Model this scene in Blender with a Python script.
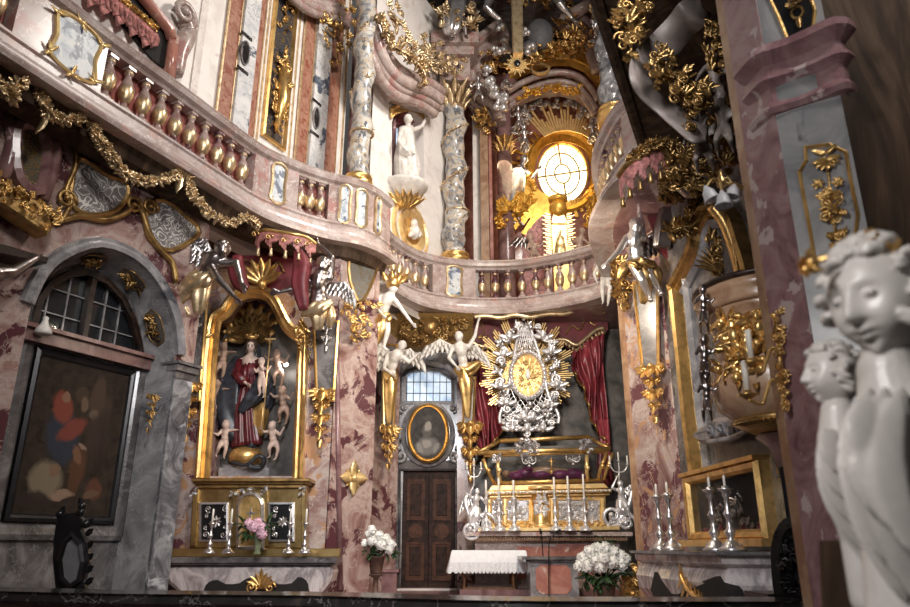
import bpy, bmesh, math, random
from mathutils import Vector, Matrix, noise as mnoise
random.seed(7)
for o in list(bpy.data.objects): bpy.data.objects.remove(o)
SC = bpy.context.scene
COL = SC.collection
PI = math.pi
# ------------------------------------------------------------------ camera
PITCH = math.atan(243.5/714); cP, sP = math.cos(PITCH), math.sin(PITCH)
CAMZ = 1.6
cam = bpy.data.cameras.new('camera'); co = bpy.data.objects.new('camera', cam); COL.objects.link(co)
co.location = (0, 0, CAMZ); co.rotation_euler = (PI/2+PITCH, 0, 0)
cam.sensor_width = 36; cam.lens = 714*36/910; cam.clip_start = 0.05
cam.dof.use_dof = True; cam.dof.focus_distance = 12.5; cam.dof.aperture_fstop = 2.2
SC.camera = co
# ------------------------------------------------------------------ world, light, exposure
vs = SC.view_settings
vs.view_transform = 'Standard'; vs.look = 'None'; vs.gamma = 1; vs.exposure = 0.0
W = bpy.data.worlds.new('world'); SC.world = W; W.use_nodes = True
nt = W.node_tree; bg = nt.nodes['Background']
tc = nt.nodes.new('ShaderNodeTexCoord'); sx = nt.nodes.new('ShaderNodeSeparateXYZ'); rp = nt.nodes.new('ShaderNodeValToRGB')
nt.links.new(tc.outputs['Generated'], sx.inputs[0]); nt.links.new(sx.outputs[2], rp.inputs[0]); nt.links.new(rp.outputs[0], bg.inputs[0])
rp.color_ramp.elements[0].position = 0.0; rp.color_ramp.elements[0].color = (.10, .085, .08, 1)
rp.color_ramp.elements[1].position = 0.7; rp.color_ramp.elements[1].color = (1.0, .93, .88, 1)
bg.inputs[1].default_value = 0.09
def area(name, loc, target, size, power, col=(1, 1, 1), sy=None, spread=180):
    l = bpy.data.lights.new(name, 'AREA'); l.energy = power; l.color = col; l.size = size
    if sy: l.shape = 'RECTANGLE'; l.size_y = sy
    o = bpy.data.objects.new(name, l); COL.objects.link(o); o.location = loc
    l.spread = math.radians(spread); o.rotation_euler = (Vector(target)-Vector(loc)).to_track_quat('-Z', 'Y').to_euler(); return o
area('nave_sparkle_light', (3.0, -1.0, 9.6), (-0.5, 13.5, 7.0), 1.2, 330, (1, .95, .90), 2.0, 100)  # added area light for sparkle on the gilding, no window behind it
area('vault_window_light', (3.2, 9.0, 12.6), (-1.6, 12.5, 7.0), 1.6, 560, (1, .93, .85))
area('shrine_fill_light', (-0.6, 1.5, 5.6), (0.3, 14.5, 3.0), 0.6, 130, (.98, .97, 1), 1.2, 80)  # added narrow area light hung in the nave and aimed at the shrine
area('altar_fill_light', (1.2, 9.0, 5.6), (0.9, 15.2, 3.0), 0.5, 190, (1, .86, .68))  # added fill to brighten the high altar, no lamp hangs here
area('putti_fill_light', (-1.6, -0.2, 3.6), (1.25, 2.0, 1.9), 0.6, 84, (1, .97, .94))  # added fill that gives the foreground putti their upper-left light
area('east_window_light', (1.7, 16.6, 11.0), (1.0, 15.0, 7.0), 1.2, 22, (1, .8, .5))
# ------------------------------------------------------------------ pixel rays
def ray(px, py):
    a = px-455; b = 303.5-py
    return Vector((a, 714*cP-b*sP, 714*sP+b*cP))
EYE = Vector((0, 0, CAMZ))
def atY(px, py, Y): r = ray(px, py); return EYE+r*(Y/r.y)
def atZ(px, py, Z): r = ray(px, py); return EYE+r*((Z-CAMZ)/r.z)
class Plane:
    """vertical wall plane through two plan points (left to right as seen); n points to the room"""
    def __init__(s, p, q):
        s.o = Vector((p[0], p[1], 0)); s.u = (Vector((q[0], q[1], 0))-s.o).normalized()
        s.n = Vector((s.u.y, -s.u.x, 0)); s.len = (Vector((q[0], q[1], 0))-s.o).length
    def w(s, a, z, d=0): return s.o+s.u*a+s.n*d+Vector((0, 0, z))
    def az(s, px, py, d=0):
        r = ray(px, py); o = s.o+s.n*d
        t = (o-EYE).dot(s.n)/r.dot(s.n); p = EYE+r*t
        return (p-o).dot(s.u), p.z
    def pt(s, px, py, d=0):
        a, z = s.az(px, py, d); return s.w(a, z, d)
def front(Y): return Plane((-10, Y), (10, Y))
# ------------------------------------------------------------------ materials
MATS = {}
def newmat(name):
    m = bpy.data.materials.new(name); m.use_nodes = True; MATS[name] = m
    return m, m.node_tree, m.node_tree.nodes['Principled BSDF']
def ramp(nt, stops, interp='LINEAR'):
    r = nt.nodes.new('ShaderNodeValToRGB'); e = r.color_ramp; e.interpolation = interp
    while len(e.elements) < len(stops): e.elements.new(.5)
    for el, (p, c) in zip(e.elements, stops): el.position = p; el.color = (*c, 1)
    return r
def noise_node(nt, scale, detail=4, dist=0.0, rough=.55, stretch=None, off=0):
    g = nt.nodes.new('ShaderNodeNewGeometry'); mp = nt.nodes.new('ShaderNodeMapping')
    nt.links.new(g.outputs['Position'], mp.inputs[0]); mp.inputs['Location'].default_value = (off, off*.7, off*1.3)
    if stretch: mp.inputs['Scale'].default_value = stretch
    n = nt.nodes.new('ShaderNodeTexNoise'); n.inputs['Scale'].default_value = scale; n.inputs['Detail'].default_value = detail
    n.inputs['Distortion'].default_value = dist; n.inputs['Roughness'].default_value = rough
    nt.links.new(mp.outputs[0], n.inputs[0]); return n
def mixc(nt, fac, a, b, mode='MIX'):
    m = nt.nodes.new('ShaderNodeMix'); m.data_type = 'RGBA'; m.blend_type = mode
    for src, i in ((fac, 0), (a, 6), (b, 7)):
        if isinstance(src, (int, float)): m.inputs[i].default_value = src
        elif isinstance(src, tuple): m.inputs[i].default_value = (*src, 1)
        else: nt.links.new(src, m.inputs[i])
    return m.outputs[2]
def bump(nt, b, src, strength, dist=.01):
    bn = nt.nodes.new('ShaderNodeBump'); bn.inputs['Strength'].default_value = strength; bn.inputs['Distance'].default_value = dist
    nt.links.new(src, bn.inputs['Height']); nt.links.new(bn.outputs[0], b.inputs['Normal'])
def marble(name, stops, scale=1.2, blotch=None, bs=1.0, bt=(.56, .60), vein=None, vs_=2.0, vw=.02, rough=.22, dist=1.5, stretch=None, off=0, blotch2=None, spec=None):
    m, nt, b = newmat(name)
    n = noise_node(nt, scale, 7, dist, .62, stretch, off); r = ramp(nt, stops); nt.links.new(n.outputs[0], r.inputs[0]); c = r.outputs[0]
    if blotch:
        n2 = noise_node(nt, bs, 5, .5, .6, stretch, off+11); r2 = ramp(nt, [(bt[0], (0,)*3), (bt[1], (1,)*3)]); nt.links.new(n2.outputs[0], r2.inputs[0])
        c = mixc(nt, r2.outputs[0], c, blotch)
    if blotch2:
        n4 = noise_node(nt, bs*1.3, 5, .9, .6, stretch, off+37); r4 = ramp(nt, [(bt[0]+.01, (0,)*3), (bt[1]+.02, (1,)*3)]); nt.links.new(n4.outputs[0], r4.inputs[0])
        c = mixc(nt, r4.outputs[0], c, blotch2)
    if vein:
        n3 = noise_node(nt, vs_, 6, .25, .6, stretch, off+23); r3 = ramp(nt, [(.5-vw, (0,)*3), (.5, (1,)*3), (.5+vw, (0,)*3)]); nt.links.new(n3.outputs[0], r3.inputs[0])
        c = mixc(nt, r3.outputs[0], c, vein)
    nt.links.new(c, b.inputs['Base Color']); b.inputs['Roughness'].default_value = rough
    if spec is not None: b.inputs['Specular IOR Level'].default_value = spec
    return m
def metal(name, col, dark, rough=.3, ns=9, bs=0.25, thr=(.45, .75), metallic=1.0):
    m, nt, b = newmat(name)
    n = noise_node(nt, ns, 5, .3); r = ramp(nt, [(thr[0], col), (thr[1], dark)]); nt.links.new(n.outputs[0], r.inputs[0])
    nt.links.new(r.outputs[0], b.inputs['Base Color']); b.inputs['Metallic'].default_value = metallic; b.inputs['Roughness'].default_value = rough
    n2 = noise_node(nt, 40, 3); bump(nt, b, n2.outputs[0], bs, .01)
    return m
def plain(name, col, rough=.6, metallic=0, var=.12, ns=6, bs=0, **k):
    m, nt, b = newmat(name)
    n = noise_node(nt, ns, 5, .4); lo = tuple(max(0, x*(1-var*2)) for x in col); hi = tuple(min(1, x*(1+var)) for x in col)
    r = ramp(nt, [(.35, lo), (.65, hi)]); nt.links.new(n.outputs[0], r.inputs[0]); nt.links.new(r.outputs[0], b.inputs['Base Color'])
    b.inputs['Roughness'].default_value = rough; b.inputs['Metallic'].default_value = metallic
    if bs: bump(nt, b, n.outputs[0], bs, .02)
    for kk, v in k.items(): b.inputs[kk].default_value = v
    return m
marble('rose_marble', [(.3, (.13, .058, .052)), (.42, (.26, .155, .135)), (.55, (.40, .31, .275)), (.65, (.27, .155, .13)), (.78, (.36, .25, .20))], 1.5, (.085, .03, .036), 1.5, (.54, .57), (.50, .42, .38), 2.2, .005, .2)
marble('patched_marble', [(.3, (.15, .07, .065)), (.45, (.29, .19, .175)), (.56, (.44, .37, .34)), (.68, (.26, .14, .12))], 1.1, (.12, .045, .055), 1.7, (.54, .56), (.62, .54, .51), 2.5, .006, .2, blotch2=(.40, .23, .13))
marble('pink_stone', [(.3, (.24, .155, .135)), (.5, (.38, .29, .26)), (.7, (.49, .41, .38))], 1.6, (.38, .20, .18), 2.0, (.56, .62), (.66, .58, .55), 3, .01, .25)
marble('pink_rail', [(.3, (.28, .195, .175)), (.5, (.43, .345, .315)), (.7, (.55, .49, .47))], 1.6, (.48, .32, .28), 2.2, (.56, .62), (.68, .62, .59), 3, .01, .3)
marble('red_marble', [(.3, (.24, .085, .07)), (.5, (.40, .17, .13)), (.7, (.50, .26, .20))], 2.2, (.55, .40, .34), 3, (.62, .66), None, rough=.22)
marble('mottled_marble', [(.3, (.04, .04, .045)), (.48, (.13, .13, .14)), (.6, (.30, .30, .31)), (.75, (.12, .115, .12))], 2.4, (.48, .48, .50), 2.4, (.60, .66), None, rough=.2)
marble('grey_marble', [(.3, (.045, .042, .042)), (.5, (.11, .10, .10)), (.7, (.23, .215, .21))], 1.7, (.05, .05, .06), 2, (.6, .66), (.26, .25, .245), 2.2, .006, .22)
marble('light_grey_marble', [(.3, (.13, .125, .13)), (.5, (.25, .24, .245)), (.7, (.42, .40, .395))], 1.9, (.08, .08, .09), 1.6, (.58, .66), (.42, .40, .39), 2.2, .005, .2)
marble('column_marble', [(.3, (.09, .095, .10)), (.45, (.28, .28, .29)), (.56, (.60, .57, .52)), (.68, (.44, .32, .20)), (.78, (.25, .24, .24))], 3.0, (.12, .13, .15), 4, (.58, .62), (.55, .38, .18), 4, .02, .2)
marble('striped_marble', [(.30, (.16, .13, .13)), (.42, (.62, .56, .54)), (.52, (.30, .26, .26)), (.62, (.68, .62, .60)), (.74, (.24, .19, .20))], 2.6, None, rough=.18, dist=.6, stretch=(.8, .8, .55))
marble('vein_marble', [(.3, (.50, .52, .55)), (.5, (.72, .71, .70)), (.7, (.80, .78, .76))], 1.5, (.10, .12, .16), 1.6, (.60, .63), (.35, .36, .38), 2.6, .014, .2)
marble('agate_stone', [(.35, (.28, .33, .40)), (.5, (.50, .54, .57)), (.65, (.62, .62, .60))], 4, (.10, .12, .17), 5, (.53, .58), None, rough=.4)
marble('pale_stone', [(.3, (.55, .47, .43)), (.5, (.72, .66, .61)), (.7, (.80, .75, .70))], 1.2, None, vein=(.55, .42, .36), vs_=2.2, vw=.008, rough=.4)
marble('upper_plaster', [(.3, (.66, .60, .56)), (.5, (.82, .77, .73)), (.7, (.86, .82, .78))], 1.5, (.66, .57, .52), 2.5, (.60, .70), rough=.5)
marble('orange_marble', [(.3, (.24, .10, .065)), (.5, (.37, .18, .125)), (.7, (.45, .26, .18))], 6, (.26, .08, .05), 9, (.54, .6), rough=.3)
marble('pillar_marble', [(.3, (.12, .12, .13)), (.5, (.24, .24, .25)), (.7, (.36, .35, .35))], 1.9, (.10, .10, .12), 3, (.60, .68), None, rough=.3)
marble('wine_marble', [(.3, (.13, .06, .062)), (.5, (.24, .13, .13)), (.7, (.33, .20, .19))], 1.6, (.52, .38, .37), 2.2, (.62, .64), None, rough=.25)
marble('black_marble', [(.3, (.012, .011, .012)), (.6, (.035, .03, .03)), (.75, (.09, .07, .06))], 2.2, None, vein=(.30, .27, .25), vs_=2.5, vw=.006, rough=.15)
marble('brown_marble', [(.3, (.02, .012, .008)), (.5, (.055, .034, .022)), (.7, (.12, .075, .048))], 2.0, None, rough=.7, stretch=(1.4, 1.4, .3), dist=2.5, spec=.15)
marble('brown_column', [(.3, (.10, .05, .045)), (.5, (.20, .11, .10)), (.7, (.30, .19, .17))], 2, None, rough=.25)
marble('mauve_marble', [(.3, (.15, .07, .08)), (.5, (.29, .16, .17)), (.7, (.38, .26, .26))], 3.5, (.50, .40, .39), 5, (.60, .63), None, rough=.25)
marble('tan_marble', [(.3, (.20, .105, .06)), (.5, (.35, .21, .125)), (.7, (.45, .31, .20))], 2.4, (.26, .13, .075), 2, (.56, .66), rough=.25)
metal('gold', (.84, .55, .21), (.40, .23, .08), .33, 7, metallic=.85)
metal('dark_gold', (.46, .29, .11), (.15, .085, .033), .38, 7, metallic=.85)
metal('bright_gold', (.98, .72, .34), (.70, .46, .17), .33, 7, metallic=.65)
metal('pale_gold', (.78, .60, .37), (.36, .24, .12), .36, 9, metallic=.8)
metal('amber_glow_gold', (.95, .55, .10), (.55, .27, .04), .36, 6, metallic=.6)  # gold with the round window's amber glow put into its base colour
metal('silver', (.74, .72, .72), (.42, .40, .41), .30, 8, metallic=.9)
metal('bright_silver', (.92, .90, .90), (.62, .60, .61), .30, 9, metallic=.65)
metal('bronze_silver', (.44, .39, .37), (.19, .155, .15), .30, 6)
metal('silver_leaf', (.72, .70, .69), (.36, .33, .33), .42, 8, metallic=.7)
metal('brass', (.52, .37, .16), (.26, .165, .06), .30, 4, .12, metallic=.9)
plain('white_stucco', (.72, .68, .63), .38, var=.10, ns=8)
plain('banner_stone', (.20, .165, .145), .5, var=.2, ns=5)
plain('putto_stucco', (.66, .62, .585), .36, var=.06, ns=10)
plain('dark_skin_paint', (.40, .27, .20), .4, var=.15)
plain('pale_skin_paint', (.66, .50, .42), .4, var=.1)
plain('dark_hair', (.045, .028, .02), .5)
plain('crimson_paint', (.12, .014, .02), .32, var=.3, ns=10, bs=.2)
plain('blue_black_paint', (.03, .034, .045), .35, var=.3, ns=10)
plain('crimson_cloth', (.30, .045, .06), .38, var=.25, ns=4, bs=.15)
plain('purple_cloth', (.20, .035, .13), .4, var=.25, ns=9)
plain('canopy_cloth', (.15, .022, .028), .5, var=.2, ns=4)
plain('coral_plaster', (.43, .14, .12), .5, var=.18, ns=7)
plain('rosy_cloth', (.50, .20, .18), .5, var=.3, ns=14)
plain('dark_wood', (.030, .016, .011), .35, var=.4, ns=9)
plain('door_wood', (.034, .015, .010), .6, var=.35, ns=9, **{'Specular IOR Level': .2})
plain('inlay_wood', (.075, .03, .016), .55, var=.2, ns=9, **{'Specular IOR Level': .2})
plain('table_wood', (.17, .075, .03), .35, var=.2, ns=9)
plain('ebony', (.012, .011, .012), .25, var=.2)
plain('dark_metal', (.02, .02, .022), .35, metallic=.6)
plain('lead_grey', (.16, .16, .17), .6)
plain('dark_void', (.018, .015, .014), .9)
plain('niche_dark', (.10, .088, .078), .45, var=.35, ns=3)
plain('wax', (.86, .82, .74), .4, var=.04)
plain('linen', (.84, .84, .86), .8, var=.03, ns=12)
plain('lace', (.74, .74, .76), .8, var=.12, ns=60)
plain('petal_white', (.86, .86, .82), .6, var=.06, ns=40)
plain('petal_pink', (.78, .50, .60), .6, var=.08, ns=40)
plain('leaf_green', (.035, .085, .025), .45, var=.4, ns=25)
plain('terracotta', (.12, .065, .045), .6, var=.25)
plain('glass_green', (.55, .66, .42), .08, var=.05, **{'Transmission Weight': .75, 'IOR': 1.3})
plain('frosted_glass', (.66, .66, .70), .3, var=.05, **{'Transmission Weight': .25})
plain('opal_white', (.8, .8, .8), .2)
def glasspane(name, col, alpha):
    m, nt, b = newmat(name); b.inputs['Base Color'].default_value = (*col, 1); b.inputs['Roughness'].default_value = .06
    b.inputs['Alpha'].default_value = alpha; b.inputs['Specular IOR Level'].default_value = .8; return m
glasspane('case_glass', (.02, .02, .02), .18)
glasspane('dark_glass', (.02, .022, .025), .75)
def emis(name, col, st, col2=None, ns=2):
    m, nt, b = newmat(name); b.inputs['Base Color'].default_value = (*col, 1)
    if col2:
        n = noise_node(nt, ns, 3, .5); r = ramp(nt, [(.4, col), (.62, col2)]); nt.links.new(n.outputs[0], r.inputs[0]); nt.links.new(r.outputs[0], b.inputs['Emission Color'])
    else: b.inputs['Emission Color'].default_value = (*col, 1)
    b.inputs['Emission Strength'].default_value = st; return m
emis('amber_window_glow', (1.0, .84, .45), 3.0, (1.0, .93, .72), 3)
emis('blue_daylight', (.34, .46, .62), .9, (.72, .78, .84), 3)
emis('grey_daylight', (.16, .17, .18), .35, (.30, .31, .32), 1.2)
# lattice / arabesque inlays
def arabesque(name, ground, line, scale, metallic=0):
    m, nt, b = newmat(name); n = noise_node(nt, scale*.55, 1.5, 1.2)
    mu = nt.nodes.new('ShaderNodeMath'); mu.operation = 'MULTIPLY'; mu.inputs[1].default_value = 46; nt.links.new(n.outputs[0], mu.inputs[0])
    sn = nt.nodes.new('ShaderNodeMath'); sn.operation = 'SINE'; nt.links.new(mu.outputs[0], sn.inputs[0])
    r = ramp(nt, [(.55, (0,)*3), (.75, (1,)*3)]); nt.links.new(sn.outputs[0], r.inputs[0])
    nt.links.new(mixc(nt, r.outputs[0], ground, line), b.inputs['Base Color']); b.inputs['Roughness'].default_value = .35
    if metallic: nt.links.new(r.outputs[0], b.inputs['Metallic'])
    return m
arabesque('stucco_arabesque', (.13, .12, .12), (.52, .50, .47), 9)
arabesque('gold_lattice', (.12, .10, .07), (.62, .42, .16), 9, 1)
arabesque('dark_gold_inlay', (.035, .038, .05), (.36, .24, .10), 7, 1)
arabesque('grey_gold_inlay', (.15, .15, .14), (.45, .33, .15), 16, 1)
arabesque('gilt_field', (.22, .14, .05), (.58, .38, .12), 12, 1)
# ------------------------------------------------------------------ mesh builder
class MB:
    def __init__(s): s.v = []; s.f = []; s.sm = []
    def add(s, vs, fs, smooth=True):
        b = len(s.v); s.v += [Vector(v) for v in vs]
        for f in fs: s.f.append(tuple(i+b for i in f)); s.sm.append(smooth)
    def merge(s, o, M=None):
        b = len(s.v); s.v += [(M @ v if M else v.copy()) for v in o.v]
        for f, sm in zip(o.f, o.sm): s.f.append(tuple(i+b for i in f)); s.sm.append(sm)
    def build(s, name, mat, parent=None, label=None, post=None):
        me = bpy.data.meshes.new(name)
        off = Vector(parent['_w']) if parent is not None else Vector((0, 0, 0))
        if parent is None and s.v:
            xs = [v.x for v in s.v]; ys = [v.y for v in s.v]; zs = [v.z for v in s.v]
            off = Vector(((min(xs)+max(xs))/2, (min(ys)+max(ys))/2, min(zs)))
        me.from_pydata([tuple(v-off) for v in s.v], [], s.f)
        me.polygons.foreach_set('use_smooth', s.sm); me.update()
        bm = bmesh.new(); bm.from_mesh(me); bmesh.ops.recalc_face_normals(bm, faces=bm.faces); bm.to_mesh(me); bm.free()
        me.materials.append(MATS[mat]); o = bpy.data.objects.new(name, me); COL.objects.link(o)
        o['_w'] = tuple(off)
        if parent is not None:
            o.parent = parent; pp = Vector(parent['_w']); o['_w'] = tuple(pp)
        else: o.location = off
        if label: o['label'] = label
        return o
    # primitives in world coordinates
    def hexa(s, c): s.add(c, [(0, 1, 2, 3), (7, 6, 5, 4), (0, 4, 5, 1), (1, 5, 6, 2), (2, 6, 7, 3), (3, 7, 4, 0)], False)
    def box(s, x0, x1, y0, y1, z0, z1):
        s.hexa([(x0, y0, z0), (x1, y0, z0), (x1, y1, z0), (x0, y1, z0), (x0, y0, z1), (x1, y0, z1), (x1, y1, z1), (x0, y1, z1)])
    def pbox(s, P, a0, a1, z0, z1, d0, d1):
        s.hexa([P.w(a0, z0, d0), P.w(a1, z0, d0), P.w(a1, z0, d1), P.w(a0, z0, d1), P.w(a0, z1, d0), P.w(a1, z1, d0), P.w(a1, z1, d1), P.w(a0, z1, d1)])
    def prism(s, P, pts, d0, d1, bev=0.0):
        """outline [(a,z)] on plane P extruded from depth d0 to d1 with a small bevel"""
        n = len(pts)
        if n < 3: return
        ar = sum(pts[i][0]*pts[(i+1) % n][1]-pts[(i+1) % n][0]*pts[i][1] for i in range(n))
        if ar < 0: pts = pts[::-1]
        rings = [[P.w(a, z, d0) for a, z in pts]]
        if bev > 0:
            rings.append([P.w(a, z, d1-bev) for a, z in pts])
            ins = []
            for i in range(n):
                p0 = Vector(pts[i-1]); p = Vector(pts[i]); p1 = Vector(pts[(i+1) % n])
                e0 = (p-p0); e1 = (p1-p)
                if e0.length < 1e-7 or e1.length < 1e-7: ins.append(tuple(p)); continue
                e0.normalize(); e1.normalize(); nn = Vector((-e0.y-e1.y, e0.x+e1.x))
                if nn.length < 1e-4: ins.append(tuple(p)); continue
                nn.normalize(); k = min(2.0, 1/max(.3, nn.dot(Vector((-e0.y, e0.x))))); ins.append(tuple(p+nn*bev*k))
            rings.append([P.w(a, z, d1) for a, z in ins])
        else: rings.append([P.w(a, z, d1) for a, z in pts])
        vs = [v for r in rings for v in r]; fs = []
        for k in range(len(rings)-1):
            for i in range(n): j = (i+1) % n; fs.append((k*n+i, k*n+j, (k+1)*n+j, (k+1)*n+i))
        fs.append(tuple(range(n))[::-1]); fs.append(tuple((len(rings)-1)*n+i for i in range(n)))
        s.add(vs, fs, False)
    def tube(s, pts, rad, seg=8, cap=True, squash=None):
        pts = [Vector(p) for p in pts]; n = len(pts)
        if not hasattr(rad, '__len__'): rad = [rad]*n
        vs = []; fs = []; up = Vector((0, 0, 1)); prev = None
        for i in range(n):
            t = (pts[min(i+1, n-1)]-pts[max(i-1, 0)])
            if t.length < 1e-9: t = Vector((0, 0, 1))
            t.normalize()
            if prev is None:
                x = t.cross(up if abs(t.z) < .95 else Vector((1, 0, 0))); x.normalize()
            else:
                x = prev-t*prev.dot(t)
                x = x.normalized() if x.length > 1e-6 else prev
            prev = x; y = t.cross(x)
            for k in range(seg):
                a = 2*PI*k/seg; vs.append(pts[i]+x*math.cos(a)*rad[i]+y*math.sin(a)*rad[i])
        for i in range(n-1):
            for k in range(seg): k2 = (k+1) % seg; fs.append((i*seg+k, i*seg+k2, (i+1)*seg+k2, (i+1)*seg+k))
        if cap: fs.append(tuple(range(seg))[::-1]); fs.append(tuple((n-1)*seg+k for k in range(seg)))
        s.add(vs, fs)
    def ball(s, c, r, seg=8, rings=6, ax=None):
        c = Vector(c); r = Vector(r) if hasattr(r, '__len__') else Vector((r, r, r)); vs = []; fs = []
        for i in range(1, rings):
            th = PI*i/rings
            for k in range(seg): ph = 2*PI*k/seg; vs.append(Vector((math.sin(th)*math.cos(ph)*r.x, math.sin(th)*math.sin(ph)*r.y, math.cos(th)*r.z)))
        vs += [Vector((0, 0, r.z)), Vector((0, 0, -r.z))]; T = len(vs)-2
        for i in range(rings-2):
            for k in range(seg): k2 = (k+1) % seg; fs.append((i*seg+k, (i+1)*seg+k, (i+1)*seg+k2, i*seg+k2))
        for k in range(seg): k2 = (k+1) % seg; fs.append((T, k, k2)); fs.append((T+1, (rings-2)*seg+k2, (rings-2)*seg+k))
        if ax: vs = [ax @ v for v in vs]
        s.add([v+c for v in vs], fs)
    def lathe(s, c, prof, seg=16, twist=None, tilt=None):
        c = Vector(c); vs = []; fs = []; n = len(prof)
        for i, (r, z) in enumerate(prof):
            for k in range(seg):
                a = 2*PI*k/seg; rr = r
                if twist: rr = r*twist(a, z)
                v = Vector((rr*math.cos(a), rr*math.sin(a), z))
                if tilt: v = tilt @ v
                vs.append(c+v)
        for i in range(n-1):
            for k in range(seg): k2 = (k+1) % seg; fs.append((i*seg+k, i*seg+k2, (i+1)*seg+k2, (i+1)*seg+k))
        fs.append(tuple(range(seg))[::-1]); fs.append(tuple((n-1)*seg+k for k in range(seg)))
        s.add(vs, fs)
    def sweep(s, plan, prof, closed_prof=True):
        """plan [(x,y)] left to right; prof [(out,z)], out towards the room (right-hand side of travel)"""
        n = len(plan); m = len(prof); vs = []; fs = []
        for i in range(n):
            p = Vector(plan[i]).to_2d(); a = Vector(plan[max(i-1, 0)]).to_2d(); b = Vector(plan[min(i+1, n-1)]).to_2d()
            e0 = (p-a) if i > 0 else (b-p); e1 = (b-p) if i < n-1 else (p-a); e0.normalize(); e1.normalize()
            nn = Vector((e0.y+e1.y, -e0.x-e1.x)); nn.normalize(); k = min(1.6, 1/max(.5, nn.dot(Vector((e0.y, -e0.x)))))
            for o, z in prof: q = p+nn*o*k; vs.append((q.x, q.y, z))
        for i in range(n-1):
            for j in range(m if closed_prof else m-1): j2 = (j+1) % m; fs.append((i*m+j, (i+1)*m+j, (i+1)*m+j2, i*m+j2))
        if closed_prof: fs.append(tuple(range(m))); fs.append(tuple((n-1)*m+j for j in range(m))[::-1])
        s.add(vs, fs, False)
    def frame(s, P, pts, prof, closed=True):
        """moulding along outline pts [(a,z)]; prof [(inward offset, depth)]"""
        n = len(pts); m = len(prof); vs = []; fs = []
        ar = sum(pts[i][0]*pts[(i+1) % n][1]-pts[(i+1) % n][0]*pts[i][1] for i in range(n)); sg = 1 if ar > 0 else -1
        for i in range(n):
            p = Vector(pts[i]); p0 = Vector(pts[i-1]) if (closed or i > 0) else None; p1 = Vector(pts[(i+1) % n]) if (closed or i < n-1) else None
            e0 = (p-p0) if p0 else (p1-p); e1 = (p1-p) if p1 else (p-p0); e0.normalize(); e1.normalize()
            nn = Vector((-e0.y-e1.y, e0.x+e1.x))*sg
            if nn.length < 1e-5: nn = Vector((-e0.y, e0.x))*sg
            nn.normalize(); k = min(1.8, 1/max(.4, abs(nn.dot(Vector((-e0.y, e0.x))))))
            for o, d in prof: q = p+nn*o*k; vs.append(P.w(q.x, q.y, d))
        R = n if closed else n-1
        for i in range(R):
            i2 = (i+1) % n
            for j in range(m): j2 = (j+1) % m; fs.append((i*m+j, i2*m+j, i2*m+j2, i*m+j2))
        if not closed: fs.append(tuple(range(m))); fs.append(tuple((n-1)*m+j for j in range(m))[::-1])
        s.add(vs, fs, False)
    def leaf(s, c, d, nrm, L, Wd, curl=.3, fold=.25, n=5, th=.0):
        """curved leaf blade from c along d; nrm = face normal"""
        c = Vector(c); d = Vector(d).normalized(); nrm = Vector(nrm); nrm = (nrm-d*nrm.dot(d))
        if nrm.length < 1e-5: nrm = d.orthogonal()
        nrm.normalize(); t = d.cross(nrm); vs = []; fs = []; th = th or Wd*.16
        for i in range(n+1):
            u = i/n; w = Wd*.5*(math.sin(PI*min(1, u*.86+.14))**.8)*(1 if i < n else .12); p = c+d*(L*u)+nrm*(L*curl*(u*u)*(1.0)-L*curl*.25*u)
            if i % 2 and i < n: w *= 1.16
            for q in (p-t*w+nrm*Wd*fold*.5, p+nrm*th*.6, p+t*w+nrm*Wd*fold*.5, p-nrm*th): vs.append(q)
        for i in range(n):
            for j in range(4): j2 = (j+1) % 4; fs.append((i*4+j, i*4+j2, (i+1)*4+j2, (i+1)*4+j))
        fs.append((3, 2, 1, 0)); fs.append((n*4, n*4+1, n*4+2, n*4+3)); s.add(vs, fs, True)
    def spiral(s, P, a, z, R, turns=1.4, start=0, hand=1, r=None, d=.02, lift=.3, n=20):
        r = r or R*.2; pts = []; rad = []
        for i in range(n+1):
            u = i/n; rr = R*(1-.86*u); an = start+hand*turns*2*PI*u
            pts.append(P.w(a+math.cos(an)*rr, z+math.sin(an)*rr, d+R*lift*u)); rad.append(r*(1-.35*u))
        s.tube(pts, rad, 6); s.ball(pts[-1], r*1.3, 6, 4)
def rnd(a, b): return random.uniform(a, b)
THINGS = []
def thing(name, label, cat, loc, group=None):
    o = bpy.data.objects.new(name, None); COL.objects.link(o); o.location = loc; o['_w'] = tuple(loc); o.empty_display_size = .1
    o['label'] = label; o['category'] = cat; o['kind'] = 'thing'
    if group: o['group'] = group
    return o
def tag(o, label, cat, group=None, kind=None):
    o['label'] = label; o['category'] = cat
    if group: o['group'] = group
    o['kind'] = kind or 'thing'
    return o
def struct(o): o['kind'] = 'structure'; return o
def copy_tree(o, loc=None, label=None, rotz=None, scale=None, parent=None):
    c = o.copy(); COL.objects.link(c)
    if parent: c.parent = parent
    for ch in list(o.children): copy_tree(ch, parent=c)
    if loc is not None: c.location = loc; c['_w'] = tuple(loc)
    if label: c['label'] = label
    if rotz is not None: c.rotation_euler = (0, 0, rotz)
    if scale is not None: c.scale = (scale,)*3
    return c
def smoothpath(pts, k=4):
    """Catmull-Rom through points (2D/3D tuples)"""
    P = [Vector(p) for p in pts]; out = []
    for i in range(len(P)-1):
        a, b, c, d = P[max(i-1, 0)], P[i], P[i+1], P[min(i+2, len(P)-1)]
        for j in range(k):
            t = j/k; out.append(.5*((2*b)+(c-a)*t+(2*a-5*b+4*c-d)*t*t+(3*b-a-3*c+d)*t**3))
    out.append(P[-1]); return out
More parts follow.
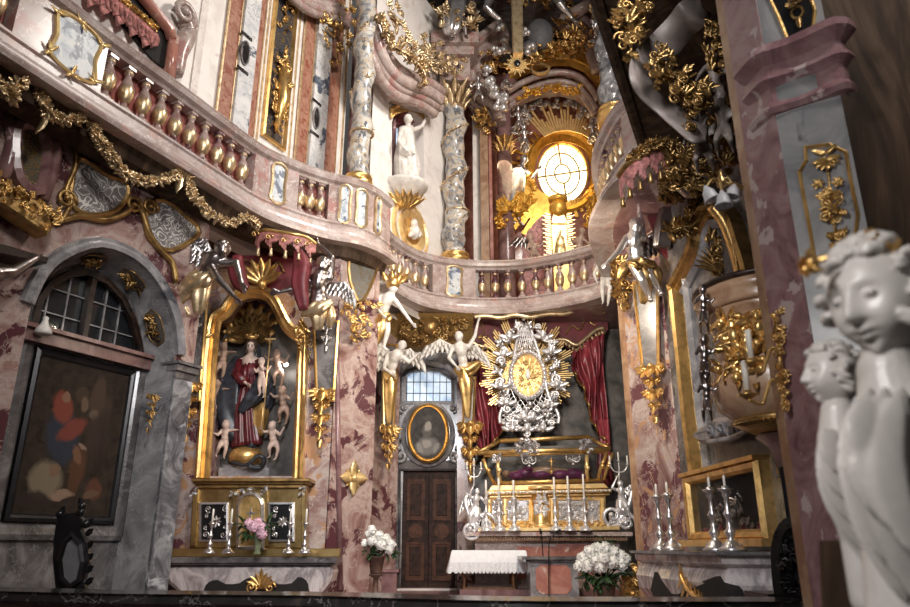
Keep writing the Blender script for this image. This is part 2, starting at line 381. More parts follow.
def closedpath(pts, k=4):
    P = [Vector(p) for p in pts]; n = len(P); out = []
    for i in range(n):
        a, b, c, d = P[i-1], P[i], P[(i+1) % n], P[(i+2) % n]
        for j in range(k):
            t = j/k; out.append(.5*((2*b)+(c-a)*t+(2*a-5*b+4*c-d)*t*t+(3*b-a-3*c+d)*t**3))
    return out
# ------------------------------------------------------------------ figures and ornament
def frame_from(face, up=(0, 0, 1)):
    f = Vector(face).normalized(); u = Vector(up); u = (u-f*u.dot(f)).normalized(); r = f.cross(u)
    return Matrix((r, f, u)).transposed()
def gz(x, s): return math.exp(-x*x/(2*s*s))
def head_mesh(mb, c, R, s, chubby=0, seg=26, rings=20, hair=.05, curls=0, hseed=1, mb_hair=None):
    """s = half head height; R = 3x3 frame (right, forward, up)"""
    c = Vector(c); rr = random.Random(hseed); vs = []; fs = []
    def f(az, el):
        v = 1.0
        if abs(az) < 110:
            ex = 21+2*chubby
            for sx in (-1, 1):
                v -= (.085+.05*chubby)*gz(az-sx*ex, 9)*gz(el-1, 8)
                v += .050*gz(az-sx*ex, 5)*gz(el-0, 4)
                v += (.035+.05*chubby)*gz(az-sx*34, 14)*gz(el+26, 13)
                v += .035*gz(az-sx*19, 12)*gz(el-13, 4)
                v += .03*gz(az-sx*9, 4)*gz(el+19, 3.5)
            v += (.19+.05*chubby)*gz(az, 5.0+chubby)*(gz(el+15, 6.0)) + (.07+.03*chubby)*gz(az, 4.5)*gz(el+3, 8)-.05*chubby*gz(az, 14)*gz(el+24, 2.5)
            v += (.060+.04*chubby)*gz(az, 9)*gz(el+31, 3)+(.055+.04*chubby)*gz(az, 7.5)*gz(el+39, 3)-(.03+.05*chubby)*gz(az, 11)*gz(el+35.3, 1.5)-(.025+.05*chubby)*gz(az, 9)*gz(el+46, 3)
            v += (.085+.04*chubby)*gz(az, 13)*gz(el+58, 8)
            v -= .05*gz(abs(az)-75, 22)*gz(el+30, 18)
        v += .03*gz(el-35, 25)*gz(az, 50)
        return v
    for i in range(1, rings):
        el = 90-180*i/rings
        for k in range(seg):
            az = (360*k/seg+180) % 360-180
            # denser sampling toward the face
            az2 = az*(.62+.38*abs(az)/180); r = f(az2, el); a = math.radians(az2); e = math.radians(el)
            x = math.sin(a)*math.cos(e)*(.76+.02*chubby); y = math.cos(a)*math.cos(e)*.86; z = math.sin(e)*1.0
            vs.append(c+R @ Vector((x*r*s, y*r*s, z*r*s)))
    vs += [c+R @ Vector((0, 0, s)), c+R @ Vector((0, 0, -s))]; T = len(vs)-2
    for i in range(rings-2):
        for k in range(seg): k2 = (k+1) % seg; fs.append((i*seg+k, (i+1)*seg+k, (i+1)*seg+k2, i*seg+k2))
    for k in range(seg): k2 = (k+1) % seg; fs.append((T, k, k2)); fs.append((T+1, (rings-2)*seg+k2, (rings-2)*seg+k))
    mb.add(vs, fs)
    for sx in (-1, 1):
        mb.ball(c+R @ Vector((sx*.77*s, .02*s, -.08*s)), (.09*s, .15*s, .22*s), 8, 6, R)
    if hair:
        h = mb_hair or mb
        for q in range(int(46)):
            az = rr.uniform(0, 360); el = rr.uniform(18, 88) if rr.random() < .5 else rr.uniform(-15, 60)
            a = math.radians(az); fw = math.cos(a)
            if fw > .35 and el < 38: continue
            if fw > -.2 and el < -2: continue
            e = math.radians(el); d = Vector((math.sin(a)*math.cos(e)*.80, math.cos(a)*math.cos(e)*.86, math.sin(e)*1.0))
            h.ball(c+R @ (d*s*(1.0+hair*.3)), s*(.20+rr.uniform(-.04, .05)), 6, 4)
        if curls:
            for q in range(curls):
                a = math.radians(rr.uniform(-75, 75)); e = math.radians(rr.uniform(38, 60)); d = Vector((math.sin(a)*math.cos(e)*.82, math.cos(a)*math.cos(e)*.9, math.sin(e)))
                h.ball(c+R @ (d*s*1.05), s*.17, 6, 4)
def limb(mb, pts, rads, seg=8):
    out = []; rr = []
    P = [Vector(p) for p in pts]
    for i in range(len(P)-1):
        for j in range(3):
            t = j/3; out.append(P[i].lerp(P[i+1], t)); rr.append(rads[i]*(1-t)+rads[i+1]*t+.06*rads[i]*math.sin(PI*t))
    out.append(P[-1]); rr.append(rads[-1]); mb.tube(out, rr, seg)
    mb.ball(P[0], rads[0], 8, 6); mb.ball(P[-1], rads[-1], 8, 6)
def hand(mb, wrist, elbow, h, side=1, spread=.5, nrm=None, fr=.0048, curl=.35, point=False):
    w = Vector(wrist); d = (w-Vector(elbow)).normalized(); n = Vector(nrm) if nrm else d.orthogonal(); n = (n-d*n.dot(d)).normalized(); t = d.cross(n)*side
    L = h*.105; palm = w+d*L*.25
    M = Matrix((t, d, n)).transposed(); mb.ball(palm, (L*.22, L*.32, L*.10), 8, 6, M)
    for i, (off, ln) in enumerate(((-.17, .42), (-.06, .50), (.05, .47), (.16, .36))):
        b = w+d*L*.45+t*L*off; cu = curl if not (point and i == 0) else .02; a1 = b+d*L*ln*.45+t*L*off*spread*.5-n*L*ln*cu*.2; a2 = a1+d*L*ln*.35*(1-cu)+t*L*off*spread*.3-n*L*ln*cu*.6
        mb.tube([b, a1, a2], [h*fr*1.15, h*fr, h*fr*.8], 6)
    b = w+d*L*.14-t*L*.16; mb.tube([b, b+d*L*.22-t*L*.2, b+d*L*.42-t*L*.22-n*L*.08], [h*fr*1.4, h*fr*1.2, h*fr*.9], 6)
def foot(mb, ankle, h, d):
    a = Vector(ankle); d = Vector(d).normalized(); mb.tube([a-d*h*.02+Vector((0, 0, -.01*h)), a+d*h*.05+Vector((0, 0, -.028*h)), a+d*h*.105+Vector((0, 0, -.036*h))], [h*.021, h*.023, h*.014], 8)
    for k in range(5):
        t = d.cross(Vector((0, 0, 1))); b = a+d*h*.10+t*h*.0095*(k-2)+Vector((0, 0, -.037*h)); mb.tube([b, b+d*h*.02*(1-.12*k)], [h*.006, h*.0045], 5)
def bake(mb, name, mat, parent, voxel, smooth=2, label=None):
    o = mb.build(name+'_src', mat, None); m = o.modifiers.new('r', 'REMESH'); m.mode = 'VOXEL'; m.voxel_size = voxel; m.use_smooth_shade = True
    s = o.modifiers.new('s', 'SMOOTH'); s.iterations = smooth; s.factor = .5
    dg = bpy.context.evaluated_depsgraph_get(); me = bpy.data.meshes.new_from_object(o.evaluated_get(dg)); me.name = name
    off = o.location.copy(); old = o.data; bpy.data.objects.remove(o); bpy.data.meshes.remove(old)
    if parent is not None: me.transform(Matrix.Translation(off-Vector(parent['_w'])))
    n = bpy.data.objects.new(name, me); COL.objects.link(n)
    me.polygons.foreach_set('use_smooth', [True]*len(me.polygons))
    if not me.materials: me.materials.append(MATS[mat])
    if parent is not None: n.parent = parent; n['_w'] = tuple(parent['_w'])
    else: n.location = off; n['_w'] = tuple(off)
    if label: n['label'] = label
    return n
def robe(mb, pts, rad, folds=9, amp=.18, seg=44, tw=.4, squash=.7, ax=None, ph=0):
    """fluted gown or cloth: rings of radius rad along pts"""
    P = smoothpath(pts, 4); n = len(P); m = len(rad); vs = []; fs = []
    for i, p in enumerate(P):
        u = i/(n-1)*(m-1); k = min(int(u), m-2); r = rad[k]*(1-(u-k))+rad[k+1]*(u-k)
        t = (P[min(i+1, n-1)]-P[max(i-1, 0)]).normalized(); x = Vector(ax) if ax else Vector((1, 0, 0)); x = (x-t*x.dot(t)).normalized(); y = t.cross(x); g = min(1, i/(n*.35))
        for j in range(seg):
            a = 2*PI*j/seg; q = r*(1+amp*g*math.cos(folds*a+tw*i*.35+ph+1.3*math.sin(2*a)))
            vs.append(p+x*math.cos(a)*q+y*math.sin(a)*q*squash)
    for i in range(n-1):
        for j in range(seg): j2 = (j+1) % seg; fs.append((i*seg+j, i*seg+j2, (i+1)*seg+j2, (i+1)*seg+j))
    fs.append(tuple(range(seg))[::-1]); fs.append(tuple((n-1)*seg+j for j in range(seg))); mb.add(vs, fs)
def body(mb, J, h, face, putto=False, hair=.05, curls=0, hseed=1, head_up=(0, 0, 1), mb_hair=None, hands=True, nrm=None, hd=None):
    """J: joint -> world point; radii from body height h"""
    k = 1.35 if putto else 1.0; R = frame_from(face, head_up); hs = hd or (h*.112 if putto else h*.066)
    g = lambda n: Vector(J[n])
    head_mesh(mb, g('head'), R, hs, 1 if putto else 0, hair=hair, curls=curls, hseed=hseed, mb_hair=mb_hair)
    nk = g('neck'); ch = g('chest'); pe = g('pelvis')
    mb.tube([g('head')-R @ Vector((0, hs*.15, hs*.5)), nk], [h*.030*k, h*.034*k], 8)
    sh = g('rsh')-g('lsh'); shx = sh.normalized() if sh.length > 1e-4 else Vector((1, 0, 0)); sp = (pe-nk).normalized(); fy = shx.cross(sp).normalized()
    M = Matrix((shx, fy, -sp)).transposed(); hw = max(.06*h, sh.length*.5)
    wa = ch.lerp(pe, .5)
    mb.ball(nk.lerp(ch, .6), (hw*.86, h*.068*k, h*.095*k), 12, 8, M); mb.ball(ch, (hw*.74, h*.067*k, h*.09*k), 12, 8, M)
    mb.ball(wa, (h*.066*k, h*.055*k, h*.10*k), 12, 8, M); mb.ball(pe, (h*.083*k, h*.068*k, h*.075*k), 12, 8, M)
    if putto: mb.ball(wa+(fy*-1)*h*.02, (h*.085, h*.075, h*.08), 12, 8, M)
    mb.tube([g('lsh'), nk.lerp(ch, .12), g('rsh')], [h*.034*k, h*.040*k, h*.034*k], 8)
    for sd in 'lr':
        if sd+'el' in J:
            limb(mb, [g(sd+'sh'), g(sd+'el')], [h*.034*k, h*.025*k]); limb(mb, [g(sd+'el'), g(sd+'ha')], [h*.026*k, h*.016*k])
            if hands: hand(mb, g(sd+'ha'), g(sd+'el'), h*(1.0 if not putto else .95), 1 if sd == 'r' else -1, nrm=nrm, fr=.0062)
            else: mb.ball(g(sd+'ha'), h*.024, 6, 5)
        if sd+'kn' in J:
            hip = pe+shx*(h*.045 if sd == 'r' else -h*.045)
            limb(mb, [hip, g(sd+'kn')], [h*.056*k, h*.034*k])
            if sd+'ft' in J:
                limb(mb, [g(sd+'kn'), g(sd+'kn').lerp(g(sd+'ft'), .35), g(sd+'ft')], [h*.034*k, h*.033*k, h*.019*k])
                fd = fy*-1 if fy.dot(Vector(face)) < 0 else fy; foot(mb, g(sd+'ft'), h, Vector(face)+Vector((0, 0, -.3)))
def wing(mb, root, wrist, tip, trail, L, n=9, nrm=None):
    """feathered wing: bone root-wrist-tip, feathers swept to trail"""
    root, wrist, tip = Vector(root), Vector(wrist), Vector(tip); trail = Vector(trail).normalized()
    nn = Vector(nrm) if nrm else (wrist-root).cross(tip-wrist)
    if nn.length < 1e-4: nn = (wrist-root).cross(trail)
    nn.normalize()
    mb.tube([root, wrist, tip], [L*.09, L*.085, L*.04], 8); mb.ball(wrist, L*.10, 8, 6)
    od = (tip-wrist).normalized()
    for row, (lf, wf, off) in enumerate(((1.0, .17, 0), (.62, .15, .035), (.36, .13, .065))):
        m = n-row
        for i in range(m):
            u = i/(m-1); p = root.lerp(wrist, min(1, u*2)) if u < .5 else wrist.lerp(tip, (u-.5)*2)
            d = (trail*(1-u*.3)+od*(u*u*.75)).normalized()
            mb.leaf(p+nn*L*off, d, nn, L*lf*(.62+.42*u), L*wf*1.75, .12, .12, 5, L*.02)
def PJ(P, h, **kw):
    """joints given in photo pixels + depth on plane P"""
    return {k: P.pt(v[0], v[1], v[2] if len(v) > 2 else 0) for k, v in kw.items()}
def inside(p, poly):
    c = False; n = len(poly); x, y = p
    for i in range(n):
        x1, y1 = poly[i]; x2, y2 = poly[i-1]
        if (y1 > y) != (y2 > y) and x < (x2-x1)*(y-y1)/(y2-y1)+x1: c = not c
    return c
def cluster(mb, P, poly, n, size, d=.03, depth=.08, seed=0, flow=None):
    """dense rococo relief: leaves, scrolls, beads within a plane polygon [(a,z)]"""
    rr = random.Random(seed); xs = [p[0] for p in poly]; zs = [p[1] for p in poly]; k = 0; tries = 0
    cx = sum(xs)/len(xs)
    while k < n and tries < n*20:
        tries += 1; a = rr.uniform(min(xs), max(xs)); z = rr.uniform(min(zs), max(zs))
        if not inside((a, z), poly): continue
        k += 1; q = rr.random(); dd = d+rr.uniform(0, depth)
        if q < .55:
            an = rr.uniform(0, 2*PI) if not flow else flow+rr.uniform(-1.0, 1.0)
            for w in (-.5, 0, .5):
                dv = P.u*math.cos(an+w)+Vector((0, 0, math.sin(an+w)))+P.n*.25
                mb.leaf(P.w(a, z, dd), dv, P.n, size*rr.uniform(.7, 1.2)*(1 if w == 0 else .75), size*.42, .25, .2, 4)
        elif q < .82: mb.spiral(P, a, z, size*rr.uniform(.35, .6), 1.3, rr.uniform(0, 6), rr.choice((-1, 1)), size*.10, dd, .3, 12)
        else: mb.ball(P.w(a, z, dd), size*rr.uniform(.12, .24), 6, 4)
def pendant(mb, P, a, zt, zb, w, d=.03, levels=4):
    """acanthus drop ornament hanging on plane P"""
    H = zt-zb
    for k in range(levels):
        u = k/levels; z = zt-H*u*.86; s = w*(1-.55*u)*(1 if k % 2 == 0 else .72)
        for sd in (-1, 1):
            mb.spiral(P, a+sd*s*.33, z-s*.1, s*.24, 1.3, PI/2, -sd, s*.07, d, .4, 14)
            for q in (.55, 1.05, 1.5):
                dv = P.u*sd*math.sin(q)+Vector((0, 0, -math.cos(q)))+P.n*.3
                mb.leaf(P.w(a+sd*s*.1, z, d), dv, P.n, s*.62, s*.24, .3, .2, 4)
        mb.leaf(P.w(a, z+s*.1, d+.01), Vector((0, 0, -1))+P.n*.35, P.n, H/levels*1.15, s*.42, .25, .2, 5)
        mb.ball(P.w(a, z+s*.05, d+w*.12), s*.13, 7, 5)
    mb.leaf(P.w(a, zb+H*.16, d), (0, 0, -1), P.n, H*.17, w*.26, .1, .2, 4); mb.ball(P.w(a, zb+H*.02, d+.01), w*.07, 6, 5)
def garland(mb, pts, size, per=3, seed=0, flowers=.25):
    rr = random.Random(seed); Q = smoothpath(pts, 6); mb.tube(Q, size*.09, 5)
    for i in range(len(Q)-1):
        t = (Q[i+1]-Q[i]).normalized()
        for k in range(per):
            c = Q[i].lerp(Q[i+1], rr.random()); d = Vector((rr.gauss(0, 1), rr.gauss(0, 1), rr.gauss(0, 1))).normalized()
            if rr.random() < flowers:
                fn = d; o = c+d*size*.25; ax = fn.orthogonal().normalized(); ay = fn.cross(ax)
                for q in range(5): an = q*2*PI/5; mb.leaf(o, ax*math.cos(an)+ay*math.sin(an)+fn*.3, fn, size*.32, size*.26, .3, .2, 3)
                mb.ball(o+fn*size*.04, size*.09, 6, 4)
            else: mb.leaf(c, (d+t*.3), t.cross(d), size*rr.uniform(.45, .75), size*.38, rr.uniform(-.3, .4), .25, 4)
def rays(mb, P, a, z, r0, r1s, n, w0, w1, d, ang0=0, ang1=2*PI, seed=0):
    rr = random.Random(seed)
    for i in range(n):
        an = ang0+(ang1-ang0)*(i+.5)/n; r1 = r1s[i % len(r1s)]
        c, s_ = math.cos(an), math.sin(an); px, pz = -s_, c
        mb.prism(P, [(a+c*r0+px*w0/2, z+s_*r0+pz*w0/2), (a+c*r1+px*w1/2, z+s_*r1+pz*w1/2), (a+c*r1-px*w1/2, z+s_*r1-pz*w1/2), (a+c*r0-px*w0/2, z+s_*r0-pz*w0/2)], d, d+.02+rr.uniform(0, .012), .004)
def rect(P, x0, y0, x1, y1, d=0):
    """pixel rectangle to plane corners"""
    return [P.az(x0, y1, d), P.az(x1, y1, d), P.az(x1, y0, d), P.az(x0, y0, d)]
def ell(P, cx, cy, rx, ry, n=32, d=0):
    return [P.az(cx+rx*math.cos(2*PI*i/n), cy-ry*math.sin(2*PI*i/n), d) for i in range(n)]
def lop(P, pts, d=0, k=0):
    q = [P.az(x, y, d) for x, y in pts]
    return [tuple(v) for v in closedpath(q, k)] if k else q
def lozenge_cartouche(P, pts, d=0): return lop(P, pts, d)
BAR = [(0, 0), (0, .02), (.012, .03), (.03, .03), (.04, .015), (.04, 0)]
def prof(w, h, steps=3):
    """stepped moulding profile of width w, projection h"""
    out = [(0, 0), (0, h)]
    for i in range(steps):
        u = (i+1)/steps; out += [(w*(u-.35/steps), h*(1-.75*(i/steps)) if i == 0 else h*(1-.7*i/steps)), (w*u, h*(1-.7*(i+1)/steps)+(.0))]
    return out+[(w, 0)]
# ------------------------------------------------------------------ plan
FL = 0.78
PA = Plane((-6.61, 5.5), (-4.02, 10.42)); PBw = Plane((-4.5, 11.3), (-1.95, 11.3)); PC = Plane((-1.95, 11.4), (-1.35, 12.0))
PD = Plane((-1.9, 15.6), (0.4, 15.6)); PE = Plane((0.4, 16.0), (4.0, 16.0)); PF = Plane((2.85, 11.45), (3.22, 10.35)); PG = Plane((3.2, 10.35), (3.45, 6.5))
PU = Plane((-6.5, 4.85), (-2.35, 13.2)); PN = Plane((-1.75, 13.0), (-0.25, 15.9)); PW = front(18.0)
LIP = 6.43; RAILZ = 7.75
def wallbox(name, P, z0, z1, th, mat, a0=None, a1=None):
    m = MB(); m.pbox(P, 0 if a0 is None else a0, P.len if a1 is None else a1, z0, z1, -th, 0); return struct(m.build(name, mat))
def slab(name, pts, z0, z1, mat):
    m = MB(); n = len(pts); m.add([(x, y, z0) for x, y in pts]+[(x, y, z1) for x, y in pts], [tuple(range(n))[::-1], tuple(range(n, 2*n))]+[(i, (i+1) % n, n+(i+1) % n, n+i) for i in range(n)], False); return struct(m.build(name, mat))
slab('floor', [(-9, -4), (6, -4), (6, 20), (-9, 20)], -.2, 0, 'grey_marble')
slab('floor', [(-8, 9.6), (-2.2, 10.0), (3.4, 9.6), (6, 9.6), (6, 20), (-8, 20)], 0.0, FL, 'wine_marble')
def wall_with_hole(name, P, z0, z1, hole, mat, th=.3):
    """hole = outline [(a,z)] ordered; wall built as strips around it"""
    m = MB(); n = len(hole); xs = [h[0] for h in hole]; zs = [h[1] for h in hole]
    ar = sum(hole[i][0]*hole[(i+1) % n][1]-hole[(i+1) % n][0]*hole[i][1] for i in range(n))
    if ar < 0: hole = hole[::-1]
    A0, A1 = 0, P.len; cx = (min(xs)+max(xs))/2; cz = (min(zs)+max(zs))/2
    outer = []
    for a, z in hole:
        dx, dz = a-cx, z-cz; t = min(((A1-cx)/dx if dx > 1e-6 else ((A0-cx)/dx if dx < -1e-6 else 1e9)), ((z1-cz)/dz if dz > 1e-6 else ((z0-cz)/dz if dz < -1e-6 else 1e9)))
        outer.append((cx+dx*t, cz+dz*t))
    # insert corners
    O = []; H = []
    for i in range(n):
        O.append(outer[i]); H.append(hole[i]); a = outer[i]; b = outer[(i+1) % n]
        side = lambda p: (0 if abs(p[0]-A1) < 1e-4 else 1 if abs(p[1]-z1) < 1e-4 else 2 if abs(p[0]-A0) < 1e-4 else 3)
        sa, sb = side(a), side(b); cor = [(A1, z1), (A0, z1), (A0, z0), (A1, z0)]
        while sa != sb: O.append(cor[sa]); H.append(hole[(i+1) % n]); sa = (sa+1) % 4
    N = len(O); vs = [P.w(a, z, 0) for a, z in O]+[P.w(a, z, 0) for a, z in H]+[P.w(a, z, -th) for a, z in H]+[P.w(a, z, -th) for a, z in O]; fs = []
    for i in range(N):
        j = (i+1) % N; fs += [(i, j, N+j, N+i), (N+i, N+j, 2*N+j, 2*N+i), (2*N+i, 2*N+j, 3*N+j, 3*N+i)]
    m.add(vs, fs, False); return struct(m.build(name, mat))
# left wall: front plane with a deep arch, recessed plane with the lunette
PA2 = Plane(PA.w(0, 0, .5).to_2d(), PA.w(PA.az(183, 450, .5)[0], 0, .5).to_2d())
lun = [PA.az(x, y) for x, y in ((31, 327), (38, 300), (50, 283), (67, 274), (86, 272), (106, 281), (122, 298), (133, 320), (139, 345), (140, 358))]
wall_with_hole('wall_left', PA, 0, LIP, lun, 'grey_marble')
LUN = lun
arch = smoothpath([PA2.az(x, y) for x, y in ((31, 306), (45, 276), (66, 258), (99, 248), (132, 260), (155, 284), (171, 318), (175, 355))], 3)
arch = [tuple(v) for v in arch]; aL, aR = arch[0][0], arch[-1][0]
ARCH = [(aL, .02)]+arch+[(aR, .02)]
wall_with_hole('wall_left', PA2, 0, LIP, ARCH, 'rose_marble', .12)
# splayed soffit and jamb between the two planes
inn = [PA.az(x, y) for x, y in ((29, 318), (38, 292), (52, 275), (69, 266), (90, 265), (112, 274), (128, 293), (139, 320), (145, 356))]
inn = [tuple(v) for v in smoothpath(inn, 3)]
m = MB(); n = len(arch); k = len(inn); O = []; I = []
for i in range(24):
    t = i/23; u = t*(n-1); j = min(int(u), n-2); f = u-j; p = Vector(arch[j]).lerp(Vector(arch[j+1]), f); O.append(PA2.w(p.x, p.y, -.0))
    u = t*(k-1); j = min(int(u), k-2); f = u-j; p = Vector(inn[j]).lerp(Vector(inn[j+1]), f); I.append(PA.w(p.x, p.y, .0))
O.append(PA2.w(aR, .02, 0)); I.append(PA.w(inn[-1][0], .02, 0)); N = len(O)
up = [Vector((0, 0, .12))]*24+[PA.u*.12]
m.add(O+I+[o+u for o, u in zip(O, up)]+[o+u for o, u in zip(I, up)], [(i, i+1, N+i+1, N+i) for i in range(N-1)]+[(2*N+i, 2*N+i+1, 3*N+i+1, 3*N+i) for i in range(N-1)], False)
struct(m.build('trim_2', 'light_grey_marble')); SOFO, SOFI = O, I
wallbox('wall_left', Plane(PA2.w(PA2.len, 0).to_2d(), (-4.3, 11.3)), 0, LIP, .2, 'rose_marble')
nich = [PBw.az(x, y) for x, y in ((206, 476), (208, 330), (214, 318), (224, 312), (230, 302), (240, 294), (253, 291), (266, 294), (275, 302), (282, 318), (292, 330), (300, 338), (302, 476))]
wall_with_hole('wall_altar_left', PBw, 0, LIP, nich, 'patched_marble', .7)
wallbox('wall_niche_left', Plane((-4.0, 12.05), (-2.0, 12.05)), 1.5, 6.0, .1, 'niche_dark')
wallbox("wall_pilaster_left", PC, 0, LIP, .3, "rose_marble")
wallbox('wall_return_left', Plane((-1.35, 12.0), (-1.95, 15.6)), 0, LIP, .2, 'pale_stone')
dh = [PD.az(x, y) for x, y in ((400.5, 589), (401, 471), (455, 471), (455, 589))]
wh = [PD.az(x, y) for x, y in ((400, 403), (400, 376), (411, 371), (425, 369), (440, 371), (453, 379), (453, 403))]
wallbox('wall_back', PD, 0, dh[0][1], .3, 'light_grey_marble')
wallbox('wall_back', PD, 0, LIP, .3, 'light_grey_marble', 0, dh[0][0]); wallbox('wall_back', PD, 0, LIP, .3, 'light_grey_marble', dh[2][0], None)
zt = (dh[1][1]+wh[0][1])/2; PDs = Plane(PD.w(dh[0][0], 0).to_2d(), PD.w(dh[2][0], 0).to_2d())
hole2 = [(a-dh[0][0], z) for a, z in wh]; hole2 = [(min(max(a, .02), PDs.len-.02), z) for a, z in hole2]
wallbox('wall_back', PDs, dh[1][1], hole2[0][1]-.02, .3, 'light_grey_marble')
wall_with_hole('wall_back', PDs, hole2[0][1]-.02, LIP, hole2, 'light_grey_marble')
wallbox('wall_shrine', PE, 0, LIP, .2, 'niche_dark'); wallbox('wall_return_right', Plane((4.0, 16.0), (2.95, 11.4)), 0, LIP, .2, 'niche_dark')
wallbox('wall_pilaster_right', PF, 0, LIP, .25, 'patched_marble')
wallbox('wall_right', PG, 0, LIP, .3, 'grey_marble')
# upper storey
wallbox('wall_upper_left', PU, 6.3, 15, .3, 'upper_plaster')
nh = [PN.az(x, y) for x, y in ((392, 190), (392, 122), (396, 110), (406, 105), (416, 108), (423, 118), (425, 190))]
wall_with_hole('wall_upper_niche', PN, 6.3, 15, nh, 'upper_plaster', .45)
wallbox('wall_upper_niche', Plane(PN.w(0, 0, -.5).to_2d(), PN.w(PN.len, 0, -.5).to_2d()), 6.3, 13, .1, 'wine_marble')
rw = ell(PW, 563, 172, 26, 31, 36)
PWs = Plane((0.2, 18.0), (6.4, 18.0)); rws = [(PWs.u.dot(PW.w(a, z, 0)-PWs.o), z) for a, z in rw]
wall_with_hole('wall_apse', PWs, 6.3, 17, rws, 'red_marble', .35)
wallbox('wall_apse_left', Plane((-0.25, 15.9), (0.25, 18.0)), 6.3, 17, .2, 'wine_marble')
wallbox('wall_apse_right', Plane((5.6, 18.0), (4.6, 9.0)), 6.3, 17, .2, 'wine_marble')
slab('ceiling', [(-2.5, 13), (-.3, 16.5), (.2, 18.3), (6, 18.3), (6, 9.5), (4.2, 14.6), (-1, 14.9)], 15.6, 15.9, 'grey_marble')
# gallery floor and soffit
LIPP = [(-5.6, 3.9), (-5.05, 5.2), (-4.60, 6.3), (-4.19, 7.3), (-3.74, 8.28), (-3.30, 9.26), (-2.95, 10.0), (-2.55, 10.45), (-2.10, 10.82), (-1.62, 11.05), (-1.25, 11.45), (-1.02, 11.95)]
LIPC = [(-1.25, 12.6), (-1.22, 13.1), (-1.08, 13.6), (-.70, 14.25), (-.2, 14.62), (.37, 14.8), (.95, 14.82), (1.5, 14.74), (2.2, 14.4), (2.75, 14.0), (3.04, 13.6)]
LIPR = [(2.75, 12.6), (2.30, 11.2), (2.12, 10.3), (2.12, 9.6), (2.17, 9.05), (2.30, 8.65), (2.44, 8.3), (2.44, 8.0)]
lipL = [tuple(v) for v in smoothpath(LIPP, 4)]; lipC = [tuple(v) for v in smoothpath(LIPC, 4)]; lipR = [tuple(v) for v in smoothpath(LIPR, 4)]
slab('ceiling_gallery_left', [(x-.25, y+.25) for x, y in lipL]+[(-1.3, 12.2), (-1.9, 13.1), (-4.6, 13.1), (-7.6, 5.0)], LIP+.02, LIP+.14, 'wine_marble')
slab('ceiling_gallery_centre', [(x+.02, y+.25) for x, y in lipC]+[(3.6, 13.5), (5.2, 18.0), (.3, 18.0), (-.3, 16.0), (-1.9, 13.0), (-1.5, 12.2)], LIP+.02, LIP+.14, 'wine_marble')
slab('ceiling_gallery_right', [(x+.25, y) for x, y in lipR]+[(4.7, 8.0), (4.7, 13.6), (3.2, 13.8)], LIP+.02, LIP+.14, 'wine_marble')
slab('ceiling_organ_loft', [(2.42, 8.0), (1.34, 5.46), (.82, 4.2), (5.4, 4.2), (5.4, 8.0)], 6.47, 6.60, 'brown_marble')
m = MB(); m.sweep([(2.42, 8.05), (1.34, 5.46), (.82, 4.2)], [(0, 6.40), (.05, 6.42), (.06, 6.50), (.03, 6.62), (-.06, 6.64), (-.06, 6.42)]); struct(m.build('trim_1', 'brown_marble'))
# ------------------------------------------------------------------ galleries
CORN = [(-.40, LIP+.02), (-.02, LIP), (0, LIP+.05), (-.02, LIP+.09), (-.07, LIP+.11), (-.07, LIP+.15), (-.13, LIP+.19), (-.14, LIP+.24), (-.20, LIP+.26), (-.20, LIP+.37), (-.17, LIP+.39), (-.17, LIP+.42), (-.42, LIP+.42)]
BZ0, BZ1 = LIP+.42, LIP+1.10
RAIL = [(-.40, BZ1), (-.22, BZ1), (-.20, BZ1+.04), (-.14, BZ1+.07), (-.12, BZ1+.12), (-.15, BZ1+.15), (-.13, BZ1+.18), (-.17, BZ1+.22), (-.44, BZ1+.22)]
def cornerof(path):
    L = [0]
    for i in range(1, len(path)): L.append(L[-1]+(Vector(path[i]).to_2d()-Vector(path[i-1]).to_2d()).length)
    return L
def along(path, L, s, out):
    s = max(0, min(L[-1]-1e-4, s)); i = max(k for k in range(len(L)-1) if L[k] <= s); t = (s-L[i])/(L[i+1]-L[i]); a = Vector(path[i]).to_2d(); b = Vector(path[i+1]).to_2d(); p = a.lerp(b, t); e = (b-a).normalized()
    return p+Vector((e.y, -e.x))*out, e
def baluster_mesh(parent, first=[None]):
    m = MB(); H = BZ1-BZ0; pr = [(.075, 0), (.075, .05), (.045, .07), (.035, .11), (.05, .15), (.075, .21), (.085, .27), (.07, .33), (.045, .38), (.035, .42), (.055, .44), (.04, .46), (.05, .49), (.06, .50)]
    m.lathe((0, 0, 0), [(r*1.1, z/.52*H) for r, z in pr], 12); m.box(-.08, .08, -.08, .08, -.005, .04); m.box(-.06, .06, -.06, .06, H-.045, H+.005)
    return m
def ring_mesh():
    m = MB(); H = BZ1-BZ0
    m.lathe((0, 0, 0), [(.05, .115/.52*H), (.075, .15/.52*H), (.094, .20/.52*H), (.100, .25/.52*H), (.088, .29/.52*H), (.06, .32/.52*H)], 14, twist=lambda a, z: 1+.05*math.cos(7*a))
    m.lathe((0, 0, 0), [(.058, .435/.52*H), (.062, .45/.52*H), (.058, .465/.52*H)], 10); m.lathe((0, 0, 0), [(.05, .125/.52*H), (.056, .14/.52*H), (.05, .155/.52*H)], 10)
    return m
BAL = None
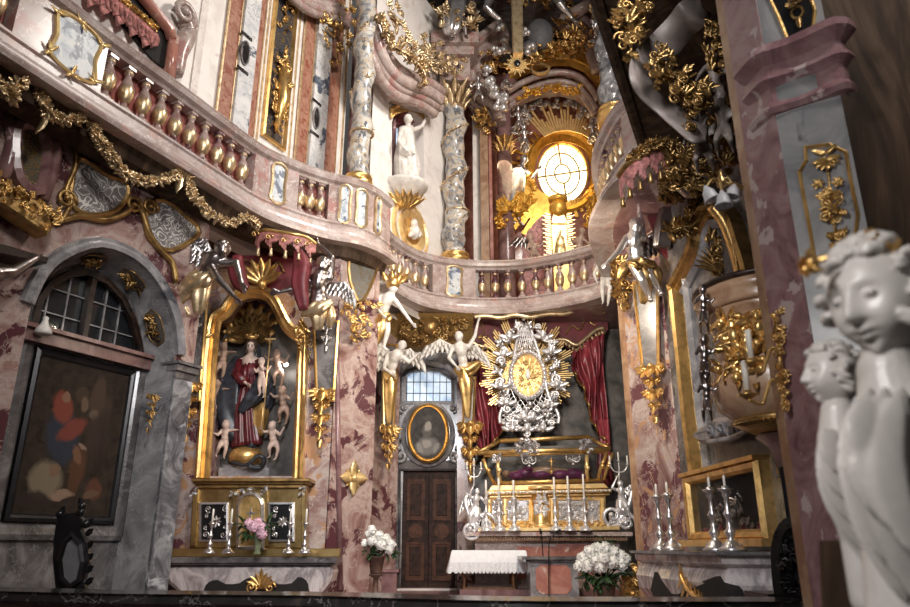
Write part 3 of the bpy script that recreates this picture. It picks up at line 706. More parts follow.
def baluster(root, p, ang):
    global BAL
    if BAL is None:
        z0 = {'_w': (0, 0, 0)}; o = baluster_mesh(root).build('baluster', 'rose_marble'); g = ring_mesh().build('gilding', 'pale_gold'); o.data.transform(Matrix.Translation(o.location)); g.data.transform(Matrix.Translation(g.location)); o.parent = root; g.parent = o; g.location = (0, 0, 0); BAL = (o.data, g.data)
    else:
        o = bpy.data.objects.new('baluster', BAL[0]); COL.objects.link(o); o.parent = root
        g = bpy.data.objects.new('gilding', BAL[1]); COL.objects.link(g); g.parent = o
    w = Vector(root['_w']); o.location = (p.x-w.x, p.y-w.y, BZ0-w.z); o.rotation_euler = (0, 0, ang); o['_w'] = root['_w']
def gallery(label, path, spans, group=None):
    """spans: list of (s0, s1, kind, count)"""
    L = cornerof(path); p0 = path[len(path)//2]; root = thing('balcony', label, 'balcony', (p0[0], p0[1], LIP))
    m = MB(); m.sweep(path, CORN); m.build('cornice', 'pink_rail', root)
    m = MB(); m.sweep(path, RAIL); m.build('handrail', 'pink_rail', root)
    for s0, s1, kind, cnt in spans:
        if kind == 'solid':
            b = MB()
            k = max(2, int((s1-s0)/.12)); pts = [along(path, L, s0+(s1-s0)*i/k, 0)[0] for i in range(k+1)]
            b.sweep([tuple(p) for p in pts], [(-.38, BZ0-.01), (-.19, BZ0-.01), (-.19, BZ1+.01), (-.38, BZ1+.01)]); b.build('pedestal', 'pink_stone', root)
        else:
            for i in range(cnt):
                p, e = along(path, L, s0+(s1-s0)*(i+.5)/cnt, -.29); baluster(root, p, math.atan2(e.y, e.x))
    return root, L
def sat(path, px, y=250):
    """arc length where the photo column px crosses the gallery front"""
    L = cornerof(path); r = ray(px, y); best = None
    for i in range(len(path)-1):
        a = Vector(path[i]).to_2d(); b = Vector(path[i+1]).to_2d(); fa = a.x*r.y-a.y*r.x; fb = b.x*r.y-b.y*r.x
        if fa*fb <= 0: t = fa/(fa-fb) if fa != fb else 0; return L[i]+t*(L[i+1]-L[i])
    return L[-1] if abs(fa) > abs(fb) else 0
LL = cornerof(lipL)
sL = lambda px, y: sat(lipL, px, y)
gl, _ = gallery('rose stone balcony with gilded balusters sweeping along the left wall', lipL, [
    (0, sL(24, 30), 'bal', 8), (sL(24, 30), sL(113, 80), 'solid', 0), (sL(113, 80), sL(262, 180), 'bal', 10), (sL(262, 180), sL(303, 205), 'solid', 0),
    (sL(303, 205), sL(331, 210), 'bal', 3), (sL(331, 210), LL[-1], 'solid', 0)])
LC = cornerof(lipC); sC = lambda px: sat(lipC, px, 280)
gc, _ = gallery('concave pink marble balcony above the high altar', lipC, [
    (0, .55, 'solid', 0), (.55, sC(437), 'bal', 7), (sC(437), sC(477), 'solid', 0), (sC(477), sC(604), 'bal', 11)])
LR = cornerof(lipR)
gr_, _ = gallery('shadowed stone balcony curving along the right wall', lipR, [(0, 1.7, 'solid', 0), (1.7, LR[-1]-.9, 'bal', 9), (LR[-1]-.9, LR[-1], 'solid', 0)])
# panels on the parapets
def parapet_panel(path, root, s, w, mat, z0=BZ0+.02, z1=BZ1-.0, shaped=True, gm='pale_gold', d=-.185, flat=False):
    L = cornerof(path); p, e = along(path, L, s, d); P = Plane(p-e*w/2, p+e*w/2); H = z1-z0
    pts = [(0, .12), (.14, 0), (.5, -.05), (.86, 0), (1, .12), (.93, .5), (1, .88), (.86, 1), (.5, 1.05), (.14, 1), (0, .88), (.07, .5)]
    pts = [tuple(v) for v in closedpath([(a*w, z0+z*H) for a, z in pts], 3)]
    m = MB(); m.prism(P, pts, -.01, .018); q = m.build('panel', mat, root)
    m = MB(); m.frame(P, pts, [(-.02, 0), (-.02, .035), (.01, .045), (.03, .02), (.03, 0)])
    for (a, z) in ((0, .1), (1, .1), (0, .9), (1, .9), (.5, 1.05), (.5, -.05)):
        for k in range(3): an = rnd(0, 6.28); m.leaf(P.w(a*w, z0+z*H, .03), P.u*math.cos(an)+Vector((0, 0, math.sin(an))), P.n, w*.2, w*.08, .3, .2, 4)
        m.ball(P.w(a*w, z0+z*H, .03), w*.04, 6, 4)
    m.build('gilt_frame', gm, root)
parapet_panel(lipL, gl, sL(82, 70), .62, 'agate_stone', gm='bright_gold')
parapet_panel(lipL, gl, sL(283, 195), .26, 'agate_stone')
parapet_panel(lipL, gl, sL(346, 225), .20, 'agate_stone')
parapet_panel(lipL, gl, sL(366, 228), .22, 'agate_stone')
parapet_panel(lipL, gl, sL(385, 235), .16, 'agate_stone')
parapet_panel(lipC, gc, sC(457), .36, 'agate_stone')
# coral back wall seen between the left balusters
m = MB(); Lb = [(x-.0, y) for x, y in lipL]; m.sweep(lipL, [(-.46, BZ0-.02), (-.43, BZ0-.02), (-.43, BZ1+.05), (-.46, BZ1+.05)]); m.build('backing_cloth', 'coral_plaster', gl)
# ------------------------------------------------------------------ left wall: window, painting, arch ornament
def painting_mat(name, base, blobs, P):
    """canvas: soft colour shapes placed on the plane of the picture"""
    m, nt, b = newmat(name); g = nt.nodes.new('ShaderNodeNewGeometry'); nz = noise_node(nt, 7, 4, .6)
    def vdot(v):
        d = nt.nodes.new('ShaderNodeVectorMath'); d.operation = 'DOT_PRODUCT'; nt.links.new(g.outputs['Position'], d.inputs[0]); d.inputs[1].default_value = v; return d.outputs['Value']
    ua = vdot(P.u); uz = vdot((0, 0, 1)); cb = nt.nodes.new('ShaderNodeCombineXYZ'); nt.links.new(ua, cb.inputs[0]); nt.links.new(uz, cb.inputs[1])
    jit = mixc(nt, .11, cb.outputs[0], nz.outputs['Color'], 'ADD')
    r = ramp(nt, [(.3, tuple(x*.5 for x in base)), (.7, base)]); nt.links.new(nz.outputs[0], r.inputs[0]); c = r.outputs[0]; o = P.o.dot(P.u)
    for (a, z, ra, rz, rot, col) in blobs:
        mp = nt.nodes.new('ShaderNodeMapping'); mp.vector_type = 'TEXTURE'; mp.inputs['Location'].default_value = (a+o+.055, z+.055, 0); mp.inputs['Rotation'].default_value = (0, 0, rot); mp.inputs['Scale'].default_value = (ra, rz, 1)
        nt.links.new(jit, mp.inputs[0]); gr = nt.nodes.new('ShaderNodeVectorMath'); gr.operation = 'LENGTH'; fl = nt.nodes.new('ShaderNodeVectorMath'); fl.operation = 'MULTIPLY'; fl.inputs[1].default_value = (1, 1, 0)
        nt.links.new(mp.outputs[0], fl.inputs[0]); nt.links.new(fl.outputs[0], gr.inputs[0]); rr = ramp(nt, [(.68, (.92,)*3), (.98, (0,)*3)]); nt.links.new(gr.outputs['Value'], rr.inputs[0])
        c = mixc(nt, rr.outputs[0], c, col)
    nt.links.new(c, b.inputs['Base Color']); b.inputs['Roughness'].default_value = .8; b.inputs['Specular IOR Level'].default_value = .1; return m
w1 = MB(); w1.frame(PA, LUN, [(-.03, -.02), (-.03, .05), (.05, .05), (.05, -.02)]); win = struct(w1.build('window_1', 'dark_wood'))
m = MB(); m.prism(PA, LUN, -.12, -.10); m.build('pane', 'dark_glass', win)
m = MB(); la = [p[0] for p in LUN]; lz = [p[1] for p in LUN]; cx = PA.az(90, 300)[0]
m.pbox(PA, cx-.035, cx+.035, min(lz)+.02, max(lz)-.02, -.08, .03); m.build('mullion', 'dark_wood', win)
m = MB()
for px in (49, 69, 108, 123):
    a = PA.az(px, 310)[0]; zt = max([z for i, z in enumerate(lz) if abs(la[i]-a) < .30] or [max(lz)])-.04
    zb = min(lz)+.02; m.pbox(PA, a-.009, a+.009, zb, zt, -.09, -.065)
for z, f in ((lz[0]+.26, .9), (lz[0]+.58, .7)):
    xs = [la[i] for i in range(len(la)) if lz[i] > z-.15]; m.pbox(PA, min(xs)+.03, max(xs)-.03, z-.008, z+.008, -.09, -.065)
m.build('glazing_bar', 'light_grey_marble', win)
def bgpane(name, P, pts, d, mat, kind='structure'):
    m = MB(); m.prism(P, pts, d-.02, d); return struct(m.build(name, mat))
bgpane('wall_behind_lunette', PA, [(min(la)-.4, min(lz)-.3), (max(la)+.4, min(lz)-.3), (max(la)+.4, max(lz)+.3), (min(la)-.4, max(lz)+.3)], -1.3, 'niche_dark')
bgpane('window_2', PA, [(min(la)+.02, min(lz)+.02), (cx-.25, min(lz)+.02), (cx-.2, min(lz)+.40), (min(la)+.4, min(lz)+.55)], -.9, 'grey_daylight')
# lintel under the lunette, string course and impost
m = MB(); a0, z0 = PA.az(24, 338); a1, z1 = PA.az(142, 366)
m.pbox(PA, a0-.4, a1+.02, z0-.05, z0+.10, 0, .16); m.pbox(PA, a0-.4, a1+.02, z0+.10, z0+.15, 0, .22); struct(m.build('trim_3', 'brown_column'))
m = MB(); zi = PA2.az(178, 372)[1]
m.pbox(PA2, aR-.02, PA2.len+.03, zi, zi+.09, -.5, .10); m.pbox(PA2, aR-.0, PA2.len+.02, zi-.10, zi, -.45, .06); m.pbox(PA2, aR-.04, PA2.len+.05, zi+.09, zi+.13, -.5, .14); struct(m.build('trim_4', 'grey_marble'))
m = MB(); m.pbox(PA2, aR+.0, PA2.len-.02, .05, zi-.1, -.02, .05); pl = m.build('pilaster', 'mottled_marble'); tag(pl, 'grey marble pilaster right of the dark painting under the arch', 'pilaster')
m = MB(); arcf = arch; m.frame(PA2, arcf, [(0, -.02), (0, .07), (-.05, .09), (-.09, .05), (-.13, .07), (-.15, .0), (-.15, -.02)], closed=False); am = m.build('archivolt', 'light_grey_marble'); tag(am, 'grey stone arch moulding around the dark lunette window', 'arch')
m = MB(); a_, zt9 = PA2.az(152, 396, .06); pendant(m, PA2, a_, zt9, PA2.az(151, 434, .06)[1], .16, .06); tag(m.build('gilt_drop', 'dark_gold'), 'small gilded leaf drop near the top of the grey pilaster by the painting', 'ornament')
m = MB(); c9 = PA.pt(43, 333, .25); m.lathe(c9, [(.08, -.02), (.10, 0), (.085, .05), (.05, .10), (.03, .16), (.035, .19), (.01, .21)], 14); tag(m.build('bell', 'white_stucco'), 'small white bell shape on the lintel at the left of the lunette window', 'bell')
# gilded panels in the arch soffit
def soffit_panel(i0, i1, label):
    c0 = SOFO[i0].lerp(SOFI[i0], .5); c1 = SOFO[i1].lerp(SOFI[i1], .5); w = (SOFO[i0]-SOFI[i0]).normalized(); t = (c1-c0).normalized(); nrm = w.cross(t).normalized()
    ctr = PA.w(PA.len*.5, PA.az(90, 340)[1], .2)
    if nrm.dot(ctr-c0) < 0: nrm = -nrm
    r = thing('soffit_ornament', label, 'ornament', c0.lerp(c1, .5)); L = (c1-c0).length; W_ = .13
    m = MB(); pts = []
    for u, v in ((0, 0), (.15, .8), (.3, 1), (.7, 1), (.85, .8), (1, 0), (.85, -.8), (.7, -1), (.3, -1), (.15, -.8)): pts.append(c0+t*L*u+w*W_*v+nrm*.012)
    m.add(pts+[p-nrm*.01 for p in pts], [tuple(range(10)), tuple(range(10, 20))[::-1]], False); m.build('panel', 'niche_dark', r)
    m = MB(); m.tube(pts+[pts[0], pts[1]], .009, 6); m.build('gilt_border', 'dark_gold', r)
    m = MB(); rr = random.Random(i0)
    for k in range(26):
        c = c0+t*L*rr.uniform(.15, .85)+w*W_*rr.uniform(-.45, .45)+nrm*.03; d = t*rr.uniform(-1, 1)+w*rr.uniform(-1, 1)+nrm*.2
        m.leaf(c, d, nrm, .11, .045, .3, .2, 4)
        if k % 3 == 0: m.ball(c+nrm*.02, .02, 6, 4)
    m.build('gilt_flowers', 'dark_gold', r)
soffit_panel(9, 12, 'gilded flower relief at the crown of the dark arch'); soffit_panel(14, 17, 'gilded flower relief on the right shoulder of the dark arch'); soffit_panel(19, 22, 'gilded flower relief low on the right side of the dark arch')
# painting
pr = thing('painting', 'tall dark oil painting of robed figures in a grey stone frame', 'painting', PA.w(PA.az(70, 518)[0], PA.az(70, 518)[1], 0))
pp = [PA.az(x, y) for x, y in ((8, 515), (109, 520), (127, 375), (37, 353))]; pa0 = (pp[0][0]+pp[3][0])/2; pa1 = (pp[1][0]+pp[2][0])/2; pz0 = (pp[0][1]+pp[1][1])/2; pz1 = (pp[2][1]+pp[3][1])/2
R4 = [(pa0, pz0), (pa1, pz0), (pa1, pz1), (pa0, pz1)]
q = lambda px, py: PA.az(px, py)
bl = []
for (px, py, rx, ry, rot, col) in ((96, 400, .10, .30, 0, (.10, .065, .045)), (104, 415, .07, .25, 0, (.08, .055, .04)), (80, 395, .09, .10, 0, (.09, .06, .04)), (75, 470, .10, .30, -.1, (.13, .06, .035)), (92, 490, .10, .14, .2, (.16, .07, .045)), (60, 437, .20, .34, .2, (.05, .056, .074)), (61, 408, .13, .20, .35, (.28, .075, .05)), (70, 430, .10, .22, -.9, (.26, .07, .05)), (64, 398, .055, .07, 0, (.30, .17, .11)), (83, 405, .06, .08, 0, (.20, .13, .09)), (92, 415, .055, .07, 0, (.17, .12, .09)), (95, 440, .16, .30, .1, (.07, .045, .035)),
                             (43, 480, .20, .22, .6, (.28, .22, .15)), (52, 470, .07, .08, 0, (.26, .16, .10)), (58, 495, .16, .05, .2, (.36, .24, .17)), (80, 447, .07, .025, -.4, (.33, .22, .16)), (75, 455, .05, .12, .5, (.24, .12, .07)), (88, 495, .10, .05, .3, (.18, .11, .07)), (30, 500, .2, .1, 0, (.05, .035, .03))):
    a, z = q(px, py); bl.append((a, z, rx*1.25, ry*1.2, rot, tuple(q_*.62 for q_ in col)))
painting_mat('oil_painting', (.042, .03, .022), bl, PA)
m = MB(); m.prism(PA, R4, .02, .045); m.build('canvas', 'oil_painting', pr)
m = MB(); m.frame(PA, R4, [(-.06, 0), (-.06, .07), (-.02, .09), (.01, .07), (.03, .045), (.03, 0)]); m.build('frame', 'ebony', pr)
m = MB(); m.frame(PA, R4, [(-.26, 0), (-.26, .05), (-.20, .075), (-.12, .06), (-.08, .03), (-.08, 0)]); m.build('stone_surround', 'grey_marble', pr)
# dark choir chair
PCH = Plane((-4.6, 7.6), (-3.3, 7.6))
ch = thing('choir_chair', 'black carved high-backed choir chair with a pierced back panel before the painting', 'chair', tuple(PCH.pt(68, 600).xy)+(FL,))
m = MB(); m.prism(PCH, lop(PCH, ((56, 600), (52, 560), (53, 540), (56, 518), (66, 513), (78, 512), (83, 520), (81, 530), (87, 543), (89, 562), (84, 580), (87, 600))), -.06, .0, .01)
o = lop(PCH, ((61, 560), (66, 543), (73, 536), (81, 545), (83, 562), (79, 580), (70, 586), (63, 578))); m.frame(PCH, o, [(-.03, 0), (-.03, .04), (0, .05), (.02, .02), (.02, 0)]); m.build('backrest', 'ebony', ch)
m = MB(); m.prism(PCH, o, -.0, .012); m.build('cane_panel', 'lead_grey', ch)
m = MB()
for (x, y) in ((82, 506), (81, 512), (86, 524), (60, 514)): m.ball(PCH.pt(x, y, -.02), .045, 8, 6); m.leaf(PCH.pt(x, y+3, -.02), (rnd(-1, 1), 0, 1), (0, -1, 0), .12, .06)
for y in (535, 548, 560, 572, 584): m.leaf(PCH.pt(86, y, -.02), (1, 0, .8), (0, -1, 0), .10, .06)
m.build('carved_crest', 'ebony', ch)
m = MB(); a0, z0 = PCH.az(42, 600); a1, _ = PCH.az(88, 600); m.pbox(PCH, a0, a1, FL, FL+.12, -.3, .3); m.pbox(PCH, a0+.1, a1, FL+.12, z0+.02, -.25, .1); m.build('base', 'ebony', ch)
# ------------------------------------------------------------------ upper part of the left wall: stucco panels, cornice, garlands
def panel(label, P, pts, d, mat, gmat, name='stucco_relief', cat='panel', k=3, fw=.03, th=.04, orn=None):
    r = thing(name, label, cat, P.w(*P.az(*pts[0]), d)); q = lop(P, pts, d, k)
    m = MB(); m.prism(P, q, d, d+th*.5); m.build('field', mat, r)
    m = MB(); m.frame(P, q, [(-fw, d), (-fw, d+th), (-fw*.3, d+th*1.3), (fw*.3, d+th*.7), (fw*.3, d)]); m.build('gilt_border', gmat, r)
    if orn: m = MB(); cluster(m, P, orn[0], orn[1], orn[2], d+th*.5, .02, len(label)); m.build('relief', orn[3], r)
    return r
panel('grey arabesque stucco panel beneath the balcony, left of the long garland', PA2, ((77, 163), (71, 194), (77, 209), (94, 214), (114, 209), (126, 194), (123, 183), (106, 177), (86, 163)), .02, 'stucco_arabesque', 'dark_gold', fw=.05)
panel('grey arabesque stucco panel above the bronze-silver angel beside the arch', PA2, ((151, 203), (146, 220), (151, 240), (171, 249), (197, 232), (183, 217), (166, 203)), .02, 'stucco_arabesque', 'dark_gold', fw=.05)
panel('tall gold lattice panel between curved red ribs at far left', PA2, ((20, 129), (37, 134), (41, 160), (34, 188), (20, 179), (16, 151)), .02, 'gold_lattice', 'wine_marble', fw=.10, th=.10)
for i, (pts, lab) in enumerate(((((47, 128), (55, 150), (50, 175), (44, 200)), 'curved red marble rib right of the gold lattice panel'), (((8, 118), (14, 140), (8, 165), (3, 178)), 'curved red marble rib left of the gold lattice panel'))):
    m = MB(); m.tube([PA2.pt(x, y, .04) for x, y in pts], [.07, .09, .09, .06], 8); tag(m.build('rib', 'wine_marble'), lab, 'rib')
m = MB(); m.tube(smoothpath([PA2.pt(x, y, .05) for x, y in ((62, 220), (70, 205), (66, 190), (76, 165), (74, 140))]), .035, 6); m.tube(smoothpath([PA2.pt(x, y, .05) for x, y in ((56, 222), (80, 216), (104, 220), (124, 214), (134, 205), (142, 212), (150, 235), (162, 252), (172, 262), (176, 282))]), .045, 6)
for x, y in ((134, 206), (150, 208), (66, 200)): m.spiral(PA2, *PA2.az(x, y, .05), .14, 1.4, 0, 1, .03, .05)
tag(m.build('scrollwork', 'dark_gold'), 'gilded scrolling band framing the arch below the stucco panels', 'scrollwork')
cg = thing('cornice', 'gilded carved cornice fragment jutting in at the left edge', 'cornice', PA2.pt(30, 225, .3))
m = MB(); m.prism(PA2, lop(PA2, ((-12, 196), (-12, 172), (60, 216), (46, 236)), .3), .1, .34, .02); m.build('moulding', 'dark_gold', cg)
m = MB(); cluster(m, PA2, lop(PA2, ((-12, 190), (-12, 168), (62, 214), (52, 232)), .36), 46, .10, .35, .05, 3); m.build('leaf_carving', 'gold', cg)
m = MB(); m.prism(PA2, lop(PA2, ((-12, 252), (-12, 241), (47, 258), (45, 264)), .3), .0, .34, .01); tag(m.build('beam', 'dark_wood'), 'dark wooden beam end below the gilded cornice at left edge', 'beam')
m = MB(); PH = Plane(PA2.w(0, 0, .5).to_2d(), PA2.w(1, 0, .5).to_2d()); limb(m, [PH.pt(-14, 274), PH.pt(12, 272)], [.075, .06]); limb(m, [PH.pt(12, 272), PH.pt(36, 258)], [.06, .035]); hand(m, PH.pt(36, 258), PH.pt(12, 272), 1.6)
bake(m, 'statue_fragment', 'bronze_silver', None, .012); tag(bpy.data.objects['statue_fragment'], 'silvered statue arm reaching in from the left edge', 'statue')
# garlands under the left gallery
def lipP(px, y, out=-.12, dz=0):
    s = sat(lipL, px, y); p, e = along(lipL, LL, s, out); return p
def gl3(pts, d):  # hang garland on a plane parallel to the wall just behind the cornice
    P = Plane(PA2.w(0, 0, d).to_2d(), PA2.w(1, 0, d).to_2d()); return [P.pt(x, y) for x, y in pts]
for pts, lab, sz, d in (
    (((-14, 78), (4, 88), (12, 96), (22, 80)), 'short gilded flower swag at the far left under the balcony', .16, .75),
    (((38, 84), (40, 96), (48, 110), (56, 118), (72, 120), (82, 116), (84, 112)), 'gilded flower swag below the stone pier of the left balcony', .15, .62),
    (((92, 122), (96, 134), (104, 146), (112, 158), (122, 170), (134, 178), (150, 181), (166, 178), (180, 173), (188, 178), (192, 192), (200, 204), (212, 216), (226, 222)), 'long gilded flower garland hanging under the left balcony', .15, .60),
    (((226, 222), (236, 222), (246, 216), (258, 226)), 'gilded flower swag ending at the red canopy', .14, .55)):
    m = MB(); garland(m, gl3(pts, d), sz*1.15, 5, len(lab), .4); tag(m.build('garland', 'pale_gold'), lab, 'garland')
m = MB(); P = PA2; m.leaf(gl3(((180, 176),), .6)[0], (0.05, 0, -1), (0, -1, 0), .30, .11); m.leaf(gl3(((46, 118),), .62)[0], (-.2, 0, -1), (0, -1, 0), .24, .1); tag(m.build('gilt_tassel', 'pale_gold'), 'pair of gilded leaf drops on the garlands under the left balcony', 'ornament')
# fascia below cornice of the left gallery, dark base stands in for shade
m = MB(); m.sweep(lipL, [(-.62, LIP-.20), (-.30, LIP-.16), (-.22, LIP+.03), (-.62, LIP+.03)]); tag(m.build('fascia', 'brown_marble'), 'marble fascia tucked under the left balcony, coloured dark for the shade there', 'fascia')
# ------------------------------------------------------------------ upper storey, left wall strips
def strip(name, label, P, px, py0, w0, w1, mat, d0=0, d1=.05, z0=LIP+.1, z1=15, cat='pilaster', gilt=False):
    """vertical strip on plane P, its left and right edge given as photo columns at row py0"""
    a0 = P.az(w0, py0)[0]; a1 = P.az(w1, py0)[0]; m = MB(); m.pbox(P, a0, a1, z0, z1, d0, d1)
    if label is None: return m, a0, a1
    r = m.build(name, mat); tag(r, label, cat)
    if gilt:
        g = MB()
        for a in (a0, a1): g.pbox(P, a-.014, a+.014, z0, z1, d1-.02, d1+.015)
        g.build('gilt_fillet', 'pale_gold', r)
    return r
strip('pilaster', 'orange-brown marble strip beside the tall white wall field, upper left', PU, 0, 80, 218, 232, 'orange_marble', gilt=True)
strip('pilaster', 'veined grey shaft with a dark agate, upper wall nearest the left corner', PU, 0, 80, 233, 249, 'vein_marble', d1=.11)
strip('pilaster', 'orange-brown marble strip between veined shaft and white field, left of the blue panel', PU, 0, 80, 249.5, 257, 'orange_marble', gilt=True)
strip('pilaster', 'orange-brown marble strip right of the blue panel with gilt figure', PU, 0, 130, 295, 306, 'orange_marble', gilt=True)
strip('pilaster', 'veined grey shaft with a dark agate below the gilded capital', PU, 0, 130, 307, 322, 'vein_marble', d1=.11)
strip('pilaster', 'orange-brown marble strip next to the twisted column', PU, 0, 130, 323, 335, 'orange_marble', gilt=True)
strip('pilaster', 'tall dark red strip left of the white wall field beside the oratory frame', PU, 0, 40, 196, 203, 'pale_stone', d1=.03)
for px, py, lab in ((245, 53, 'black agate oval set in the left veined shaft'), (316, 118, 'black agate oval set in the veined shaft near the twisted column')):
    a, z = PU.az(px, py, .12); r = thing('agate_inlay', lab, 'inlay', PU.w(a, z, .12)); m = MB(); pts = [(a+.085*math.cos(t*PI/10), z+.23*math.sin(t*PI/10)) for t in range(20)]; m.prism(PU, pts, .11, .135, .01); m.build('stone', 'black_marble', r)
    m = MB(); m.frame(PU, pts, [(-.02, .11), (-.02, .14), (.005, .14), (.005, .11)]); m.build('rim', 'light_grey_marble', r)
    m = MB()
    for dz in (.36, -.36): m.pbox(PU, a-.13, a+.13, z+dz-.03, z+dz+.03, .10, .125)
    m.build('band', 'black_marble', r)
# blue panel with gilt figure
bp = [PU.az(x, y) for x, y in ((264, 136), (284, 152), (299, -30), (281, -30))]; a0 = min(bp[0][0], bp[3][0]); a1 = max(bp[1][0], bp[2][0]); a0 = PU.az(267, 80)[0]; a1 = PU.az(288, 80)[0]; zb = PU.az(272, 142)[1]
r = thing('relief_panel', 'dark blue upright panel with gilded trophy relief on the upper left wall', 'panel', PU.w(a0, zb, 0)); pts = [(a0, zb), (a1, zb), (a1, 14), (a0, 14)]
m = MB(); m.prism(PU, pts, 0, .04); m.build('field', 'dark_gold_inlay', r); m = MB(); m.frame(PU, pts, [(-.04, 0), (-.04, .07), (0, .09), (.03, .04), (.03, 0)]); m.build('gilt_frame', 'gold', r)
m = MB(); am_ = (a0+a1)/2; wq = (a1-a0)
zT = PU.az(276, 62)[1]; zB = PU.az(272, 138)[1]; cluster(m, PU, [(am_-wq*.36, zB+.5), (am_, zB+.05), (am_+wq*.36, zB+.5), (am_+wq*.33, zT), (am_, zT+.3), (am_-wq*.33, zT)], 70, .16, .06, .10, 5)
m.tube([PU.w(am_, zB+.1, .08), PU.w(am_+.02, (zB+zT)/2, .14), PU.w(am_, zT, .1)], [.03, .12, .07], 8)
zT2 = PU.az(282, 8)[1]; cluster(m, PU, [(am_-wq*.3, zT+.7), (am_+wq*.3, zT+.7), (am_+wq*.2, 13.9), (am_-wq*.2, 13.9)], 40, .14, .05, .05, 6); m.build('trophy', 'gold', r)
m = MB(); cluster(m, PU, lop(PU, ((306, 14), (322, 6), (346, -4), (348, 24), (342, 46), (332, 58), (328, 74), (322, 60), (312, 40))), 70, .17, .1, .3, 44); tag(m.build('gilt_capital', 'gold'), 'gilded foliage capital above the veined shaft next to the twisted column', 'capital')
m = MB()
for off, rr_ in ((0, .12), (6, .09), (-6, .09)): m.tube(smoothpath([PU.pt(x, y+off, .25) for x, y in ((280, -24), (296, -4), (316, 8), (336, 12), (348, 20))], 4), rr_, 6)
tag(m.build('cornice', 'pink_stone'), 'curved pink cornice above the gilded capital at the top of the left wall', 'cornice')
# white field gilt fillets
for px, py in ((262, 80), (291, 120), (342, 130)):
    a = PU.az(px, py)[0]; m = MB(); m.pbox(PU, a-.012, a+.012, LIP+.2, 14.5, 0, .03); tag(m.build('gilt_fillet', 'pale_gold'), {262: 'thin gilt line left of the dark blue panel', 291: 'thin gilt line right of the dark blue panel', 342: 'thin gilt line beside the twisted column'}[px], 'fillet')
# scroll bracket and oratory opening at top left
m = MB(); a, z = PU.az(181, 15, .1)
m.tube(smoothpath([PU.pt(x, y, .08) for x, y in ((176, 75), (180, 50), (188, 32), (183, 20))]), [.10, .12, .13, .13, .14, .15, .15, .15, .14, .14, .14, .14, .12], 8); m.spiral(PU, a, z, .24, 1.6, -1.2, 1, .06, .16, .2); tag(m.build('volute', 'pink_stone'), 'pink marble volute beside the oratory opening, top left', 'volute')
orr = thing('oratory_frame', 'dark oratory opening with red marble frame at top left', 'frame', PU.pt(110, 30))
m = MB(); m.prism(PU, lop(PU, ((88, -10), (150, 60), (166, 72), (170, 36), (120, -20))), .02, .05); m.build('opening_shade', 'dark_void', orr)  # flat near-black sheet on the wall, darkness of the interior as colour
m = MB(); m.tube([PU.pt(x, y, .10) for x, y in ((110, -30), (140, -6), (168, 28), (172, 40))], .12, 4); m.tube([PU.pt(x, y, .10) for x, y in ((173, 36), (170, 60), (168, 84))], .10, 4); m.build('moulding', 'red_marble', orr)
m = MB(); qq = smoothpath([PU.pt(x, y, .12) for x, y in ((92, -16), (116, 0), (138, 18), (156, 34))], 5)
for i, p in enumerate(qq[:-1]):
    m.leaf(p, (0, 0, -1), PU.n, .40 if i % 3 == 0 else .28, .20, .1, .3, 4); m.ball(p-Vector((0, 0, .06)), .05, 6, 4)
m.build('valance', 'rosy_cloth', orr); m = MB(); garland(m, [p+Vector((0, -.03, .06)) for p in qq], .12, 3, 2); m.build('gilt_fringe', 'gold', orr)
# ------------------------------------------------------------------ left corner altar
GT = (0, -1, 0)
FB = front(11.15); FN = front(11.85); FM = front(10.75)
# gilt frame of the niche
fo = [(197, 478), (201, 420), (205, 360), (208, 330), (212, 315), (222, 308), (229, 298), (239, 290), (253, 287), (266, 289), (276, 296), (284, 311), (291, 324), (300, 331), (307, 336), (305, 400), (302, 478)]
r = thing('niche_surround', 'gilded curved frame around the Madonna niche of the left altar', 'frame', FB.pt(250, 478)); q = [PBw.az(x, y, .10) for x, y in fo]
q = q[:3]+[tuple(v) for v in smoothpath(q[3:15], 3)]+q[15:]
m = MB(); m.frame(PBw, q, [(-.02, 0), (-.02, .16), (.02, .19), (.06, .17), (.08, .11), (.11, .12), (.14, .07), (.17, .03), (.17, 0)], closed=False); m.build('moulding', 'gold', r)
m = MB()
for sg in (-1, 1): m.spiral(PBw, *PBw.az(253+sg*47, 333, .15), .10, 1.3, 0, sg, .03, .17)
for k in range(7): an = PI/2+(k-3)*.42; m.leaf(PBw.w(*PBw.az(262, 283, .2), .22), PBw.u*math.cos(an)+Vector((0, 0, math.sin(an)))+PBw.n*.3, PBw.n, .42, .15, .2, .2, 5)
m.ball(PBw.pt(262, 284, .25), .08, 8, 6); m.build('palmette', 'gold', r)
# Madonna group
s0 = FN
ped = thing('statue_pedestal', 'grey marble block under the gilded globe in the left niche', 'pedestal', s0.pt(245, 477)); m = MB(); a0, z0 = s0.az(219, 478, .1); a1, z1 = s0.az(270, 468, .1); m.pbox(s0, a0, a1, z0-.1, z1, -.25, .15); m.pbox(s0, a0+.05, a1-.05, z1, z1+.05, -.22, .12); m.build('block', 'light_grey_marble', ped)
gb = thing('globe', 'gilded globe with a dark serpent coiled round it under the Madonna', 'globe', s0.pt(246, 467)); m = MB(); c = s0.pt(246, 457, .0); m.ball(c, (.28, .26, .20), 20, 14); m.build('sphere', 'gold', gb)
m = MB(); m.tube(smoothpath([s0.pt(x, y, d) for x, y, d in ((232, 462, .2), (246, 465, .30), (258, 456, .3), (264, 460, .25), (259, 468, .22), (248, 466, .3))]), [.03]*10+[.04]*11, 7); m.build('serpent', 'blue_black_paint', gb)
md = thing('madonna_statue', 'painted Madonna in crimson gown and dark mantle holding the child', 'statue', s0.pt(247, 448))
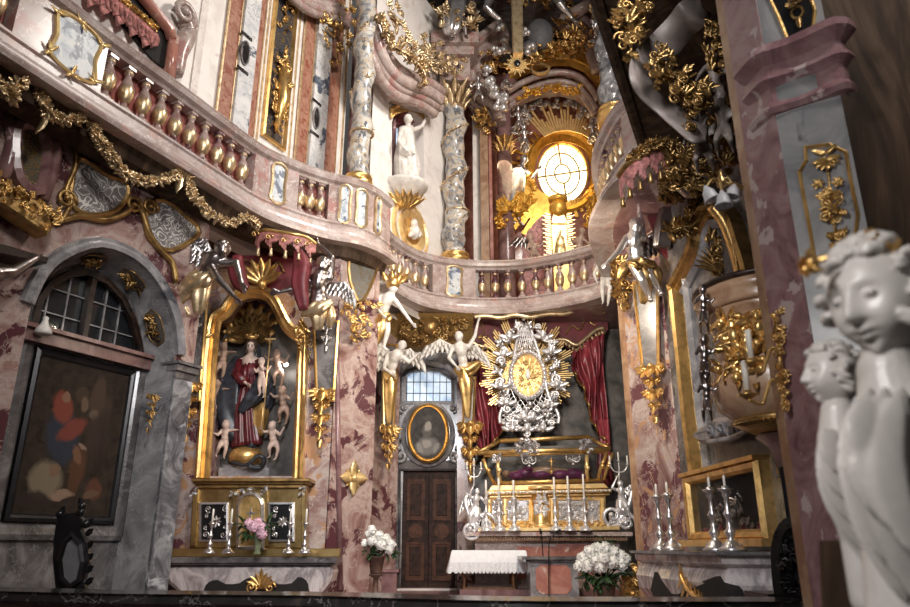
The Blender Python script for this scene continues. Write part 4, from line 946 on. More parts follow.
J = PJ(s0, 1.7, head=(251, 347, .10), neck=(250, 357, .06), chest=(249, 366, .06), pelvis=(249, 388, .04), lsh=(241, 361, .04), rsh=(258, 361, .06), lel=(236, 375, .12), lha=(247, 384, .26), rel=(264, 376, .10), rha=(262, 371, .24))
m = MB(); hm = MB(); body(m, J, 1.55, (.1, -1, -.15), hair=0); bake(m, 'body', 'pale_skin_paint', md, .014)
m = MB(); robe(m, [s0.pt(250, 360, .06), s0.pt(249, 372, .07), s0.pt(248, 386, .05), s0.pt(246, 405, .06), s0.pt(246, 425, .05), s0.pt(247, 446, .04)], [.09, .145, .12, .17, .19, .23], 13, .12, 78, .22, .8)
m.tube([J['lsh'], J['lel'], J['lha'].lerp(J['lel'], .2)], [.08, .085, .09], 10); m.tube([J['rsh'], J['rel'], J['rha'].lerp(J['rel'], .3)], [.08, .085, .085], 10); m.build('gown', 'crimson_paint', md)
m = MB(); R = frame_from((.1, -1, -.15)); hc = J['head']
robe(m, [hc+Vector((0, .06, .14)), hc+Vector((0, .09, .05)), hc+Vector((0, .13, -.12)), hc+Vector((0, .15, -.3))], [.05, .12, .14, .22], 7, .06, 30, .1, .8)
robe(m, [s0.pt(240, 358, -.02), s0.pt(235, 372, .02), s0.pt(230, 392, .05), s0.pt(229, 412, .05), s0.pt(234, 430, .03), s0.pt(238, 441, .02)], [.10, .17, .20, .19, .17, .10], 5, .2, 36, .5, .7)
robe(m, [s0.pt(262, 372, .0), s0.pt(264, 382, .10), s0.pt(258, 392, .18), s0.pt(250, 400, .22), s0.pt(240, 412, .20)], [.09, .15, .14, .11, .05], 5, .2, 30, .5, .8); robe(m, [s0.pt(262, 376, .0), s0.pt(266, 395, .02), s0.pt(262, 415, .02)], [.10, .15, .05], 4, .25, 24, .5, .7); m.build('mantle', 'blue_black_paint', md)
m = MB(); robe(m, [s0.pt(258, 398, .04), s0.pt(260, 412, .06), s0.pt(257, 428, .04), s0.pt(254, 440, .04)], [.08, .13, .12, .06], 5, .25, 26, .5, .8); robe(m, [s0.pt(231, 402, .0), s0.pt(229, 420, .02), s0.pt(233, 436, .0)], [.07, .12, .05], 4, .25, 26, .5, .8); m.build('gilt_lining', 'gold', md)
m = MB(); m.ball(hc+R @ Vector((0, -.035, .03)), (.112, .10, .125), 14, 10); m.ball(hc+R @ Vector((.075, -.01, -.06)), (.03, .03, .08), 8, 6); m.ball(hc+R @ Vector((-.075, -.01, -.06)), (.03, .03, .08), 8, 6); m.build('hair', 'dark_hair', md)
m = MB(); [m.ball(hc+R @ Vector((sx*.031, .088, .006)), (.016, .012, .008), 8, 6) for sx in (-1, 1)]; [m.ball(hc+R @ Vector((sx*.033, .088, .028)), (.022, .012, .004), 8, 6) for sx in (-1, 1)]; m.build('eyes', 'dark_hair', md)
m = MB(); m.tube([hc+R @ Vector((.0, -.03, .13)), hc+R @ Vector((0, -.03, .19))], [.09, .11], 12)
for k in range(8): an = k*PI/4; m.ball(hc+R @ Vector((.10*math.cos(an), .10*math.sin(an)-.03, .20)), .022, 6, 4)
m.build('crown', 'gold', md)
m = MB(); rot = lambda k: k
for k in range(3): robe(m, [s0.pt(239+k*5, 447, .08+.02*k), s0.pt(244+k*5, 444, .14)], [.10, .07], 4, .2, 16, .5, .6)
m.build('cloud_base', 'blue_black_paint', md)
ci = thing('christ_child_statue', 'small pale naked child held on the Madonna\'s arm', 'statue', s0.pt(262, 380)); m = MB()
J = PJ(s0, 1, head=(261.5, 362, .24), neck=(261.5, 367, .23), chest=(261.5, 370, .23), pelvis=(262, 379, .22), lsh=(259, 368.5, .23), rsh=(264.5, 368.5, .23), lel=(256, 372, .27), lha=(254, 368, .30), rel=(268, 370, .26), rha=(271, 366, .26), lkn=(259, 386, .32), lft=(260, 394, .28), rkn=(264, 387, .32), rft=(264, 396, .26))
body(m, J, .62, (-.2, -1, 0), True, hair=.05, curls=4, hands=False); bake(m, 'body', 'pale_skin_paint', ci, .012)
st = MB(); st.tube([s0.pt(270.5, 334, .34), s0.pt(262, 434, .30)], .012, 8); o = st.build('processional_staff', 'bright_gold'); tag(o, 'thin gilded staff with cross bar slanting beside the Madonna', 'staff')
st = MB(); a, z = s0.az(270.4, 339, .34); st.pbox(s0, a-.09, a+.09, z-.012, z+.012, .33, .35); st.ball(s0.w(a, z+.09, .34), .025, 6, 5); x = st.build('cross_bar', 'bright_gold', o); x['_w'] = o['_w']
# halo shell
hs = thing('shell_halo', 'large dark gold scalloped shell behind the Madonna\'s head', 'halo', s0.pt(251, 340, -.12)); m = MB(); a, z = s0.az(251, 334, -.12)
for k in range(11):
    an = PI/2+(k-5)*.40; L = .50 if abs(k-5) < 4 else .42; d = s0.u*math.cos(an)+Vector((0, 0, math.sin(an)))+s0.n*.12; m.leaf(s0.w(a, z, -.1), d, s0.n, L, .25, .3, .35, 6, .02); m.ball(s0.w(a, z, -.1)+d.normalized()*L*.98+s0.n*.10, .06, 7, 5)
m.build('ribs', 'dark_gold', hs)
for i, (x, y, fx, lab) in enumerate(((224, 356, 1, 'dark painted cherub high on the left of the Madonna, arm raised to her'), (277, 363, -1, 'dark painted cherub high on the right of the Madonna'), (217, 393, 1, 'dark painted cherub halfway up the left of the niche'), (282, 400, -1, 'dark painted cherub halfway up the right of the niche'), (226, 434, 1, 'pale cherub flying at the Madonna\'s feet, left side'), (272, 435, -1, 'pale cherub crouching at the Madonna\'s feet, right side'))):
    J = PJ(s0, 1, head=(x, y-9, .16), neck=(x, y-4.5, .12), chest=(x, y-1, .12), pelvis=(x-fx*2, y+8, .08), lsh=(x-4, y-3.5, .12), rsh=(x+4, y-3.5, .12), lel=(x-8, y-1+2*fx, .16), lha=(x-12, y-4+3*fx, .2), rel=(x+8, y-2-2*fx, .16), rha=(x+12, y-6+2*fx, .2), lkn=(x-5-fx*2, y+13, .16), lft=(x-6-fx*4, y+21, .06), rkn=(x+3-fx*3, y+14, .14), rft=(x+1-fx*3, y+23, .1))
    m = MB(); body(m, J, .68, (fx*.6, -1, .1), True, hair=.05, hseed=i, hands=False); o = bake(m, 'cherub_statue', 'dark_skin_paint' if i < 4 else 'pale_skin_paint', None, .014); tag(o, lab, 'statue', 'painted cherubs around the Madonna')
l = bpy.data.lights.new('niche_lamp_light', 'POINT'); l.energy = 8; l.color = (1, .93, .84); l.shadow_soft_size = .06; o = bpy.data.objects.new('niche_lamp_light', l); COL.objects.link(o); o.location = s0.pt(285, 366, .12)
lm = MB(); lm.ball(s0.pt(286, 364, .02), .05, 10, 8); tag(lm.build('niche_lamp', 'opal_white'), 'small round lamp on the niche wall behind the upper right cherub', 'lamp')
# retable
r = thing('altar_retable', 'brass altar retable with tabernacle door and silver filigree panels', 'retable', FB.pt(248, 548)); P = FB
def trap(P, xl, xr, yt, yb, d0, d1, mb, bev=.01, xl2=None, xr2=None):
    mb.prism(P, [P.az(xl2 or xl, yb, d1), P.az(xr2 or xr, yb, d1), P.az(xr, yt, d1), P.az(xl, yt, d1)], d0, d1, bev)
m = MB(); trap(P, 195, 306, 485, 548, -.1, .12, m, xl2=190, xr2=306); m.build('body', 'brass', r)
m = MB(); trap(P, 191, 310, 478, 481.5, -.2, .30, m); trap(P, 193, 308, 481.5, 484, -.2, .24, m); trap(P, 195, 306, 484, 488, -.2, .18, m); m.build('cornice', 'dark_gold', r)
for x0, x1, lab in ((193, 198, 0), (232, 237, 0), (262, 267, 0), (301, 306, 0)):
    m = MB(); trap(P, x0, x1, 489, 546, .1, .19, m, xl2=x0-3 if x0 < 200 else x0, xr2=x1-3 if x0 < 200 else x1); o = m.build('pilaster', 'brass', r); m = MB(); a, z = P.az((x0+x1)/2, 491, .2); cluster(m, P, [(a-.06, z-.07), (a+.06, z-.07), (a+.06, z+.05), (a-.06, z+.05)], 10, .05, .2, .02, x0); m.build('capital', 'silver', o)
for x0, x1 in ((200, 228), (269, 294)):
    pts = rect(P, x0, 503, x1, 541, .14); m = MB(); m.prism(P, pts, .1, .14); o = m.build('panel', 'dark_metal', r); m = MB(); m.frame(P, pts, [(-.01, .1), (-.01, .16), (.02, .165), (.02, .1)]); ca = (pts[0][0]+pts[1][0])/2; cz = (pts[0][1]+pts[2][1])/2; hw = (pts[1][0]-pts[0][0])/2; hh = (pts[2][1]-pts[0][1])/2
    for sx in (-1, 1):
        for sz in (-1, 1): m.spiral(P, ca+sx*hw*.62, cz+sz*hh*.68, hw*.26, 1.3, sx, sx*sz, .010, .15, .1); m.spiral(P, ca+sx*hw*.68, cz+sz*hh*.30, hw*.16, 1.2, sz, -sx*sz, .008, .15, .1)
    for k in range(8): an = k*PI/4; m.leaf(P.w(ca, cz, .15), P.u*math.cos(an)+Vector((0, 0, math.sin(an))), P.n, hw*.45, .05, .05, .2, 3)
    m.build('filigree', 'silver', o)
arc = [P.az(240, 546, .2), P.az(261, 546, .2), P.az(261, 505, .2)]+[P.az(250.5+10.5*math.cos(t), 505-10*math.sin(t), .2) for t in (.5, 1.1, PI/2, 2.0, 2.6)]+[P.az(240, 505, .2)]
m = MB(); m.prism(P, arc, .1, .20, .01); o = m.build('tabernacle_door', 'gold', r); m = MB(); m.frame(P, arc, [(-.05, .1), (-.05, .22), (-.01, .25), (.01, .2), (.01, .1)]); ax_, az_ = P.az(250.5, 515, .22); m.pbox(P, ax_-.012, ax_+.012, az_-.22, az_+.1, .2, .225); m.pbox(P, ax_-.06, ax_+.06, az_+.02, az_+.04, .2, .225); m.build('cross_relief', 'silver', o)
m = MB(); cluster(m, P, rect(P, 240, 489, 261, 494, .22), 14, .06, .2, .04, 3); m.build('keystone', 'silver', r)
m = MB(); P2 = front(11.0); trap(P2, 163, 340, 548.5, 557, -.05, .05, m); o = m.build('altar_step', 'brass'); tag(o, 'polished brass ledge along the back of the left altar table', 'ledge')
# mensa
def mensa(label, P, outl, yt, ys, mat, recess_shade=None, orn=None, d0=-.5, d1=.0, over=.08):
    root = thing('altar_table', label, 'altar', P.w(*P.az(sum(p[0] for p in outl)/len(outl), 600), -.2)); root['_w'] = tuple(root.location)
    xs = [p[0] for p in outl]; m = MB(); a0 = P.az(min(xs)-2, ys)[0]; a1 = P.az(max(xs)+2, ys)[0]; z1 = P.az(250, yt)[1]; z0 = P.az(250, ys)[1]
    m.pbox(P, a0-.03, a1+.03, z0+.03, z1, d0, d1+over); m.pbox(P, a0, a1, z0, z0+.03, d0, d1+over*.5); m.build('slab', 'grey_marble', root)
    m = MB(); m.prism(P, lop(P, outl), d0, d1, .05); m.build('body', mat, root)
    if recess_shade: m = MB(); m.prism(P, lop(P, recess_shade, d1, 2), d1-.02, d1+.012); m.build('recess_shade', 'dark_void', root)  # flat near-black plate on the front, shade of the hollow as colour
    if orn: m = MB(); orn(m); m.build('gilt_ornament', 'gold', root)
    return root
P = FM
def orn(m):
    a, z = P.az(260, 592, .06)
    for k in range(7): an = PI/2+(k-3)*.38; m.leaf(P.w(a, z+.05, .05), P.u*math.cos(an)+Vector((0, 0, math.sin(an))), P.n, .22 if k != 3 else .27, .07, .15, .2, 4)
    for s_ in (-1, 1): m.spiral(P, a+s_*.13, z+.06, .08, 1.4, 0, s_, .016, .05)
mensa('left altar table of grey and white striped marble with scrolled sides', FM, ((164, 566), (163, 574), (168, 584), (177, 592), (180, 612), (318, 612), (322, 592), (330, 582), (333, 572), (331, 565)), 557, 565, 'striped_marble', ((206, 604), (204, 590), (209, 582), (218, 580), (226, 584), (240, 583), (248, 578), (268, 578), (278, 584), (292, 583), (298, 577), (306, 580), (309, 590), (304, 604)), orn)
# candlesticks
def candlestick_mesh(h, name='candlestick'):
    m = MB(); k = h/.5
    m.lathe((0, 0, 0), [(r_*k*1.35, z*k) for r_, z in ((.075, 0), (.078, .015), (.055, .04), (.035, .07), (.018, .10), (.03, .13), (.034, .15), (.016, .18), (.014, .24), (.024, .27), (.026, .29), (.013, .32), (.012, .40), (.022, .43), (.018, .45), (.042, .47), (.045, .48), (.02, .485), (.02, .50))], 14)
    for q in range(3): a = q*2*PI/3; m.spiral(Plane((0, 0), (math.cos(a), math.sin(a))), .06*k, .035*k, .03*k, 1.2, 0, 1, .008*k, 0, 0, 10); m.ball((.075*k*math.cos(a), .075*k*math.sin(a), .012*k), .02*k, 6, 4)
    for z in (.14, .28): 
        for q in range(6): a = q*PI/3; m.ball((.033*k*math.cos(a), .033*k*math.sin(a), z*k), .009*k, 5, 4)
    return m
CS = {}
def candlestick(label, p, h, ch, mat='silver', group=None, cr=.014):
    key = (round(h, 2), mat, round(ch, 2))
    r = thing('candlestick', label, 'candlestick', p, group)
    if key not in CS:
        m = candlestick_mesh(h); o = m.build('stick', mat); o.data.transform(Matrix.Translation(o.location)); c = MB(); c.lathe((0, 0, h*.985), [(cr, 0), (cr, ch), (cr*.5, ch+.008)], 10); c.tube([(0, 0, h+ch-.015), (0, 0, h+ch+.012)], .002, 4); w = c.build('candle', 'wax'); w.data.transform(Matrix.Translation(w.location)); CS[key] = (o.data, w.data); bpy.data.objects.remove(o); bpy.data.objects.remove(w)
    for nm, d in zip(('stick', 'candle'), CS[key]): o = bpy.data.objects.new(nm, d); COL.objects.link(o); o.parent = r
    r.rotation_euler.z = rnd(0, 2)
    return r
def stick_at(label, px, yb, ysock, yc, Y, **k):
    b = atY(px, yb, Y); s = atY(px, ysock, Y); c = atY(px, yc, Y); return candlestick(label, tuple(b), s.z-b.z, c.z-s.z, **k)
g_ = 'silver candlesticks on the left altar'
for x, lab in ((209, 'leftmost silver candlestick on the left altar'), (228, 'second silver candlestick from the left on the left altar'), (288, 'silver candlestick on the left altar just right of the flower vase'), (304, 'rightmost silver candlestick on the left altar')):
    stick_at(lab, x, 553.5, 522, 509, 10.62, group=g_)
def blooms(mb, cs, r, seed=0, layers=(14, .5)):
    rr = random.Random(seed)
    for c in cs:
        c = Vector(c)
        for k in range(60):
            d = Vector((rr.gauss(0, 1), rr.gauss(0, 1), rr.gauss(0, 1))).normalized(); t = d.orthogonal().normalized(); t = t*math.cos(k)+d.cross(t)*math.sin(k); mb.leaf(c+d*r*.88-t*r*.12, t+d*.25, d, r*.36, r*.30, .2, .3, 2)
        mb.ball(c, r*.88, 10, 8)
def leaves(mb, cs, L, n, seed=0, down=0):
    rr = random.Random(seed)
    for c in cs:
        for k in range(n):
            d = Vector((rr.gauss(0, 1), rr.gauss(0, .8), rr.gauss(0, .6)-down)).normalized(); p = Vector(c)+d*L*.3; mb.leaf(p, d, Vector((0, 0, 1)), L*rr.uniform(.8, 1.3), L*.5, -.3, .2, 5)
v = thing('flower_vase', 'green glass vase of pink flowers on the left altar', 'vase', tuple(atY(257, 554.5, 10.5))); b = Vector(v['_w']); m = MB(); m.lathe(b, [(.045, 0), (.05, .02), (.035, .06), (.05, .16), (.075, .27), (.08, .28), (.07, .28), (.03, .05)], 14); m.build('vase', 'glass_green', v)
Pf = front(10.5); m = MB(); blooms(m, [Pf.pt(x, y, d) for x, y, d in ((254, 527, .1), (262, 528, .08), (258, 523, .0), (262, 534, .1), (249, 524, .05))], .075, 3); m.build('flower_heads', 'petal_pink', v)
m = MB(); leaves(m, [Pf.pt(x, y) for x, y in ((246, 530), (250, 534), (257, 535), (264, 530), (267, 524), (244, 524))], .12, 9, 4); m.build('leaves', 'leaf_green', v)
# ------------------------------------------------------------------ herm shafts, pendants
def herm(label, P, tl, tr, bl, br, d, shaft='grey_marble', gm='gold', pend=None, plab=None):
    pts = [P.az(*p, d) for p in (bl, br, tr, tl)]; r = thing('herm_pilaster', label, 'pilaster', P.w((pts[0][0]+pts[1][0])/2, pts[0][1], 0))
    m = MB(); m.prism(P, pts, .0, d, .02); m.build('shaft', shaft, r)
    m = MB(); m.frame(P, pts, [(-.025, d-.03), (-.025, d+.02), (.0, d+.035), (.02, d+.01), (.02, d-.03)]); m.build('gilt_border', gm, r)
    if pend:
        m = MB(); a, zt = P.az(pend[0], pend[1], d); _, zb = P.az(pend[0], pend[2], d); a2, _ = P.az(pend[0]+pend[3], pend[1], d); pendant(m, P, a, zt, zb, (a2-a), d+.03); m.build('gilt_drop', gm, r)
    return r
P = Plane((-4.3, 11.0), (-3.75, 11.1)); herm('grey herm shaft with gilded drop to the left of the Madonna niche', P, (188, 300), (207, 298), (185, 400), (199, 400), .12, pend=(192, 385, 445, 20))
herm('grey herm shaft with gilded drop to the right of the Madonna niche', PBw, (314, 322), (338, 322), (317, 400), (333, 400), .25, pend=(323, 392, 449, 22))
# ------------------------------------------------------------------ bronze-silver angels over the niche
PA5 = front(10.6)
def angel(label, P, J, h, face, mat, clothmat=None, cloth=None, wings=(), name='angel_statue', putto=False, voxel=.016, hair=.05, hseed=1, extra=None, group=None, wmat=None, hup=(0, 0, 1)):
    r = thing(name, label, 'statue', P.pt(*J['pelvis']), group); m = MB(); JJ = PJ(P, h, **J); body(m, JJ, h, face, putto, hair=hair, curls=4, hseed=hseed, head_up=hup); bake(m, 'body', mat, r, voxel)
    if cloth:
        m = MB()
        for pts, rad, fo_ in cloth: robe(m, [P.pt(*p) for p in pts], rad, fo_, .2, 30, .4, .7)
        m.build('drapery', clothmat or mat, r)
    for w in wings:
        m = MB(); wing(m, P.pt(*w[0]), P.pt(*w[1]), P.pt(*w[2]), w[3], w[4], w[5] if len(w) > 5 else 8, GT); m.build('wing', wmat or mat, r)
    if extra: extra(r)
    return r
angel('bronze-silver angel left of the Madonna niche bending down with one arm', front(9.75), dict(head=(222, 250, .35), neck=(217, 256, .3), chest=(211, 263, .26), pelvis=(202, 278, .15), lsh=(205, 256, .2), rsh=(221, 263, .3), lel=(218, 278, .4), lha=(234, 296, .42), rel=(236, 262, .3), rha=(242, 284, .35)), 2.0, (.5, -1, -.2), 'bronze_silver', 'pale_gold',
      [(((179, 308, .1), (183, 294, .15), (192, 285, .2), (204, 279, .25), (214, 272, .2)), [.03, .09, .13, .12, .04], 5), (((184, 286, .1), (194, 278, .2), (206, 272, .25)), [.04, .09, .05], 4), (((203, 280, .15), (200, 296, .15), (198, 314, .1)), [.13, .12, .05], 6), (((188, 290, .05), (182, 304, .05), (190, 316, .05)), [.06, .07, .02], 4)],
      (((206, 258, .1), (190, 240, .1), (160, 244, .15), (-.3, 0, -1), .36, 9), ((212, 254, .05), (206, 240, .05), (190, 236, .1), (-.3, 0, -1), .28, 8)), wmat='silver')
angel('polished silver angel right of the Madonna niche with one arm raised to the balcony', PA5, dict(head=(323, 266, .40), neck=(321, 274, .35), chest=(319, 283, .34), pelvis=(318, 301, .25), lsh=(311, 279, .30), rsh=(330, 278, .34), lel=(297, 288, .40), lha=(280, 292, .42), rel=(332, 258, .34), rha=(319, 245, .30)), 2.0, (-.2, -1, -.1), 'bronze_silver', 'pale_gold',
      [(((302, 316, .25), (310, 312, .32), (320, 307, .36), (332, 301, .3)), [.03, .09, .11, .04], 5), (((319, 304, .25), (318, 316, .26), (318, 330, .2)), [.13, .11, .05], 6), (((328, 304, .2), (331, 316, .2), (329, 328, .15)), [.06, .07, .02], 4)],
      (((330, 284, .12), (344, 283, .12), (351, 290, .12), (-.35, 0, -1), .32, 8), ((311, 282, .12), (303, 268, .1), (299, 280, .1), (.15, 0, -1), .36, 8)), wmat='silver')
for x, y0, y1, Pq, lab in ((328, 318, 352, PBw, 'silver leaf drop at the top of the right herm shaft beside the niche'), (199, 306, 338, Plane((-4.3, 11.0), (-3.75, 11.1)), 'silver leaf drop at the top of the left herm shaft beside the niche')):
    m = MB(); a, zt = Pq.az(x, y0, .3); pendant(m, Pq, a, zt, Pq.az(x, y1, .3)[1], .22, .32, 3); tag(m.build('silver_drop', 'silver'), lab, 'ornament')
# gilt scroll consoles beside shoulders
for (x, y, lab, P, w) in ((308, 342, 'gilded acanthus scroll at the right shoulder of the niche frame', PBw, 16), (359, 318, 'gilded rococo capital on the rose pilaster right of the niche', PC, 34)):
    r = MB(); pts = lop(P, ((x-w/2, y-16), (x+w/2, y-16), (x+w*.45, y+8), (x+2, y+34 if w > 20 else y+20), (x-4, y+34 if w > 20 else y+20), (x-w*.5, y+6)), .1); cluster(r, P, pts, 60 if w > 20 else 20, .13, .08, .2 if w > 20 else .1, x); o = r.build('gilt_capital', 'gold'); tag(o, lab, 'capital')
# canopy over the niche
r = thing('canopy', 'crimson canopy with tasselled coral valance above the Madonna niche', 'canopy', FB.pt(285, 250)); P = front(10.3)
m = MB(); vp = [P.pt(x, y, d) for x, y, d in ((256, 232, .0), (266, 230, .15), (280, 232, .22), (294, 234, .22), (306, 237, .15), (316, 244, .05))]; vq = smoothpath(vp, 6)
for i in range(0, len(vq)-1, 1):
    t = (vq[i+1]-vq[i]).normalized(); L = .30 if (i//3) % 2 == 0 else .2; L *= (1-.3*abs((i % 6)-2.5)/2.5); a, b = vq[i], vq[i+1]; m.add([a, b, b-Vector((0, 0, L)), a-Vector((0, 0, L))]+[p+Vector((0, .03, 0)) for p in (a, b, b-Vector((0, 0, L)), a-Vector((0, 0, L)))], [(0, 1, 2, 3), (7, 6, 5, 4), (0, 4, 5, 1), (1, 5, 6, 2), (2, 6, 7, 3), (3, 7, 4, 0)], False)
m.build('valance', 'rosy_cloth', r); m = MB(); m.tube(vq, .03, 6)
for i in range(2, len(vq)-1, 6): m.spiral(P, (vq[i]-P.o).dot(P.u), vq[i].z-.13, .06, 1.2, 0, 1, .012, .22)
m.build('gilt_trim', 'gold', r)
for i in range(3, len(vq)-1, 6): m = MB(); c = vq[i]-Vector((0, .0, .30)); m.lathe(c-Vector((0, 0, .12)), [(.02, 0), (.035, .01), (.02, .09), (.028, .11), (.01, .13)], 8); m.build('tassel', 'pale_gold', r)
m = MB(); m.prism(PBw, lop(PBw, ((238, 282), (234, 262), (246, 240), (262, 230), (290, 230), (304, 246), (302, 270), (290, 290)), .05, 3), -.1, .06); m.build('cloth_back', 'canopy_cloth', r)
m = MB(); m.tube(smoothpath([PBw.pt(x, y, .1) for x, y in ((244, 280), (240, 262), (250, 262), (256, 272), (262, 280), (270, 270), (278, 262), (284, 272))]), .02, 6); m.build('embroidery', 'dark_gold', r)
m = MB(); robe(m, [P.pt(238, 256, .1), P.pt(236, 268, .12), P.pt(240, 282, .12), P.pt(246, 290, .1)], [.07, .12, .11, .06], 5, .2, 24, .2, .7); robe(m, [P.pt(298, 250, .1), P.pt(302, 266, .12), P.pt(300, 284, .12), P.pt(304, 310, .1)], [.07, .13, .12, .06], 5, .2, 24, .2, .7); m.build('side_drape', 'canopy_cloth', r)
# pilaster C console panel and cross ornament
panel('grey gilded shield panel on the pink console below the balcony corner', PC, ((349, 262), (358, 257), (375, 260), (376, 267), (369, 287), (362, 299), (357, 300), (350, 281)), .05, 'grey_gold_inlay', 'dark_gold', name='shield_cartouche', k=2, fw=.035)
m = MB(); m.prism(PC, lop(PC, ((334, 250), (384, 250), (378, 275), (372, 300), (338, 300), (340, 275))), -.05, .05, .02); tag(m.build('console', 'pink_stone'), 'pink stone console block carrying the balcony corner', 'console')
m = MB(); cluster(m, PC, lop(PC, ((357, 256), (378, 252), (378, 261), (357, 260)), .1), 12, .10, .08, .06, 9); tag(m.build('gilt_crest', 'dark_gold'), 'small gilded crest above the grey shield panel', 'ornament')
m = MB(); a, z = PC.az(353, 478, .03)
for k in range(4): an = k*PI/2+.0; dv = PC.u*math.cos(an)+Vector((0, 0, math.sin(an))); m.leaf(PC.w(a, z, .03), dv, PC.n, .27, .17, .1, .2, 5); dv = PC.u*math.cos(an+PI/4)+Vector((0, 0, math.sin(an+PI/4))); m.leaf(PC.w(a, z, .02), dv, PC.n, .19, .07, .1, .2, 4)
m.ball(PC.w(a, z, .06), .05, 8, 6); tag(m.build('gilt_rosette', 'bright_gold'), 'gilded cross-shaped rosette on the rose marble pilaster', 'ornament')
m = MB(); m.tube([PC.pt(336, 320, .0), PC.pt(340, 590, .0)], .05, 6); tag(m.build('corner_bead', 'wine_marble'), 'dark red marble bead edging the left altar wall', 'moulding')
# ------------------------------------------------------------------ door bay
dz0 = dh[0][1]; P = PD; ca = (dh[0][0]+dh[2][0])/2; dw = (dh[2][0]-dh[0][0])/2; dH = dh[1][1]
m = MB(); m.frame(P, [(dh[0][0], FL), dh[1], dh[2], (dh[3][0], FL)], [(-.22, 0), (-.22, .05), (-.16, .08), (-.05, .06), (-.03, .09), (0, .05), (0, -.1), (-.22, -.1)], closed=False); struct(m.build('trim_5', 'grey_marble'))
for sg, nm in ((-1, 'door_1'), (1, 'door_2')):
    a0, a1 = (ca-dw+.01, ca-.006) if sg < 0 else (ca+.006, ca+dw-.01); m = MB(); m.pbox(P, a0, a1, FL+.02, dH-.01, -.12, -.06); d = struct(m.build(nm, 'door_wood')); mid = (a0+a1)/2; hw = (a1-a0)/2; H = dH-FL
    for z0, z1 in ((.08, .38), (.58, .92)):
        pts = [(mid-hw*.62, FL+H*z0), (mid+hw*.62, FL+H*z0), (mid+hw*.62, FL+H*z1), (mid-hw*.62, FL+H*z1)]; m = MB(); m.prism(P, pts, -.07, -.05); m.frame(P, pts, [(-.02, -.07), (-.02, -.03), (.02, -.03), (.02, -.07)]); m.build('panel', 'inlay_wood', d)
        ins = [(mid-hw*.42, FL+H*(z0+.03)), (mid+hw*.42, FL+H*(z0+.03)), (mid+hw*.42, FL+H*(z1-.03)), (mid-hw*.42, FL+H*(z1-.03))]; m = MB(); m.prism(P, ins, -.055, -.04, .01); m.build('raised_field', 'door_wood', d)
    m = MB(); m.prism(P, [(mid+.15*math.cos(t*PI/8), FL+H*.48+.15*math.sin(t*PI/8)) for t in range(16)], -.07, -.045); m.build('roundel', 'inlay_wood', d)
m = MB(); m.pbox(P, dh[0][0]-.05, dh[2][0]+.05, FL-.01, FL+.03, -.1, .25); struct(m.build('trim_6', 'pale_stone'))
m = MB(); m.pbox(P, dh[0][0]-.05, dh[2][0]+.05, FL-.05, dH+.1, -.45, -.35); struct(m.build('wall_behind_door', 'dark_void'))
# window over the door
r = struct((lambda m: (m.frame(P, wh, [(-.03, -.1), (-.03, .03), (.04, .04), (.04, -.1)]), m.build('window_3', 'grey_marble'))[1])(MB())); m = MB(); m.prism(P, wh, -.24, -.22); m.build('pane', 'blue_daylight', r)
m = MB(); xs = [p[0] for p in wh]; zs = [p[1] for p in wh]
for i in range(1, 8): a = min(xs)+(max(xs)-min(xs))*i/8; m.pbox(P, a-.008, a+.008, min(zs), max(zs)-.0-.12*abs(i-4)/4, -.2, -.18)
for i in (1, 2): z = min(zs)+(max(zs)-min(zs))*i/3; m.pbox(P, min(xs)+.02, max(xs)-.02, z-.008, z+.008, -.2, -.18)
m.build('grille', 'dark_metal', r)
m = MB(); m.tube([P.pt(x, y, .12) for x, y in ((397, 378), (404, 367), (426, 362), (448, 367), (456, 378))], .07, 6); struct(m.build('trim_7', 'light_grey_marble'))
# portrait
r = thing('portrait', 'oval portrait of a veiled grey woman in a gilt frame above the door', 'painting', P.pt(428, 461)); Pd = .30
bl = []
for (px, py, rx, ry, rot, col) in ((428, 446, .30, .22, 0, (.20, .19, .18)), (427, 430, .13, .20, 0, (.13, .12, .11)), (428, 426, .09, .12, 0, (.36, .33, .30)), (428, 418, .11, .07, 0, (.10, .09, .085)), (427, 444, .12, .10, 0, (.33, .31, .28)), (420, 448, .06, .14, .5, (.27, .26, .24)), (436, 448, .06, .14, -.5, (.27, .26, .24))):
    a, z = P.az(px, py, Pd); bl.append((a, z, rx, ry, rot, col))
painting_mat('oval_portrait_oil', (.085, .08, .078), bl, P)
m = MB(); m.prism(P, ell(P, 428, 433, 18.5, 26.5, 32, Pd), Pd-.06, Pd); m.build('canvas', 'oval_portrait_oil', r)
m = MB(); m.frame(P, ell(P, 428, 433, 20.5, 29, 40, Pd), [(-.02, Pd-.1), (-.02, Pd), (.01, Pd+.05), (.04, Pd+.02), (.055, Pd+.03), (.07, Pd), (.07, Pd-.06)]); m.build('gilt_frame', 'gold', r)
m = MB(); m.frame(P, ell(P, 428, 434, 27, 33, 32, .1), [(0, 0), (0, .14), (.06, .18), (.12, .1), (.12, 0)]); m.prism(P, ell(P, 428, 434, 23, 31, 32, .1), 0, .12)
for sg in (-1, 1): m.spiral(P, *P.az(428+sg*27, 456, .1), .18, 1.3, PI/2, -sg, .05, .1); m.spiral(P, *P.az(428+sg*25, 408, .1), .10, 1.3, -PI/2, sg, .03, .1)
tag(m.build('cartouche', 'light_grey_marble'), 'grey stone scrolled surround behind the oval portrait', 'surround')
